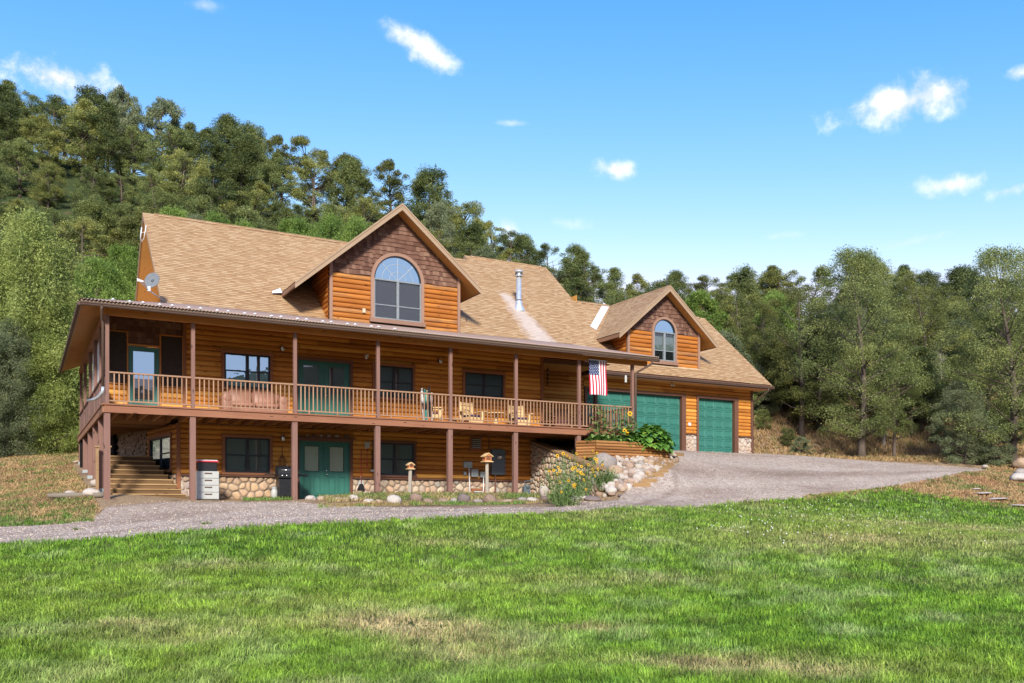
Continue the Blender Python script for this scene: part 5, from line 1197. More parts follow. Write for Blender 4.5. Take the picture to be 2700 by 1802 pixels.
# ------------------------------------------------------------------ trees
def make_tree(seed, H, Rw, style, dense=1.0):
    r = np.random.default_rng(seed); pr = random.Random(seed)
    T = MB(); lean = Vector((r.uniform(-.08, .08), r.uniform(-.08, .08), 0))*H
    def trunk_at(t): return Vector((lean.x*t*t+.10*math.sin(t*5+seed)*H*.12, lean.y*t*t+.10*math.cos(t*4+seed)*H*.12, t*H*.9))
    tr = H*.015+.035
    n = 12; T.tube([trunk_at(i/n) for i in range(n+1)], [max(.015, tr*(1-.93*i/n)+(tr*.5 if i == 0 else 0)) for i in range(n+1)], 7)
    if style == 'pinyon': nc, hb, cr, nl, ls = 125, .13, .50, 125, .085
    elif style == 'open': nc, hb, cr, nl, ls = 82, .22, .42, 125, .085
    elif style == 'juniper': nc, hb, cr, nl, ls = 150, .02, .55, 130, .095
    elif style == 'oak': nc, hb, cr, nl, ls = 120, .05, .55, 120, .105
    else: nc, hb, cr, nl, ls = 60, .05, .4, 60, .08
    ls *= 1/dense**.55*(.66 if dense == 1 else .85); nl = int(nl*(2.0 if dense == 1 else 1.6)); nc = int(nc*dense); cr *= (7/H)**.3*(H/7)**.35 if dense > 1 else 1
    cs = []
    tries = 0
    while len(cs) < nc and tries < 12000:
        tries += 1; t = r.uniform(hb, 1.0); q = (t-hb)/(1-hb)
        if style in ('pinyon', 'open'): prof = (math.sin(math.pi*min(1, q*.92+.10))**.55)*(1-.25*q)
        elif style == 'juniper': prof = (1-q)**.55*(.45+.9*q**.4)*1.05+.08
        else: prof = math.sin(math.pi*min(1, q*.85+.15))**.5
        a = r.uniform(0, 2*math.pi); lob = 1+.28*math.sin(a*3+t*7+seed)+.18*math.sin(a*5-t*11+seed*2)
        rad = Rw*prof*lob*r.uniform(.12, 1)**.45; p = trunk_at(t)*1.0; p = Vector((p.x+rad*math.cos(a), p.y+rad*math.sin(a), t*H+r.uniform(-.1, .1)))
        if style in ('open', 'pinyon') and noise.noise(Vector((p.x*.7, p.y*.7, p.z*.7+seed))) < (-.12 if style == 'pinyon' else -.02): continue
        cs.append((p, t))
    L = []
    for i, (p, t) in enumerate(cs):
        tb = max(hb*.85+.02, t-r.uniform(.02, .11) if style != 'juniper' else t-r.uniform(.02, .12)); b = trunk_at(min(tb, .98))
        if i % ((2 if dense == 1 else 5) if style != 'juniper' else 6) == 0:
            mid = b.lerp(p, .5)+Vector((r.uniform(-.15, .15), r.uniform(-.15, .15), r.uniform(-.25, .12)))
            L.append((b, mid, p, max(.012, .035*(1-t)+.012)))
        rr = cr*r.uniform(.65, 1.25)*(H/7)**.3
        # little side twigs
    for b, mid, p, rad in L: T.tube([b, mid, p], [rad*1.5, rad, rad*.45], 5, False)
    C = np.array([[c.x, c.y, c.z] for c, t in cs]); R_ = cr*r.uniform(.6, 1.25, len(C))*(H/7)**.3
    P = np.repeat(C, nl, 0); rr = np.repeat(R_, nl)
    dirv = r.normal(size=(len(P), 3)); dirv /= np.linalg.norm(dirv, axis=1)[:, None]
    rad = r.uniform(0, 1, len(P))**.55
    off = dirv*(rr*rad)[:, None]; off[:, 2] *= .72 if style != 'juniper' else 1.15
    P = P+off
    # sprig triangles: long axis partly outward and up
    ax = dirv*.7+r.normal(size=dirv.shape)*.6; ax[:, 2] += .35 if style != 'juniper' else -.45
    ax /= np.linalg.norm(ax, axis=1)[:, None]; sd_ = np.cross(ax, r.normal(size=ax.shape)); sd_ /= np.linalg.norm(sd_, axis=1)[:, None]
    s_ = ls*r.uniform(.6, 1.5, len(P))[:, None]
    A = P-sd_*s_*.42; B = P+sd_*s_*.42; D = P+ax*s_*(1.7 if style != 'juniper' else 2.3)
    V = np.stack([A, B, D], 1).reshape(-1, 3); F = np.arange(len(V)).reshape(-1, 3)
    return T, V, F
PROTO = {}
def proto(key, seed, H, Rw, style, mats, dense=1.0):
    T, V, F = make_tree(seed, H, Rw, style, dense)
    tm = bpy.data.meshes.new('trunk'); tm.from_pydata([tuple(v) for v in T.v], [], T.f); tm.materials.append(M['bark']); tm.polygons.foreach_set('use_smooth', [True]*len(tm.polygons))
    PROTO[key] = (tm, {m: mesh_np('crown', V, F, M[m]) for m in mats}, H)
for i in range(4): proto(('pinyon', i), 101+i*7, 7.0, 2.35, 'pinyon', ('pinyon', 'pinyon_olive'))
for i in range(3): proto(('open', i), 151+i*5, 7.0, 2.2, 'open', ('pinyon', 'pinyon_olive'))
for i in range(2): proto(('juniper', i), 201+i*3, 8.0, 2.0, 'juniper', ('pinyon',))
for i in range(2): proto(('oak', i), 251+i*3, 5.0, 2.3, 'oak', ('bright', 'blue', 'pinyon_olive'))
for i in range(2): proto(('bigpine', i), 301+i*3, 12.0, 3.4, 'pinyon', ('pinyon', 'pinyon_olive'), 2.6)
proto(('bigopen', 0), 331, 11.0, 3.0, 'open', ('pinyon', 'pinyon_olive'), 2.4)
for i in range(2): proto(('bigjuniper', i), 341+i*3, 11.0, 2.7, 'juniper', ('juniper', 'blue', 'pinyon'), 2.4)
for i in range(2): proto(('bigoak', i), 361+i*3, 8.0, 2.6, 'oak', ('bright', 'blue', 'pinyon_olive'), 2.2)
def tree(kind, var, mat, x, y, H, label, group=None, wid=1.0, zoff=0, rot=None, cat='tree', name='pine_tree'):
    tm, cms, h0 = PROTO[(kind, var)]; s = H/h0; z = hz(x, y)-.1+zoff
    t = thing(name, (x, y, z), label, cat, group); t.scale = (s*wid, s*wid, s); t.rotation_euler = (0, 0, rng.uniform(0, 6.28) if rot is None else rot)
    a = bpy.data.objects.new('trunk', tm); COL.objects.link(a); a.parent = t
    b = bpy.data.objects.new('crown', cms[mat]); COL.objects.link(b); b.parent = t
    return t
def px_tree(u, vt, d, kind, var, mat, label, wid=1.0, group=None, name='pine_tree', vbase=None, cat='tree'):
    x, y = px_to_world(u, d); z = hz(x, y); top = d*(Y0-vt)/F0; H = top-z
    return tree(kind, var, mat, x, y, H*1.02, label, group, wid, name=name, cat=cat)
# named trees to the right of the garage
px_tree(2272, 662, 49, 'bigpine', 1, 'pinyon', 'tallest green pine right of the garage, with a straight lower trunk at the gravel edge', 1.05)
px_tree(2110, 742, 53, 'bigopen', 0, 'pinyon_olive', 'yellow green pine with a dark leaning trunk nearest the garage corner', 1.05)
px_tree(2356, 905, 49.5, 'bigopen', 0, 'pinyon', 'short pine with a stout dark trunk at the gravel edge, beside the tallest pine', .9)
px_tree(2440, 716, 57, 'bigpine', 0, 'pinyon_olive', 'broad light green pine standing behind the short dark trunked pine', 1.15)
px_tree(2405, 905, 53, 'bigopen', 0, 'pinyon', 'leaning pine with bare pale lower branches right of the stout trunk', 1.0)
px_tree(2530, 850, 56, 'bigoak', 0, 'blue', 'grey green bushy tree left of the big pine at the right edge', .8, name='bushy_tree')
px_tree(2668, 655, 46, 'bigpine', 1, 'pinyon', 'tall dense pine cut by the right edge of the photo', 1.1)
px_tree(2610, 790, 48.5, 'bigpine', 0, 'pinyon', 'dense green pine just left of the tall pine on the right edge', 1.0)
px_tree(2545, 1010, 46.5, 'bigoak', 1, 'blue', 'low grey green juniper bush at the end of the driveway', 1.0, name='juniper_bush', cat='bush')
px_tree(2010, 800, 57, 'bigpine', 1, 'pinyon_olive', 'olive pine directly behind the garage roof corner', 1.1)
px_tree(2190, 850, 58, 'bigoak', 0, 'pinyon_olive', 'rounded olive tree behind the tallest pine', 1.1, name='round_tree')
px_tree(2330, 800, 60, 'bigpine', 0, 'pinyon', 'pine filling the gap behind the stout trunked pine', 1.1)
for (uu, vt, d, lab) in ((2112, 1150, 50.5, 'low green bush in dry grass by the leaning pine'), (2065, 1120, 55, 'dark bush beside the garage corner post'), (2200, 1150, 54, 'small grey bush between the leaning pine and the tallest pine'),
                         (2430, 1150, 52.5, 'round bush below the bare branched pine'), (2480, 1120, 52, 'green bush behind the gravel turnaround'), (2620, 1130, 46, 'spreading bush under the tall right edge pine'), (2300, 1165, 56, 'low dry bush behind the tallest pine trunk')):
    px_tree(uu, vt, d, 'oak', rng.choice((0, 1)), rng.choice(('blue', 'pinyon_olive')), lab, 1.0, name='bush', cat='bush')
# named trees left of the house
px_tree(75, 585, 46, 'bigjuniper', 0, 'juniper', 'tall yellow green juniper at the left edge with drooping sprays', 1.0, name='juniper_tree')
px_tree(-40, 640, 47, 'bigjuniper', 1, 'juniper', 'yellow green juniper cut by the left edge of the photo', 1.0, name='juniper_tree')
px_tree(165, 760, 46.5, 'bigjuniper', 1, 'juniper', 'drooping juniper between the tall left juniper and the porch', 1.15, name='juniper_tree')
px_tree(20, 860, 43.5, 'bigjuniper', 0, 'blue', 'blue green juniper low at the left edge', .9, name='juniper_tree')
px_tree(-60, 900, 42.5, 'bigjuniper', 1, 'blue', 'blue green juniper partly outside the left edge', .9, name='juniper_tree')
px_tree(235, 850, 48, 'bigjuniper', 0, 'pinyon', 'dark juniper directly behind the porch corner', 1.1, name='juniper_tree')
px_tree(115, 900, 45, 'bigjuniper', 1, 'juniper', 'lower drooping juniper in front of the left trees', 1.2, name='juniper_tree')
px_tree(190, 960, 47, 'bigjuniper', 0, 'juniper', 'low juniper mass behind the side deck posts', 1.2, name='juniper_tree')
px_tree(255, 700, 52, 'bigoak', 0, 'bright', 'bright green leafy tree above the left end of the porch roof', .75, name='leafy_tree')
px_tree(330, 655, 56, 'bigoak', 1, 'bright', 'bright green leafy tree touching the left gable', .75, name='leafy_tree')
px_tree(200, 790, 50, 'bigoak', 1, 'bright', 'green leafy tree behind the drooping juniper', .8, name='leafy_tree')
px_tree(300, 820, 50, 'bigjuniper', 1, 'pinyon', 'dark green tree hidden mostly by the porch roof', 1.1, name='juniper_tree')
for uu, vt, d, lab in ((470, 560, 58, 'bright'), (560, 585, 58, 'bright'), (640, 600, 58, 'bright'), (770, 585, 57, 'bright'), (865, 585, 57, 'bright'), (930, 600, 56, 'bright')):
    px_tree(uu, vt, d, 'bigoak', rng.choice((0, 1)), 'bright', 'bright green leafy tree just above the main roof ridge', .62, 'leafy trees behind the main ridge', name='leafy_tree')
# hillside woodland, individual trees
roof_u = [0, 140, 200, 360, 375, 900, 1061, 1215, 1225, 1440, 1515, 1610, 1764, 1858, 2033, 2040, 3000]
roof_v = [1300, 1300, 1000, 785, 560, 640, 536, 690, 672, 706, 795, 807, 752, 838, 1016, 1200, 1200]
sky_u = [-300, 0, 60, 130, 200, 300, 400, 470, 560, 620, 700, 800, 860, 940, 1000, 1080, 1180, 1260, 1330, 1380, 1440, 1500, 1560, 1640, 1700, 1760, 1850, 1950, 2030, 2090, 2180, 2270, 2350, 2450, 2560, 2640, 2720, 3000]
sky_v = [225, 215, 212, 235, 232, 228, 262, 285, 300, 330, 350, 362, 372, 405, 420, 440, 470, 545, 575, 620, 630, 625, 665, 710, 720, 740, 715, 705, 690, 685, 680, 665, 690, 700, 700, 730, 690, 690]
cnt = 0
zones = lambda uu: ('at the left end of the ridge' if uu < 330 else 'on the ridge above the main roof' if uu < 950 else 'on the ridge behind the big dormer' if uu < 1350 else 'behind the garage roof' if uu < 1950 else 'on the rise right of the garage')
place = []
for d0 in (52, 55.5, 59.5, 64, 68.5, 73.5, 79, 85, 91, 95.5):
    uu = -260+rng.uniform(0, 60)
    while uu < 2960:
        stepm = 2.5+.007*d0
        D = np.interp(uu, [q[0] for q in RIDGE], [q[2] for q in RIDGE]); d = d0+rng.uniform(-1.8, 1.8)
        if d <= D+1.5 and not (uu > 1990 and d < 53): place.append((uu, d, D))
        uu += stepm*rng.uniform(.75, 1.3)*F0/d0
for uu, d, D in place:
    x, y = px_to_world(uu, d); z = hz(x, y); vb = Y0-F0*z/d; lim = float(np.interp(uu, sky_u, sky_v)); ridge = d > D-6
    H = rng.uniform(4.0, 6.2) if d < 80 else rng.uniform(5.4, 7.6)
    if ridge and rng.random() < .6: H = min(8.4, max(4.2, (vb-lim)/F0*d*rng.uniform(.88, 1.0)))
    vt = vb-F0*H/d
    if vt < lim-14: H = (vb-(lim-rng.uniform(-25, 12)))*d/F0; vt = vb-F0*H/d
    if H < 2.5: continue
    rv = float(np.interp(uu, roof_u, roof_v)); w = 90
    if vt > max(float(np.interp(uu-w, roof_u, roof_v)), rv, float(np.interp(uu+w, roof_u, roof_v)))+10 and 300 < uu < 2000: continue
    if d < 58 and uu < 340: continue
    q = rng.random()
    k_, m_, nm = ('open', 'pinyon', 'pine_tree') if ridge and q < .28 else ('pinyon', 'pinyon', 'pine_tree') if q < .50 else ('pinyon', 'pinyon_olive', 'pine_tree') if q < .66 else ('open', 'pinyon_olive', 'pine_tree') if q < .78 else ('oak', 'bright', 'leafy_tree') if (q < .86 and d < 72) else ('juniper', 'pinyon', 'juniper_tree') if q < .95 else ('oak', 'blue', 'bushy_tree')
    var = rng.randrange({'pinyon': 4, 'open': 3, 'juniper': 2, 'oak': 2}[k_])
    desc = {('pinyon', 'pinyon'): 'dense dark green pine', ('pinyon', 'pinyon_olive'): 'olive green pine', ('open', 'pinyon'): 'open crowned dark pine', ('open', 'pinyon_olive'): 'thin olive pine', ('oak', 'bright'): 'small bright leafy tree', ('juniper', 'pinyon'): 'narrow dark juniper', ('oak', 'blue'): 'grey green bushy tree'}[(k_, m_)]
    row = 'against the sky' if ridge else 'high up the slope' if d > 72 else 'low on the slope'
    zn = 'far left' if uu < 330 else 'above the main roof' if uu < 950 else 'behind the big dormer' if uu < 1350 else 'behind the garage' if uu < 1950 else 'right of the garage'
    tree(k_, var, m_, x, y, H, '%s %s, %s' % (desc, row, zn), '%s trees %s, %s' % (desc, row, zn), rng.uniform(1.15, 1.5) if k_ != 'oak' else rng.uniform(.6, .85), name=nm); cnt += 1
# low scrub filling the wood floor right of the garage and below the hill trees on the left
sc = 0
for i in range(64):
    if i < 46: uu = rng.uniform(1960, 2760); d = rng.uniform(51.5, 64)
    else: uu = rng.uniform(-120, 330); d = rng.uniform(49, 56)
    x, y = px_to_world(uu, d); H = rng.uniform(1.2, 3.2) if d > 55 else rng.uniform(.8, 1.9)
    k_ = rng.choice((('oak', 'blue'), ('oak', 'pinyon_olive'), ('pinyon', 'pinyon_olive'), ('pinyon', 'pinyon')))
    dsc = {('oak', 'blue'): 'grey green', ('oak', 'pinyon_olive'): 'olive', ('pinyon', 'pinyon_olive'): 'wiry olive', ('pinyon', 'pinyon'): 'dark green'}[k_]
    tree(k_[0], rng.randrange(2), k_[1], x, y, H, '%s scrub bush %s' % (dsc, 'under the pines right of the garage' if i < 46 else 'behind the left junipers'), '%s scrub %s' % (dsc, 'right' if i < 46 else 'left'), rng.uniform(.9, 1.3), name='scrub_bush', cat='bush'); sc += 1
print('hill trees', cnt)
def dead_tree(u, d, H, label):
    x, y = px_to_world(u, d); z = hz(x, y); t = thing('dead_tree', (x, y, z), label, 'tree'); m = MB(); r = random.Random(int(u))
    m.tube([(x, y, z-.2), (x+.1, y, z+H*.5), (x, y, z+H)], [.12, .07, .02], 6)
    for k in range(46):
        t0 = r.uniform(.25, .95); a = r.uniform(0, 6.28); L = r.uniform(.6, 1.6)*(1.2-t0)
        p = Vector((x, y, z+H*t0)); q = p+Vector((math.cos(a)*L, math.sin(a)*L, r.uniform(.1, .9)*L)); m.tube([p, p.lerp(q, .5)+Vector((0, 0, -.08)), q], [.025, .015, .006], 4, False)
        for _ in range(3):
            s0 = p.lerp(q, r.uniform(.4, .95)); m.tube([s0, s0+Vector((r.uniform(-.4, .4), r.uniform(-.4, .4), r.uniform(0, .5)))], [.008, .003], 3, False)
    m.build('trunk', M['deadbark'], t)
dead_tree(650, 72, 5.5, 'pale leafless tree high on the slope above the main ridge')
dead_tree(2480, 54, 4.5, 'grey leafless tree with twisted branches right of the garage')
dead_tree(2330, 52, 3.0, 'small leafless tree with pale twigs under the pines right of the garage')

# ------------------------------------------------------------------ rocks
def rock_mesh(seed, flat=.6, sharp=0):
    import bmesh
    bm = bmesh.new(); bmesh.ops.create_icosphere(bm, subdivisions=3, radius=1); o = Vector((seed*7.7, seed*3.1, 0))
    for v in bm.verts:
        n = v.co.normalized(); k = 1+.22*noise.noise(n*1.1+o)+.10*noise.noise(n*2.6+o)+.03*noise.noise(n*7+o)
        if sharp: k = round(k*6)/6*.6+k*.4
        v.co = Vector((n.x*k, n.y*k*.85, n.z*k*flat))
    me = bpy.data.meshes.new('rock'); bm.to_mesh(me); bm.free(); me.polygons.foreach_set('use_smooth', [True]*len(me.polygons)); return me
RM_ = [rock_mesh(i, .5+.07*i) for i in range(6)]
RCOPY = {}
def rock(p, w, h, mat, label, group=None, d=None, rot=None, name='rock', cat='rock', tilt=.15, sink=.3, k=None):
    k = rng.randrange(6) if k is None else k
    key = (k, mat)
    if key not in RCOPY: m = RM_[k].copy(); m.materials.append(M[mat]); RCOPY[key] = m
    o = bpy.data.objects.new(name, RCOPY[key]); COL.objects.link(o); fl = .5+.07*k
    o.scale = (w/2, (d or w*.8)/2/.85, h/2/fl*1.25); o.location = (p[0], p[1], p[2]+h/2*(1-sink)); o.rotation_euler = (rng.uniform(-tilt, tilt), rng.uniform(-tilt, tilt), (YAW*-1+rng.uniform(-.4, .4)) if rot is None else rot)
    return tag(o, label, cat, group)
CZ = lambda x, y: (950+x/2.9033, 800+y/2.9033)
BZ = lambda x, y: (550+x/2.9033, 800+y/2.9033)
HZ = lambda x, y: (1350+x/4.7, 1050+y/4.7)
border = [(CZ, 60, 1532, 95, 32, 'rock_white', 'low pale border stone left of the rounded white stone'), (CZ, 140, 1534, 70, 30, 'rock_tan', 'small pinkish border stone beside the rounded white stone'), (CZ, 258, 1540, 120, 62, 'rock_white', 'rounded white border stone in front of the first birdhouse'),
          (CZ, 425, 1520, 100, 62, 'rock_brown', 'brown border stone overgrown with dry grass'), (CZ, 520, 1538, 90, 40, 'rock_brown', 'flat dark brown border stone in the dry grass'), (CZ, 635, 1535, 90, 40, 'rock_brown', 'brown border stone left of a small grey one'), (CZ, 715, 1533, 58, 38, 'rock_grey', 'small grey border stone left of the black lava stone'),
          (CZ, 790, 1528, 100, 66, 'rock_dark', 'black pitted lava stone in the border'), (CZ, 900, 1536, 85, 36, 'rock_grey', 'flat grey border stone beside the large brown stone'), (CZ, 995, 1534, 112, 62, 'rock_brown', 'largest brown border stone in front of the second birdhouse'), (CZ, 1125, 1530, 90, 26, 'rock_tan', 'flat cream border stone right of the brown stone'),
          (CZ, 1240, 1524, 80, 38, 'rock_grey', 'rounded grey green border stone'), (CZ, 1318, 1528, 98, 36, 'rock_white', 'long white border stone beside the pointed stone'), (CZ, 1412, 1524, 66, 44, 'rock_brown', 'dark stone under the pointed white stone'),
          (BZ, 780, 1508, 80, 34, 'rock_white', 'pale stone under the weeds by the green double door'), (BZ, 862, 1510, 66, 28, 'rock_tan', 'low pinkish stone by the green double door'), (BZ, 985, 1520, 78, 30, 'rock_tan', 'pink border stone left of the white angular stone'), (BZ, 1050, 1520, 50, 28, 'rock_tan', 'small pink border stone touching the white angular stone'), (BZ, 1108, 1515, 84, 46, 'rock_white', 'angular white border stone'),
          (BZ, 1225, 1532, 86, 30, 'rock_white', 'low white border stone under the shovel wall'), (CZ, 1105, 1486, 70, 22, 'rock_tan', 'low cream stone set back in the bed'), (CZ, 1300, 1484, 50, 20, 'rock_grey', 'small grey stone in the bed near the gas meter'), (BZ, 815, 1475, 28, 40, 'rock_tan', 'small upright orange stone by the green double door')]
for zf, x, y, w, h, mt, lab in border:
    u, v = zf(x, y); p = ground_at(u, v, 20, 40); dd = p.x*math.sin(YAW)+p.y*math.cos(YAW); k = dd/F0/2.9033
    rock(p, w*k, h*k*1.2, mt, lab, 'border stones along the front bed', name='border_stone', cat='stone', sink=.45)
p = ground_at(*CZ(1405, 1512), 20, 40); rock((p.x, p.y, p.z+.18), .33, .36, 'rock_white', 'pointed white stone standing on a dark stone', name='pointed_stone', cat='stone', k=5, tilt=.05)
# cobble pile below the planter
poly = [(1548, 1197), (1700, 1199), (1762, 1199), (1790, 1213), (1768, 1228), (1745, 1240), (1716, 1255), (1690, 1272), (1655, 1292), (1600, 1304), (1572, 1300), (1572, 1245), (1560, 1226), (1530, 1213)]
def inside(u, v, P):
    c = False
    for i in range(len(P)):
        (a, b), (c1, d1_) = P[i], P[i-1]
        if (b > v) != (d1_ > v) and u < (c1-a)*(v-b)/(d1_-b)+a: c = not c
    return c
pts = []; tries = 0
while len(pts) < 270 and tries < 40000:
    tries += 1; u, v = rng.uniform(1525, 1795), rng.uniform(1194, 1300)
    if not inside(u, v, poly): continue
    big = 1+(v-1195)/200.
    if any(math.hypot((u-a)/10.5/big, (v-b)/6.0/big) < .78 for a, b in pts): continue
    pts.append((u, v))
COB = []
for u, v in sorted(pts, key=lambda q: q[1]):
    p = ground_at(u, v+3, 24, 42); big = 1+(v-1195)/190.; w = .205*big*rng.uniform(.75, 1.35)
    mt = rng.choices(('rock_pale', 'rock_white', 'rock_tan', 'rock_brown', 'rock_grey'), (5, 3, 2.5, 2, 1.5))[0]
    nm = {'rock_pale': 'pinkish', 'rock_white': 'white', 'rock_tan': 'tan', 'rock_brown': 'reddish brown', 'rock_grey': 'grey'}[mt]
    part = 'upper' if v < 1222 else 'middle' if v < 1252 else 'lower'
    rock((p.x, p.y, p.z+.04), w, w*rng.uniform(.6, .8), mt, 'rounded %s cobble, %s rock slope below planter' % (nm, part), '%s cobbles, %s rock slope' % (nm, part), name='cobble', cat='rock', tilt=.5, sink=.1)
low = [(575, 1255, 110, 40, 'rock_dark', 'dark stone in the sunflower patch edge'), (770, 1262, 130, 62, 'rock_grey', 'smooth grey stone right of the pointed white stone'), (880, 1248, 110, 50, 'rock_white', 'white stone behind the long dark slab'), (985, 1252, 250, 52, 'rock_dark', 'long dark slab at the foot of the rock slope'), (975, 1205, 110, 60, 'rock_white', 'white stone above the long dark slab'),
       (1080, 1205, 110, 60, 'rock_brown', 'brown stone between white stones at the slope foot'), (1148, 1222, 66, 52, 'rock_white', 'small round white stone at the gravel edge'), (1090, 1165, 170, 80, 'rock_tan', 'large tan stone at the slope foot'), (1230, 1165, 150, 75, 'rock_white', 'large cream stone at the slope foot'), (1235, 1205, 110, 36, 'rock_brown', 'flat brown stone at the gravel edge'),
       (1360, 1150, 110, 62, 'rock_tan', 'tan stone left of the lowest timber step'), (1440, 1130, 110, 80, 'rock_white', 'striped cream stone beside the lowest timber step'), (1290, 1090, 90, 110, 'rock_white', 'upright white stone above the slope foot stones'), (1390, 1080, 100, 70, 'rock_brown', 'brown stone above the lowest timber step'), (1340, 1210, 60, 24, 'rock_dark', 'small dark stone at the gravel edge')]
for x, y, w, h, mt, lab in low:
    u, v = HZ(x, y+h*.4); p = ground_at(u, v, 22, 42); k = (p.x*math.sin(YAW)+p.y*math.cos(YAW))/F0/4.7
    rock(p, w*k, h*k*1.1, mt, lab, None, name='edge_stone', cat='stone', sink=.1)
p = ground_at(1592, 1245, 24, 40); rock(p, .95, .72, 'rock_grey', 'big grey green boulder at the top of the retaining wall end', name='boulder', cat='boulder', sink=.35, k=4)
p = ground_at(1622, 1258, 24, 40); rock(p, .62, .42, 'rock_tan', 'tan angular slab right of the big grey boulder', name='slab_rock', cat='rock', sink=.25, k=2)
# stones by the left posts, right edge boulders, stepping stones
for u, v, w, h, mt, lab in ((255, 1283, .42, .22, 'rock_white', 'pale flat rock beside the third side post'), (242, 1313, .55, .26, 'rock_white', 'long white rock near the corner post'), (184, 1312, .32, .2, 'rock_white', 'white tilted rock leaning on the grey log'), (228, 1228, .3, .08, 'rock_tan', 'thin pale slab beside the rear side post'), (203, 1222, .35, .12, 'rock_tan', 'pale rock behind the side posts')):
    p = ground_at(u, v, 20, 46); rock(p, w, h, mt, lab, name='rock', sink=.1)
for u, v, w, h, mt, lab in ((2695, 1240, .95, .5, 'rock_tan', 'large beige boulder at the right edge under the pines'), (2694, 1262, .7, .36, 'rock_grey', 'grey boulder at the right edge above the white one'), (2692, 1274, 1.0, .36, 'rock_white', 'white boulder at the right edge of the photo'), (2597, 1239, .3, .16, 'rock_white', 'small white rock where the gravel ends'),
                            (2574, 1297, .35, .07, 'rock_white', 'farthest flat stepping stone in the upper right lawn'), (2592, 1308, .75, .07, 'rock_white', 'second flat stepping stone from the gravel'), (2633, 1324, .85, .08, 'rock_white', 'third flat stepping stone from the gravel'), (2690, 1342, 1.0, .09, 'rock_white', 'nearest and widest flat stepping stone at the right edge')):
    p = ground_at(u, v, 24, 50); rock((p.x, p.y, p.z+.07), w, h, mt, lab, name='stepping_stone' if 'stepping' in lab else 'boulder', cat='stone' if 'stepping' in lab else 'boulder', tilt=.04, sink=.1)
p = ground_at(200, 1316, 22, 40); tag(MB().tube([(p.x-.75, p.y, p.z+.09), (p.x, p.y+.02, p.z+.1), (p.x+.55, p.y+.05, p.z+.1)], [.07, .09, .085], 9).build('fallen_log', M['oldlog'], None, True), 'grey fallen log lying left of the corner post', 'log')
p = ground_at(263, 1313, 22, 40); tag(MB().tube([(p.x-.2, p.y, p.z+.08), (p.x+.22, p.y+.02, p.z+.08)], [.085, .09], 9).build('fallen_log', M['oldlog'], None, True), 'short grey log piece against the corner post', 'log')
# ------------------------------------------------------------------ retaining wall, planter, timber steps
rw = thing('stone_retaining_wall', (18.2, 28.5, .4), 'river stone retaining wall with a sloping timber cap beside the deck', 'wall')
def wt(y): return np.interp(y, [25.4, 26.2, 28.16, 31.45], [1.12, 1.36, 1.87, 2.83])
s = MB(); stones(s, [(-31.42, .1), (-26.9, .1), (-26.9, 1.50), (-28.16, 1.83), (-31.42, 2.76)], lambda u, v, d: (18.03-d, -u, v), .235, .07, .014, 31, (.78, 1.15))
s.build('stone_face', M['cobble'], rw, smooth=True)
MB().prism([(18.04, 31.42, -.2), (18.04, 26.9, -.2), (18.04, 26.9, 1.50), (18.04, 28.16, 1.83), (18.04, 31.42, 2.76)], (.36, 0, 0)).build('wall_core', M['mortar'], rw)
s = MB(); pt = [(18.22, 31.44, 2.80), (18.22, 28.16, 1.88), (18.22, 26.8, 1.52)]
for a, b in zip(pt[:-1], pt[1:]): s.bar(a, b, .52, .075)
s.build('timber_cap', M['timber'], rw)
pl = thing('log_planter', (20.6, 28.5, 2.0), 'raised garden planter built of stacked round logs in front of the deck', 'planter')
def roundlogs(a, b, z0, n, dia, name, mat):
    s = MB()
    for k in range(n):
        z = z0+dia*(k+.5); j = rng.uniform(-.01, .01); m = a.lerp(b, rng.uniform(.35, .65)); ok = (b-a).length > 2
        for p, q in (((a, m-(b-a).normalized()*.004), (m+(b-a).normalized()*.004, b)) if ok else ((a, b),)):
            s.tube([(p.x, p.y+j, z), (q.x, q.y+j, z)], dia/2, 10)
    return s.build(name, M[mat], pl, smooth=False)
A_, B_, C_, D_ = Vector((18.45, 28.72, 0)), Vector((18.93, 28.15, 0)), Vector((22.40, 28.15, 0)), Vector((22.62, 28.80, 0))
roundlogs(A_, B_, 1.98, 6, .112, 'log_side', 'planter'); roundlogs(B_, C_, 1.98, 6, .112, 'log_front', 'planter'); roundlogs(C_, D_, 1.98, 6, .112, 'log_side', 'planter')
MB().prism([(18.55, 28.75, 1.9), (18.98, 28.2, 1.9), (22.35, 28.2, 1.9), (22.55, 28.8, 1.9)], (0, 0, .68)).build('soil', M['soil'], pl)
TS = [((1485, 1118), (1712, 1112)), ((1560, 1070), (1790, 1058)), ((1640, 1010), (1867, 992)), ((1695, 952), (1922, 935)), ((1728, 915), (1952, 893)), ((1768, 875), (1987, 855)), ((1818, 825), (2032, 815)), ((1850, 778), (2062, 768)), ((1950, 738), (2112, 735))]
names = ['lowest', 'second lowest', 'third', 'fourth', 'fifth', 'sixth', 'seventh', 'second highest', 'highest']
for (a, b), nm in zip(TS, names):
    p, q = ground_at(*HZ(*a), 24, 44), ground_at(*HZ(*b), 24, 44)
    if (q-p).length > 1.6: q = p+(q-p)*1.25/(q-p).length
    z = max(p.z, q.z); p.z = q.z = z+.08; o = MB().bar(p, q, .17, .17).build('timber_step', M['stepwood'], None, bevel=.01); tag(o, '%s weathered timber step between the rock slope and the gravel' % nm, 'step', 'timber steps up the slope')
p = ground_at(*HZ(1960, 790), 24, 44); s = MB()
for k in range(5):
    s.tube([(p.x+.42*math.cos(t/12*6.28)*(1-.06*k), p.y+.16*math.sin(t/12*6.28), p.z+.13+.018*k+.02*math.sin(t*1.3+k)) for t in range(13)], .014, 6)
tag(s.build('garden_hose', M['blackrub'], None, True), 'coiled black garden hose lying on the timber steps', 'hose')
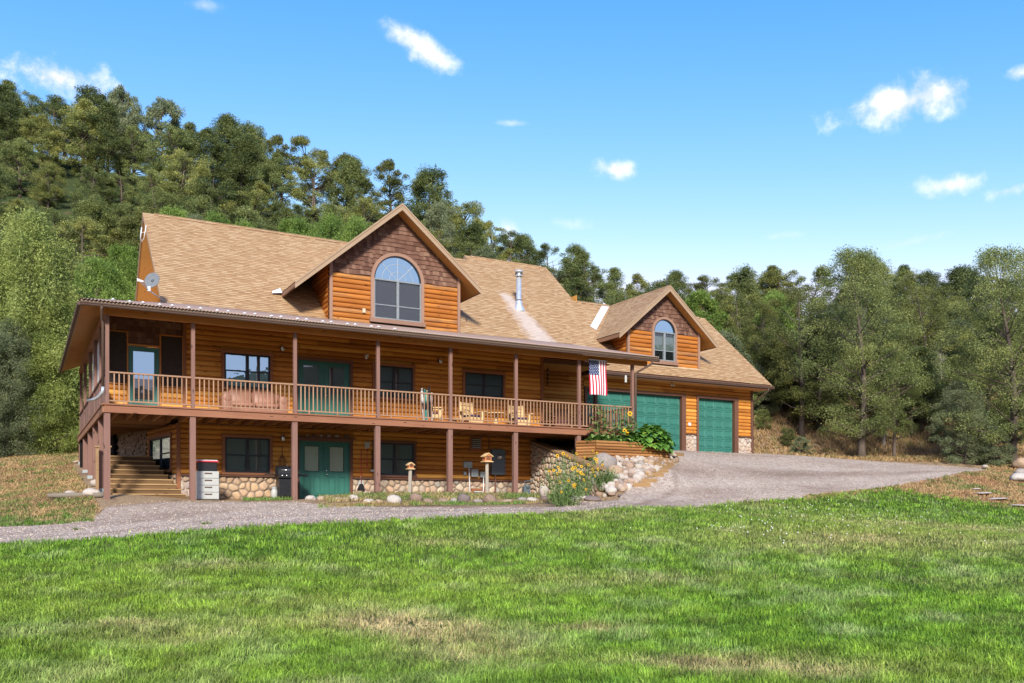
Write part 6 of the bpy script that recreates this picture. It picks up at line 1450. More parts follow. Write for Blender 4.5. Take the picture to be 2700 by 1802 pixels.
for x, y, w, h, lab in ((1363, 1462, 76, 50, 'left short grey tree stump by the retaining wall'), (1438, 1462, 70, 62, 'right taller grey tree stump against the retaining wall')):
    u, v = CZ(x, y); p = ground_at(u, v, 24, 40); k = 33.5/F0/2.9033
    s = MB().lathe((p.x, p.y, p.z-.05), [(w*k/2*1.05, 0), (w*k/2, h*k*.4), (w*k/2*.97, h*k+.05), (w*k/2*.5, h*k+.055)], 18); tag(s.build('tree_stump', M['greywood'], None, True), lab, 'stump', 'stumps by the retaining wall')

# ------------------------------------------------------------------ plants
def leaf_fan(mb, p, dr, L, W, droop=.3, n=4, fold=.12):
    """pointed heart leaf as a small curved sheet"""
    dr = Vector(dr).normalized(); side = dr.cross(Vector((0, 0, 1))); side = side.normalized() if side.length > .01 else Vector((1, 0, 0)); up = side.cross(dr)
    V = []
    prof = [.15, .8, 1, .62, .0] if n == 4 else [.2, 1, .7, .0]
    for i, w in enumerate(prof):
        t = i/(len(prof)-1); c = Vector(p)+dr*L*t-Vector((0, 0, 1))*droop*L*t*t
        V += [c-side*W*w/2+up*fold*W*w, c, c+side*W*w/2+up*fold*W*w]
    mb.add(V, [(i*3+j, i*3+j+1, i*3+j+4, i*3+j+3) for i in range(len(prof)-1) for j in (0, 1)])
def flower(parent, p, r, face, name='flower_head'):
    f = Vector(face).normalized(); a = f.cross(Vector((0, 0, 1))).normalized(); b = a.cross(f); m = MB(); n = 15
    for k in range(n):
        t = 2*math.pi*k/n+rng.uniform(-.1, .1); dr = a*math.cos(t)+b*math.sin(t); s = f.cross(dr); c0 = Vector(p)+dr*r*.38
        m.add([c0-s*r*.07, c0+s*r*.07, c0+dr*r*.36+s*r*.13+f*.01, c0+dr*r*.68-f*r*.08, c0+dr*r*.36-s*r*.13+f*.01], [(0, 1, 2, 3, 4)])
    o = m.build(name, M['petal'], parent)
    V = [Vector(p)+f*r*.12]+[Vector(p)+(a*math.cos(t*2*math.pi/12)+b*math.sin(t*2*math.pi/12))*r*.42+f*.012 for t in range(12)]
    d = MB().add(V, [(0, 1+k, 1+(k+1) % 12) for k in range(12)]); d.build('flower_disc', M['disc'], o); return o
def sunflower(x, y, z, H, label, heads, nl=16, lean=(0, 0), name='sunflower', L=.22, th=.013):
    t = thing(name, (x, y, z), label, 'sunflower'); top = Vector((x+lean[0], y+lean[1], z+H))
    st = MB(); pts = [Vector((x, y, z)).lerp(top, k/6)+Vector((.03*math.sin(k*1.7+x), .02*math.cos(k*2.1), 0)) for k in range(7)]; st.tube(pts, [th*(1.2-.09*k) for k in range(7)], 6)
    lf = MB()
    for k in range(nl):
        f = (k+1.5)/(nl+1); i = min(5, int(f*6)); p = pts[i].lerp(pts[i+1], f*6-i); a = k*2.4+rng.uniform(-.4, .4); dr = Vector((math.cos(a), math.sin(a), rng.uniform(.0, .5))); q = p+dr*L*.55
        st.tube([p, q], [.005, .003], 4, False); leaf_fan(lf, q, dr, 1.25*L*rng.uniform(.8, 1.3)*(1.15-.5*f), L*1.15*rng.uniform(.8, 1.2)*(1.15-.5*f), .5)
    st.build('stem', M['stem'], t, True); lf.build('leaves', M['leafsoft'], t)
    for (dx, dy, dz, r) in heads:
        p = Vector((x+dx, y+dy, z+dz)); flower(t, p, r, (-.35+dx, -1, .15)); MB().tube([pts[min(6, max(0, int((dz-.15)/H*6)))], p+Vector((0, .03, -.02))], [.006, .004], 4, False).build('flower_stalk', M['stem'], t)
    return t
sy = 28.42
def XA(u, Y): return at(u, 1000, Y).x
sunflower(XA(1577, sy), sy, 2.6, 1.42, 'tall leafy sunflower left in the planter, below the flag', [], 26, (0, 0), L=.24)
sunflower(XA(1590, 28.5), 28.5, 2.6, 1.28, 'budding sunflower just right of the tall leafy one', [], 16, (.12, 0), L=.17)
sunflower(XA(1636, sy), sy, 2.6, 1.50, 'tallest thin sunflower in the planter reaching over the deck rail', [], 16, (-.02, 0), L=.2)
sunflower(XA(1658, sy), sy, 2.6, 1.16, 'sunflower with a single open yellow head facing the lawn', [(.0, -.08, 1.16, .105)], 26, (-.04, 0), L=.24)
sunflower(XA(1646, 28.3), 28.3, 2.6, .62, 'short sunflower with two yellow heads side by side', [(-.06, -.1, .48, .085), (.09, -.1, .46, .085)], 14, L=.2)
sunflower(XA(1622, 28.5), 28.5, 2.6, .8, 'leafy stem left of the two headed sunflower', [], 20, (-.08, 0), L=.2)
sunflower(XA(1672, 28.5), 28.5, 2.6, .85, 'leafy stem right of the single headed sunflower', [], 20, (.1, 0), L=.2)
def leafmass(name, label, cat, cx, cy, cz, rx, ry, rz_, n, L, W, mat, lab2=None, droop=.5, flowers=0, fr=.05):
    t = thing(name, (cx, cy, cz), label, cat); m = MB(); st = MB()
    for k in range(n):
        a = rng.uniform(0, 6.283); e = rng.uniform(-.15, 1.45); rr = rng.uniform(.35, 1)**.5
        n_ = Vector((math.cos(a)*math.cos(e)*rx, math.sin(a)*math.cos(e)*ry, math.sin(e)*rz_))*rr; p = Vector((cx, cy, cz))+n_
        dr = Vector((n_.x/rx+rng.uniform(-.6, .6), n_.y/ry+rng.uniform(-.6, .6), n_.z/rz_*.5+rng.uniform(-.3, .4))); leaf_fan(m, p, dr, L*rng.uniform(.6, 1.3), W*rng.uniform(.6, 1.3), droop, 4)
        if k % 5 == 0: st.tube([(cx+n_.x*.3, cy+n_.y*.3, cz-.03), p], [.006, .003], 4, False)
    m.build('leaves', M[mat], t); st.build('stems', M['stem'], t)
    for k in range(flowers):
        a = rng.uniform(3.3, 6.1); e = rng.uniform(.1, 1.2); p = Vector((cx+math.cos(a)*math.cos(e)*rx*1.05, cy+math.sin(a)*math.cos(e)*ry*1.05, cz+math.sin(e)*rz_*1.05)); flower(t, p, fr, (math.cos(a)*.5, -1, .3))
    return t
leafmass('herb_plant', 'bright green low herb spilling over the left end of the planter', 'plant', 19.25, 28.42, 2.60, .62, .32, .30, 900, .055, .04, 'leafgreen')
leafmass('herb_plant', 'bright green herb patch in the middle of the planter', 'plant', 20.15, 28.42, 2.60, .55, .3, .26, 700, .055, .04, 'leafgreen')
leafmass('vegetable_plant', 'leafy vegetable plant behind the yellow flower right of centre in the planter', 'plant', 20.75, 28.45, 2.62, .45, .3, .45, 260, .16, .12, 'leafgreen', flowers=2, fr=.06)
sq = leafmass('squash_plant', 'large squash plant with broad leaves hanging over the right end of the planter', 'plant', 21.75, 28.40, 2.66, .82, .42, .66, 330, .30, .30, 'leafgreen', droop=.55, flowers=1, fr=.07)
leafmass('squash_vine', 'squash leaves trailing down the front of the planter', 'plant', 22.05, 28.02, 2.42, .30, .12, .36, 60, .22, .2, 'leafgreen', droop=.8)
leafmass('small_plant', 'small feathery green plant at the foot of the planter beside the top step', 'plant', ground_at(1755, 1205, 24, 42).x, ground_at(1755, 1205, 24, 42).y, ground_at(1755, 1205, 24, 42).z+.05, .35, .25, .22, 420, .08, .02, 'leafgreen')
def wild(name, u, v, H, rx, n, label, heads, mat='leafsoft', L=.085):
    p = ground_at(u, v, 22, 40); t = thing(name, p, label, 'wild sunflowers' if heads else 'plant'); st = MB(); lf = MB(); tops = []
    for k in range(n):
        a = rng.uniform(0, 6.28); r = rx*rng.uniform(0, 1)**.6; b = p+Vector((math.cos(a)*r*.4, math.sin(a)*r*.3, -.03)); h = H*rng.uniform(.45, 1); q = p+Vector((math.cos(a)*r, math.sin(a)*r*.6, h)); mid = b.lerp(q, .5)+Vector((rng.uniform(-.06, .06), rng.uniform(-.05, .05), .03))
        st.tube([b, mid, q], [.007, .005, .003], 4, False); tops.append(q)
        for j in range(13):
            f = rng.uniform(.1, 1); c = b.lerp(mid, f*2) if f < .5 else mid.lerp(q, f*2-1); aa = rng.uniform(0, 6.28); leaf_fan(lf, c, (math.cos(aa), math.sin(aa), rng.uniform(-.2, .7)), L*rng.uniform(.6, 1.6), L*.6*rng.uniform(.6, 1.4), .4, 3)
    st.build('stems', M['stem'], t); lf.build('leaves', M[mat], t); rng.shuffle(tops)
    for q in sorted(tops, key=lambda q: q.y)[:heads]: flower(t, q+Vector((0, -.03, .02)), rng.uniform(.038, .062), (rng.uniform(-.6, .3), -1, .35))
wild('wild_sunflower_bush', 1478, 1330, 1.55, .75, 60, 'tall wild sunflowers in front of the left part of the retaining wall', 15)
wild('wild_sunflower_bush', 1528, 1318, 1.75, .80, 64, 'tall wild sunflowers in front of the middle of the retaining wall', 14)
wild('wild_sunflower_bush', 1560, 1300, 1.45, .6, 40, 'wild sunflowers beside the big grey boulder', 6)
wild('wild_sunflower_bush', 1495, 1338, .8, .7, 46, 'lower wild sunflowers at the gravel edge', 8)
wild('feathery_bush', 1592, 1296, .85, .55, 80, 'feathery grey green bush below the big boulder', 0, 'leafgreen', .06)
wild('feathery_bush', 1612, 1288, .7, .4, 50, 'feathery green bush beside the tan slab', 0, 'leafsoft', .06)
for (u, v, H, n, lab) in ((1040, 1760, .16, 26, 'yellow green weed in the foreground grass right of centre'), (545, 1745, .15, 26, 'yellow green weed in the foreground grass left of centre'), (205, 1752, .13, 20, 'small weed in the left foreground grass'), (1225, 1782, .13, 18, 'small weed near the bottom edge of the lawn')):
    wild('lawn_weed', u, v, H, .16, n, lab, 0, 'juniper', .03)
# ------------------------------------------------------------------ things on and around the house
# flag, hung with its stripes vertical
fx0, fx1, fz0, fz1, fy = 19.05, 19.86, 4.46, 5.78, YD-.10
flg = thing('hanging_flag', (19.45, fy, 5.8), 'american flag hanging with vertical stripes from the porch header', 'flag')
def fp(s, t): return (fx0+(fx1-fx0)*s+.03*t, fy+.035*math.sin(s*7+t*2)*(.3+t)+.02*math.sin(t*6), fz1-(fz1-fz0)*t)
def cloth(s0, s1, t0, t1, off=0):
    m = MB(); n, k = 4, 14; V = []
    for i in range(n+1):
        for j in range(k+1):
            p = fp(s0+(s1-s0)*i/n, t0+(t1-t0)*j/k); V.append((p[0], p[1]+off, p[2]))
    m.add(V, [(i*(k+1)+j, (i+1)*(k+1)+j, (i+1)*(k+1)+j+1, i*(k+1)+j+1) for i in range(n) for j in range(k)]); return m
M['flagred'] = mat_plain('flag_red', (.42, .022, .045), .8, .1, 0, .08); M['flagwhite'] = mat_plain('flag_white', (.70, .68, .68), .8, .1, 0, .05); M['flagblue'] = mat_plain('flag_blue', (.02, .035, .11), .8, .1, 0, .1)
US, UT = 7/13., .425
red, wh = MB(), MB()
for i in range(13):
    c = cloth(i/13, (i+1)/13, UT if i < 7 else 0, 1); (red if i % 2 == 0 else wh).add(c.v, c.f)
red.build('red_stripes', M['flagred'], flg, True); wh.build('white_stripes', M['flagwhite'], flg, True)
un = cloth(0, US, 0, UT).build('union', M['flagblue'], flg, True); st = MB()
for col_ in range(9):
    nst = 6 if col_ % 2 == 0 else 5
    for r_ in range(nst):
        s0 = US*((r_+(.5 if nst == 6 else 1.0))/6.0); t0 = UT*(col_+.6)/9.4; c = fp(s0, t0); V = []
        for k in range(10):
            a = math.pi/2+k*math.pi/5; rr = .021 if k % 2 == 0 else .009; V.append((c[0]+rr*math.cos(a), c[1]-.006, c[2]+rr*math.sin(a)))
        st.add(V, [tuple(range(10))])
st.build('stars', M['flagwhite'], flg); MB().tube([(fx0-.03, fy-.005, 5.79), (fx1+.03, fy-.005, 5.79)], .016, 8).build('flag_rod', M['white'], flg, True)
# satellite dish on the gable rake
b = Vector((4.62, 34.85, 7.62)); dc = at(402, 741, 34.2)
sd2 = thing('satellite_dish', b, 'grey satellite dish on an arm at the left gable', 'satellite dish'); ds = MB(); aim = Vector((-.50, -.80, .35)).normalized(); e1 = aim.cross(Vector((0, 0, 1))).normalized(); e2 = e1.cross(aim); V = [dc]
for i in range(1, 7):
    for k in range(28):
        a = 2*math.pi*k/28; r_ = i/6; V.append(dc+(e1*math.cos(a)*.27+e2*math.sin(a)*.31)*r_+aim*.05*r_*r_)
ds.add(V, [(0, 1+k, 1+(k+1) % 28) for k in range(28)]+[(1+(i*28)+k, 1+(i*28)+(k+1) % 28, 1+(i+1)*28+(k+1) % 28, 1+(i+1)*28+k) for i in range(5) for k in range(28)])
dsh = ds.build('reflector', M['dishgrey'], sd2, True); so = dsh.modifiers.new('s', 'SOLIDIFY'); so.thickness = .012
lb = at(368, 741, 33.6); el = at(392, 766, 34.0)
MB().tube([b, el.lerp(b, .3), el], .022, 8).tube([el, lb], .016, 8).build('mast_arm', M['galv'], sd2, True)
MB().box(el.x-.05, el.x+.06, el.y-.04, el.y+.05, el.z-.03, el.z+.14).build('bracket', M['galv'], sd2)
s = MB()
for k in range(4): s.ball((lb.x-.06+.055*k, lb.y, lb.z+.05-.018*k), .032)
s.bar((lb.x-.08, lb.y, lb.z), (lb.x+.14, lb.y, lb.z-.03), .05, .04); s.build('receiver_head', M['white'], sd2, True)
an = at(377, 615, 39.5); a_ = thing('antenna', an, 'white antenna bars hanging under the left gable peak', 'antenna')
MB().tube([(an.x-.05, an.y, an.z+.22), (an.x-.1, an.y, an.z-.25)], .025, 6).tube([(an.x+.12, an.y, an.z+.32), (an.x+.04, an.y, an.z-.22)], .02, 6).tube([(an.x-.1, an.y, an.z-.2), (an.x-.05, an.y, an.z-.36), (an.x+.04, an.y, an.z-.2)], .01, 5).tube([(an.x-.08, an.y, an.z), (an.x+.08, an.y, an.z+.05)], .01, 5).build('antenna_bars', M['white'], a_, True)
MB().tube([(an.x+.1, an.y, an.z+.2), (an.x+.15, an.y+.12, an.z+.22)], .012, 5).build('antenna_bracket', M['galv'], a_)
# grill with gas bottle
gx_, gy_, gz_ = 7.92, 30.55, hz(7.9, 30.4)+.02
gr = thing('gas_grill', (gx_, gy_, gz_), 'black gas grill with side shelves by the green double door', 'grill')
MB().box(gx_-.31, gx_+.31, gy_-.22, gy_+.22, gz_+.10, gz_+.72).build('cabinet', M['black'], gr, bevel=.01)
MB().box(gx_-.30, gx_-.005, gy_-.232, gy_-.222, gz_+.13, gz_+.70).box(gx_+.005, gx_+.30, gy_-.232, gy_-.222, gz_+.13, gz_+.70).build('cabinet_door', M['black'], gr, bevel=.004)
MB().box(gx_-.34, gx_+.34, gy_-.30, gy_+.24, gz_+.72, gz_+.88).build('control_panel', M['black'], gr, bevel=.01)
s = MB(); n = 9; V = []
for xx in (-.34, .34):
    for k in range(n+1):
        a = math.pi*k/n; V.append((gx_+xx, gy_-.25*math.cos(a), gz_+.885+.26*math.sin(a)**.7))
s.add(V, [(k, k+1, n+2+k, n+1+k) for k in range(n)]+[tuple(range(n, -1, -1)), tuple(range(n+1, 2*n+2))]); s.build('lid', M['black'], gr)
MB().tube([(gx_-.26, gy_-.27, gz_+.99), (gx_+.26, gy_-.27, gz_+.99)], .014, 8).build('lid_handle', M['steel'], gr, True)
for k in range(4): MB().lathe((gx_-.22+.15*k, gy_-.30, gz_+.80), [(.035, 0), (.03, -.02), (.022, -.035)], 12, 'Y').build('knob', M['steel'], gr, True)
MB().box(gx_-.70, gx_-.345, gy_-.25, gy_+.2, gz_+.83, gz_+.87).build('side_shelf', M['black'], gr, bevel=.008); MB().box(gx_+.345, gx_+.68, gy_-.25, gy_+.2, gz_+.80, gz_+.86).build('side_shelf', M['black'], gr, bevel=.008)
for xx in (-.27, .27): MB().lathe((gx_+xx, gy_-.2, gz_+.08), [(.08, -.02), (.08, .02)], 16, 'X').build('wheel', M['blackrub'], gr)
MB().lathe((gx_, gy_-.1, gz_+1.13), [(.02, 0), (.03, .02), (.0, .05)], 8).build('thermometer', M['steel'], gr)
px_, py_ = gx_-.42, gy_+.0
pt_ = thing('propane_bottle', (px_, py_, gz_), 'white propane bottle beside the black grill', 'gas bottle')
MB().lathe((px_, py_, gz_+.02), [(.08, 0), (.11, .04), (.11, .26), (.08, .32), (.03, .35)], 18).build('tank', M['cabinet'], pt_, True)
MB().lathe((px_, py_, gz_+.34), [(.085, 0), (.09, .08), (.085, .082), (.08, .0)], 12).tube([(px_, py_, gz_+.36), (px_, py_, gz_+.43)], .02, 6).build('valve_collar', M['greybox'], pt_)
# drawer cabinet and storage box
cx0, cx1, cy_, cz_ = 4.86, 5.53, 29.85, hz(5.2, 29.6)+.02
cb = thing('drawer_cabinet', ((cx0+cx1)/2, cy_, cz_), 'light grey plastic cabinet of four drawers beside the post', 'drawer cabinet')
MB().box(cx0, cx1, cy_-.2, cy_+.25, cz_, cz_+.90).build('cabinet_body', M['cabinet'], cb, bevel=.01)
for k in range(4):
    dr_ = MB().box(cx0+.012, cx1-.012, cy_-.222, cy_-.201, cz_+.02+.22*k, cz_+.225+.22*k).build('drawer', M['cabinet'], cb, bevel=.006)
    MB().box(cx0+.22, cx1-.22, cy_-.235, cy_-.223, cz_+.15+.22*k, cz_+.19+.22*k).build('drawer_handle', M['gutter'], dr_, bevel=.008)
bx_ = thing('storage_box', ((cx0+cx1)/2, cy_, cz_+.9), 'black storage box with a red lid standing on the drawer cabinet', 'storage box')
MB().prism([(cx0+.05, cy_-.16, cz_+.905), (cx1-.05, cy_-.16, cz_+.905), (cx1-.05, cy_+.2, cz_+.905), (cx0+.05, cy_+.2, cz_+.905)], (0, 0, .28)).build('tub', M['black'], bx_, bevel=.02)
MB().box(cx0+.01, cx1-.01, cy_-.20, cy_+.24, cz_+1.186, cz_+1.235).build('lid', M['red'], bx_, bevel=.012); MB().box(cx0+.0, cx1-.04, cy_-.18, cy_+.22, cz_+1.237, cz_+1.26).build('lid_top', M['white'], bx_, bevel=.01)
# sofa
sx0, sx1, sy_ = 5.83, 7.95, 30.95; Z = 3.15
sf_ = thing('sofa', ((sx0+sx1)/2, sy_, Z), 'worn brown leather sofa on the deck under the blue window', 'sofa')
MB().box(sx0+.05, sx1-.05, sy_-.38, sy_+.35, Z+.06, Z+.30).build('sofa_base', M['leather'], sf_, bevel=.03)
for k in range(2):
    a = sx0+.27+k*(sx1-sx0-.54)/2; b2 = a+(sx1-sx0-.54)/2-.02
    MB().box(a, b2, sy_-.44, sy_+.1, Z+.305, Z+.47).build('seat_cushion', M['leather'], sf_, True, bevel=.07)
    MB().prism([(a, sy_+.02, Z+.44), (b2, sy_+.02, Z+.44), (b2, sy_+.16, Z+.95), (a, sy_+.16, Z+.95)], (0, .18, .02)).build('back_cushion', M['leather'], sf_, True, bevel=.09)
for a in (sx0, sx1-.26): MB().box(a, a+.26, sy_-.42, sy_+.34, Z+.04, Z+.60).tube([(a+.13, sy_-.43, Z+.60), (a+.13, sy_+.33, Z+.60)], .145, 12).build('armrest', M['leather'], sf_, True, bevel=.03)
MB().box(sx0+.1, sx1-.1, sy_+.2, sy_+.42, Z+.3, Z+.88).build('sofa_back', M['leather'], sf_, True, bevel=.06)
# log chairs, tables
def log_chair(x, y, rot, label, mat='pine', cush='cushion', s=1.0):
    t = thing('log_chair', (0, 0, 0), label, 'chair', None)
    MB().box(-.28, .28, -.25, .25, .34, .38).build('seat', M[mat], t)
    for k in range(4): MB().box(-.26, .26, .26+.02*k+.01, .285+.02*k+.01, .46+.135*k, .57+.135*k).build('back_slat', M[mat], t)
    for sx in (-1, 1):
        MB().tube([(sx*.31, -.27, 0), (sx*.31, -.27, .60)], .038, 8).build('leg', M[mat], t, True); MB().tube([(sx*.29, .27, 0), (sx*.28, .36, 1.0)], .036, 8).build('leg', M[mat], t, True)
        MB().box(sx*.36-.07, sx*.36+.07, -.36, .33, .60, .635).build('armrest', M[mat], t); MB().box(sx*.31-.02, sx*.31+.02, -.25, .27, .26, .34).build('side_rail', M[mat], t)
    for z in (.17, .27): MB().box(-.28, .28, -.295, -.26, z, z+.075).build('front_slat', M[mat], t)
    if cush: MB().box(-.26, .26, -.27, .22, .385, .47).build('cushion', M[cush], t, True, bevel=.03)
    t.location = (x, y, 3.152); t.rotation_euler = (0, 0, rot); t.scale = (s, s, s); return t
log_chair(14.98, 30.65, R(12), 'pale log chair with a navy cushion left of the round table, under the kitchen window')
log_chair(17.05, 30.65, R(-6), 'pale log chair with a navy cushion right of the round table, behind the deck post')
log_chair(13.35, 30.55, R(62), 'pale log chair with a maroon cushion turned sideways beside the skis', 'pine', 'cushion2')
log_chair(19.35, 31.2, R(-20), 'dark wooden chair with maroon cushion in front of the recess door', 'darkwood', 'cushion2', 1.05)
log_chair(20.35, 30.6, R(205), 'dark slatted rocking chair seen from behind near the end of the deck', 'darkwood', None)
def table(x, y, r_, h, label, mat):
    t = thing('deck_table', (x, y, 3.152), label, 'table')
    MB().lathe((x, y, 3.152+h-.035), [(r_, 0), (r_, .035), (r_*.98, .036)], 22).build('tabletop', M[mat], t); MB().tube([(x, y, 3.152), (x, y, 3.152+h-.03)], .085, 10).box(x-.2, x+.2, y-.05, y+.05, 3.152, 3.21).box(x-.05, x+.05, y-.2, y+.2, 3.21, 3.25).build('pedestal', M[mat], t)
table(15.98, 30.6, .40, .60, 'round pale pedestal table between the two navy cushion chairs', 'pine'); table(18.25, 30.55, .33, .38, 'low small table right of the navy cushion chairs', 'darkwood')
table(14.05, 30.2, .24, .26, 'very low pale footstool table between the skis and the chairs', 'pine')
# skis leaning on the rail
for k, (u0, mt, lab) in enumerate(((1112, 'skiw', 'white ski at the left of the bundle on the deck'), (1119, 'skit', 'teal ski second in the bundle on the deck'), (1125, 'skiy', 'pale green ski in the middle of the bundle'), (1131, 'skib', 'black ski tip sticking out of the bundle'), (1137, 'skiw', 'white ski with dark marks at the right of the bundle'))):
    p0 = at(u0+6-k, 1098, 29.6); p1_ = at(u0, 1032+3*k if k != 3 else 1026, 29.2); p0.z = 3.16
    s = MB(); s.bar(p0, p1_, .075, .02, (0, 1, 0)); d_ = (p1_-p0).normalized(); s.bar(p1_, p1_+d_*.10+Vector((0, -.04, 0)), .055, .014, (0, 1, 0))
    o = s.build('ski', M[mt]); tag(o, lab, 'ski', 'skis bundled on the deck')
    MB().bar(p0.lerp(p1_, .45)+Vector((0, -.03, 0)), p0.lerp(p1_, .60)+Vector((0, -.03, 0)), .06, .04, (0, 1, 0)).build('binding', M['skib'], o)
p = at(1127, 1100, 29.7); ct = thing('ski_bucket', (p.x, p.y, 3.152), 'orange red tub holding the feet of the skis', 'bucket'); MB().lathe((p.x, p.y, 3.155), [(.14, 0), (.17, .16), (.165, .162), (.13, .02)], 16).build('tub', M['orange'], ct, True); MB().lathe((p.x, p.y, 3.31), [(.175, 0), (.18, .015)], 16).build('rim', M['red'], ct)
# bird houses on posts
def birdhouse(u, vb, ztop, hs, label, wob):
    p = at(u, vb, 28.35); p.z = hz(p.x, p.y); t = thing('birdhouse_post', p, label, 'birdhouse'); zt = ztop; tilt = wob; hs = hs
    MB().tube([(p.x-tilt, p.y, p.z-.2), (p.x, p.y, zt)], [.07, .062], 7).build('post', M['greywood'], t)
    w = .17*hs; h = .30*hs
    hse = MB(); hse.prism([(p.x-w, p.y-w, zt+.03), (p.x+w, p.y-w, zt+.03), (p.x+w, p.y-w, zt+h), (p.x, p.y-w, zt+h+w*.62), (p.x-w, p.y-w, zt+h)], (0, 2*w, 0)); b = hse.build('birdhouse_box', M['birdwood'], t)
    MB().box(p.x-w*1.45, p.x+w*1.45, p.y-w*1.4, p.y+w*1.4, zt, zt+.03).build('floor_board', M['pine'], b)
    r_ = MB()
    for sx in (-1, 1): r_.prism([(p.x, p.y-w*1.3, zt+h+w*.70), (p.x+sx*w*1.5, p.y-w*1.3, zt+h-w*.25), (p.x+sx*w*1.5, p.y-w*1.3, zt+h-w*.25+.03), (p.x, p.y-w*1.3, zt+h+w*.70+.035)], (0, w*2.6, 0))
    r_.build('birdhouse_roof', M['pine'], b)
    s = MB()
    for k in range(2): s.box(p.x-w*.75, p.x+w*.75, p.y-w-.012, p.y-w-.002, zt+.08+k*.11*hs, zt+.14+k*.11*hs)
    s.build('slot_front', M['darkwood'], b)
birdhouse(1082, 1303, 1.40, .50, 'orange wooden birdhouse on the shorter grey post, in front of the lower right window', .04)
birdhouse(1284, 1304, 1.72, .70, 'orange wooden birdhouse on the taller grey post, in front of the electric panel', .0)
# tools on the wall between door and window
def tool(name, label, x, z0, z1, mat, head, cat):
    t = thing(name, (x, YW-.12, z1), label, cat); MB().tube([(x, YW-.13, z0), (x+.01, YW-.10, z1)], .014, 6).build('handle', M[mat], t, True); head(t)
tool('broom', 'red handled broom hanging by the lower double door', 10.86, .98, 2.25, 'red', lambda t: (MB().prism([(10.80, YW-.15, .98), (10.92, YW-.15, .98), (11.0, YW-.15, .74), (10.70, YW-.15, .76)], (0, .05, 0)).build('bristles', M['black'], t)), 'broom')
tool('dustpan', 'pale dustpan hanging behind the broom head', 10.84, 1.15, 1.25, 'white', lambda t: (MB().prism([(10.74, YW-.10, .98), (10.80, YW-.10, 1.12), (10.92, YW-.10, 1.12), (10.98, YW-.10, .96), (10.95, YW-.10, .84), (10.78, YW-.10, .84)], (0, .03, 0)).build('pan', M['cabinet'], t)), 'dustpan')
def shovel_head(t): MB().prism([(10.98, YW-.13, 2.50), (11.20, YW-.13, 2.53), (11.19, YW-.13, 2.33), (11.02, YW-.13, 2.26)], (0, .03, 0)).build('blade', M['cabinet'], t)
tool('shovel', 'shovel with a grey blade up and a red handle, hanging on the log wall', 11.08, 1.55, 2.30, 'red', shovel_head, 'shovel')
tool('axe', 'long handled maul hanging right of the shovel', 11.27, 1.48, 2.22, 'black', lambda t: MB().box(11.20, 11.36, YW-.16, YW-.08, 1.44, 1.51).build('maul_head', M['cabinet'], t), 'axe')
t = thing('wire_beater', (7.98, YW-.12, 2.3), 'old wire rug beater hanging above the grill', 'rug beater'); s = MB()
for k in range(5):
    w = .03+.028*k; s.tube([(7.98, YW-.12, 1.98), (7.98-w, YW-.12, 1.75), (7.98-w*.9, YW-.12, 1.60), (7.98, YW-.12, 1.50), (7.98+w*.9, YW-.12, 1.60), (7.98+w, YW-.12, 1.75), (7.98, YW-.12, 1.98)], .006, 4, False)
s.build('wire_loops', M['trim'], t); MB().tube([(7.98, YW-.12, 1.96), (7.98, YW-.12, 2.28)], .016, 6).build('handle', M['darkwood'], t)
for k, (x, w, mt, lab) in enumerate(((8.86, .10, 'rock_white', 'small pale rock at the left on the door shelf'), (9.35, .16, 'rock_white', 'long white crystal left of the middle of the door shelf'), (9.62, .2, 'rock_grey', 'grey white stone in the middle of the door shelf'), (9.92, .18, 'rock_white', 'white rock right of the middle on the door shelf'), (9.1, .15, 'rock_dark', 'dark stone on the door shelf'), (10.3, .2, 'rock_dark', 'dark bark piece at the right on the door shelf'))):
    rock((x, YW-.16, 2.635), w, w*.5, mt, lab, name='shelf_stone', cat='stone', d=.08, sink=0)
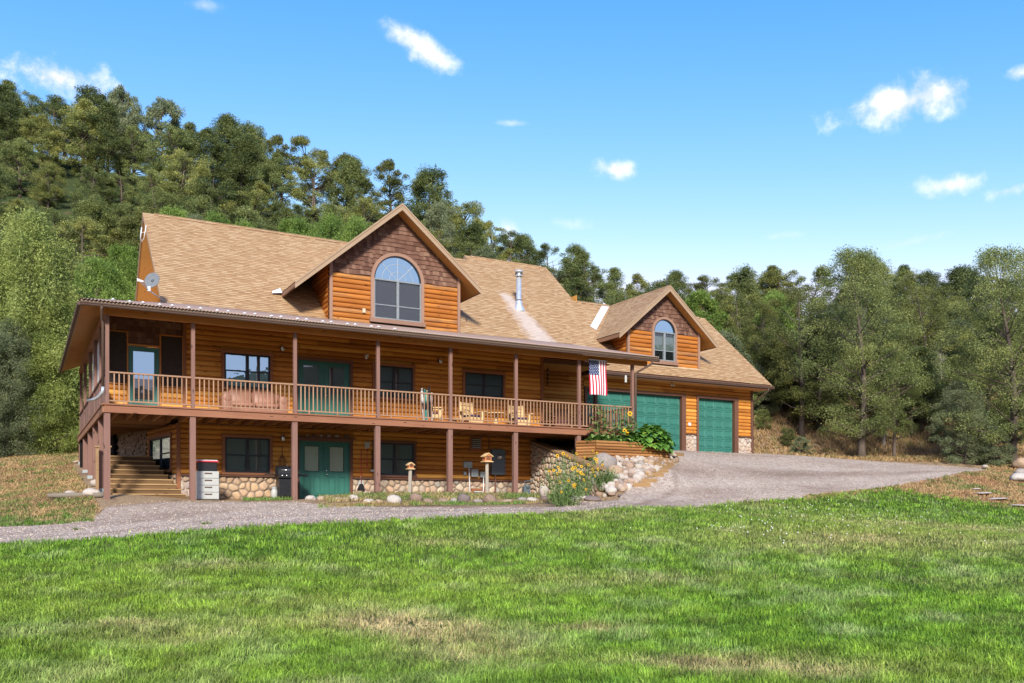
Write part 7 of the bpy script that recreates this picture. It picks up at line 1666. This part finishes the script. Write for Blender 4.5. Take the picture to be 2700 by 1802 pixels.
# hanging lantern and bell chime
hp = at(1650, 1000, 28.9); t = thing('hanging_lantern', (hp.x, hp.y, hp.z+.15), 'small pale lantern hanging by the right end post of the porch', 'lantern')
MB().lathe((hp.x, hp.y, hp.z-.14), [(.055, 0), (.06, .03), (.04, .05), (.055, .16), (.05, .22), (.03, .28), (.01, .30)], 12).build('lantern_body', M['cabinet'], t, True); MB().tube([(hp.x, hp.y, hp.z+.16), (hp.x, hp.y, 5.0)], .004, 4).tube([(hp.x, hp.y, 5.0), (hp.x+.1, hp.y, 5.1), (21.15, YD+.03, 5.12)], .007, 4).build('hook', M['bell'], t)
t = thing('bell_chime', (19.0, YW+.3, 6.0), 'string of four dark bells hanging in the porch recess', 'bell chime'); MB().tube([(19.02, YW+.3, 6.15), (19.02, YW+.3, 5.2)], .005, 4).build('cord', M['bell'], t)
for z, r_ in ((5.82, .07), (5.62, .05), (5.46, .045), (5.28, .055)): MB().lathe((19.02, YW+.3, z-.08), [(r_, 0), (r_*.75, .03), (r_*.5, .10), (.01, .15)], 12).build('bell', M['bell'], t, True)
MB().tube([(19.9, YW+.4, 6.2), (19.9, YW+.4, 6.1)], .01, 4)
p = ground_at(1150, 1300, 24, 40); s = leafmass('garden_ornament_flower', 'small reddish garden ornament in the bed between the posts', 'ornament', p.x, p.y+.2, p.z+.12, .16, .1, .12, 40, .08, .08, 'brownneedle')
# things that would share a label are told apart by their order in the photo
bpy.context.view_layer.update()
seen = {}
for o in bpy.data.objects:
    if o.parent is None and o.get('label') and ('_tree' in o.name or 'bush' in o.name or 'cobble' in o.name): seen.setdefault(o['label'], []).append(o)
N1 = ['', 'first', 'second', 'third', 'fourth', 'fifth', 'sixth', 'seventh', 'eighth', 'ninth', 'tenth', 'eleventh', 'twelfth', 'thirteenth', 'fourteenth', 'fifteenth', 'sixteenth', 'seventeenth', 'eighteenth', 'nineteenth']
def ordinal(i):
    n = i+1
    if n == 1: return 'leftmost'
    if n < 20: return N1[n]+' from left'
    a, b = divmod(n, 10); T = ('twent', 'thirt', 'fort', 'fift', 'sixt')[a-2]
    return (T+'ieth' if b == 0 else T+'y '+N1[b])+' from left'
ORD = ['leftmost', 'second from left', 'third from left', 'fourth from left', 'fifth from left', 'sixth from left', 'seventh from left', 'eighth from left', 'ninth from left', 'tenth from left', 'eleventh from left', 'twelfth from left', 'thirteenth from left', 'fourteenth from left', 'fifteenth from left', 'sixteenth from left']
def bearing(o): p = o.location; return (p.x*math.cos(YAW)-p.y*math.sin(YAW))/(p.x*math.sin(YAW)+p.y*math.cos(YAW))
for lab, os_ in seen.items():
    if len(os_) < 2: continue
    os_.sort(key=bearing)
    for i, o in enumerate(os_): o['label'] = lab+', '+('rightmost' if i == len(os_)-1 else ordinal(i))
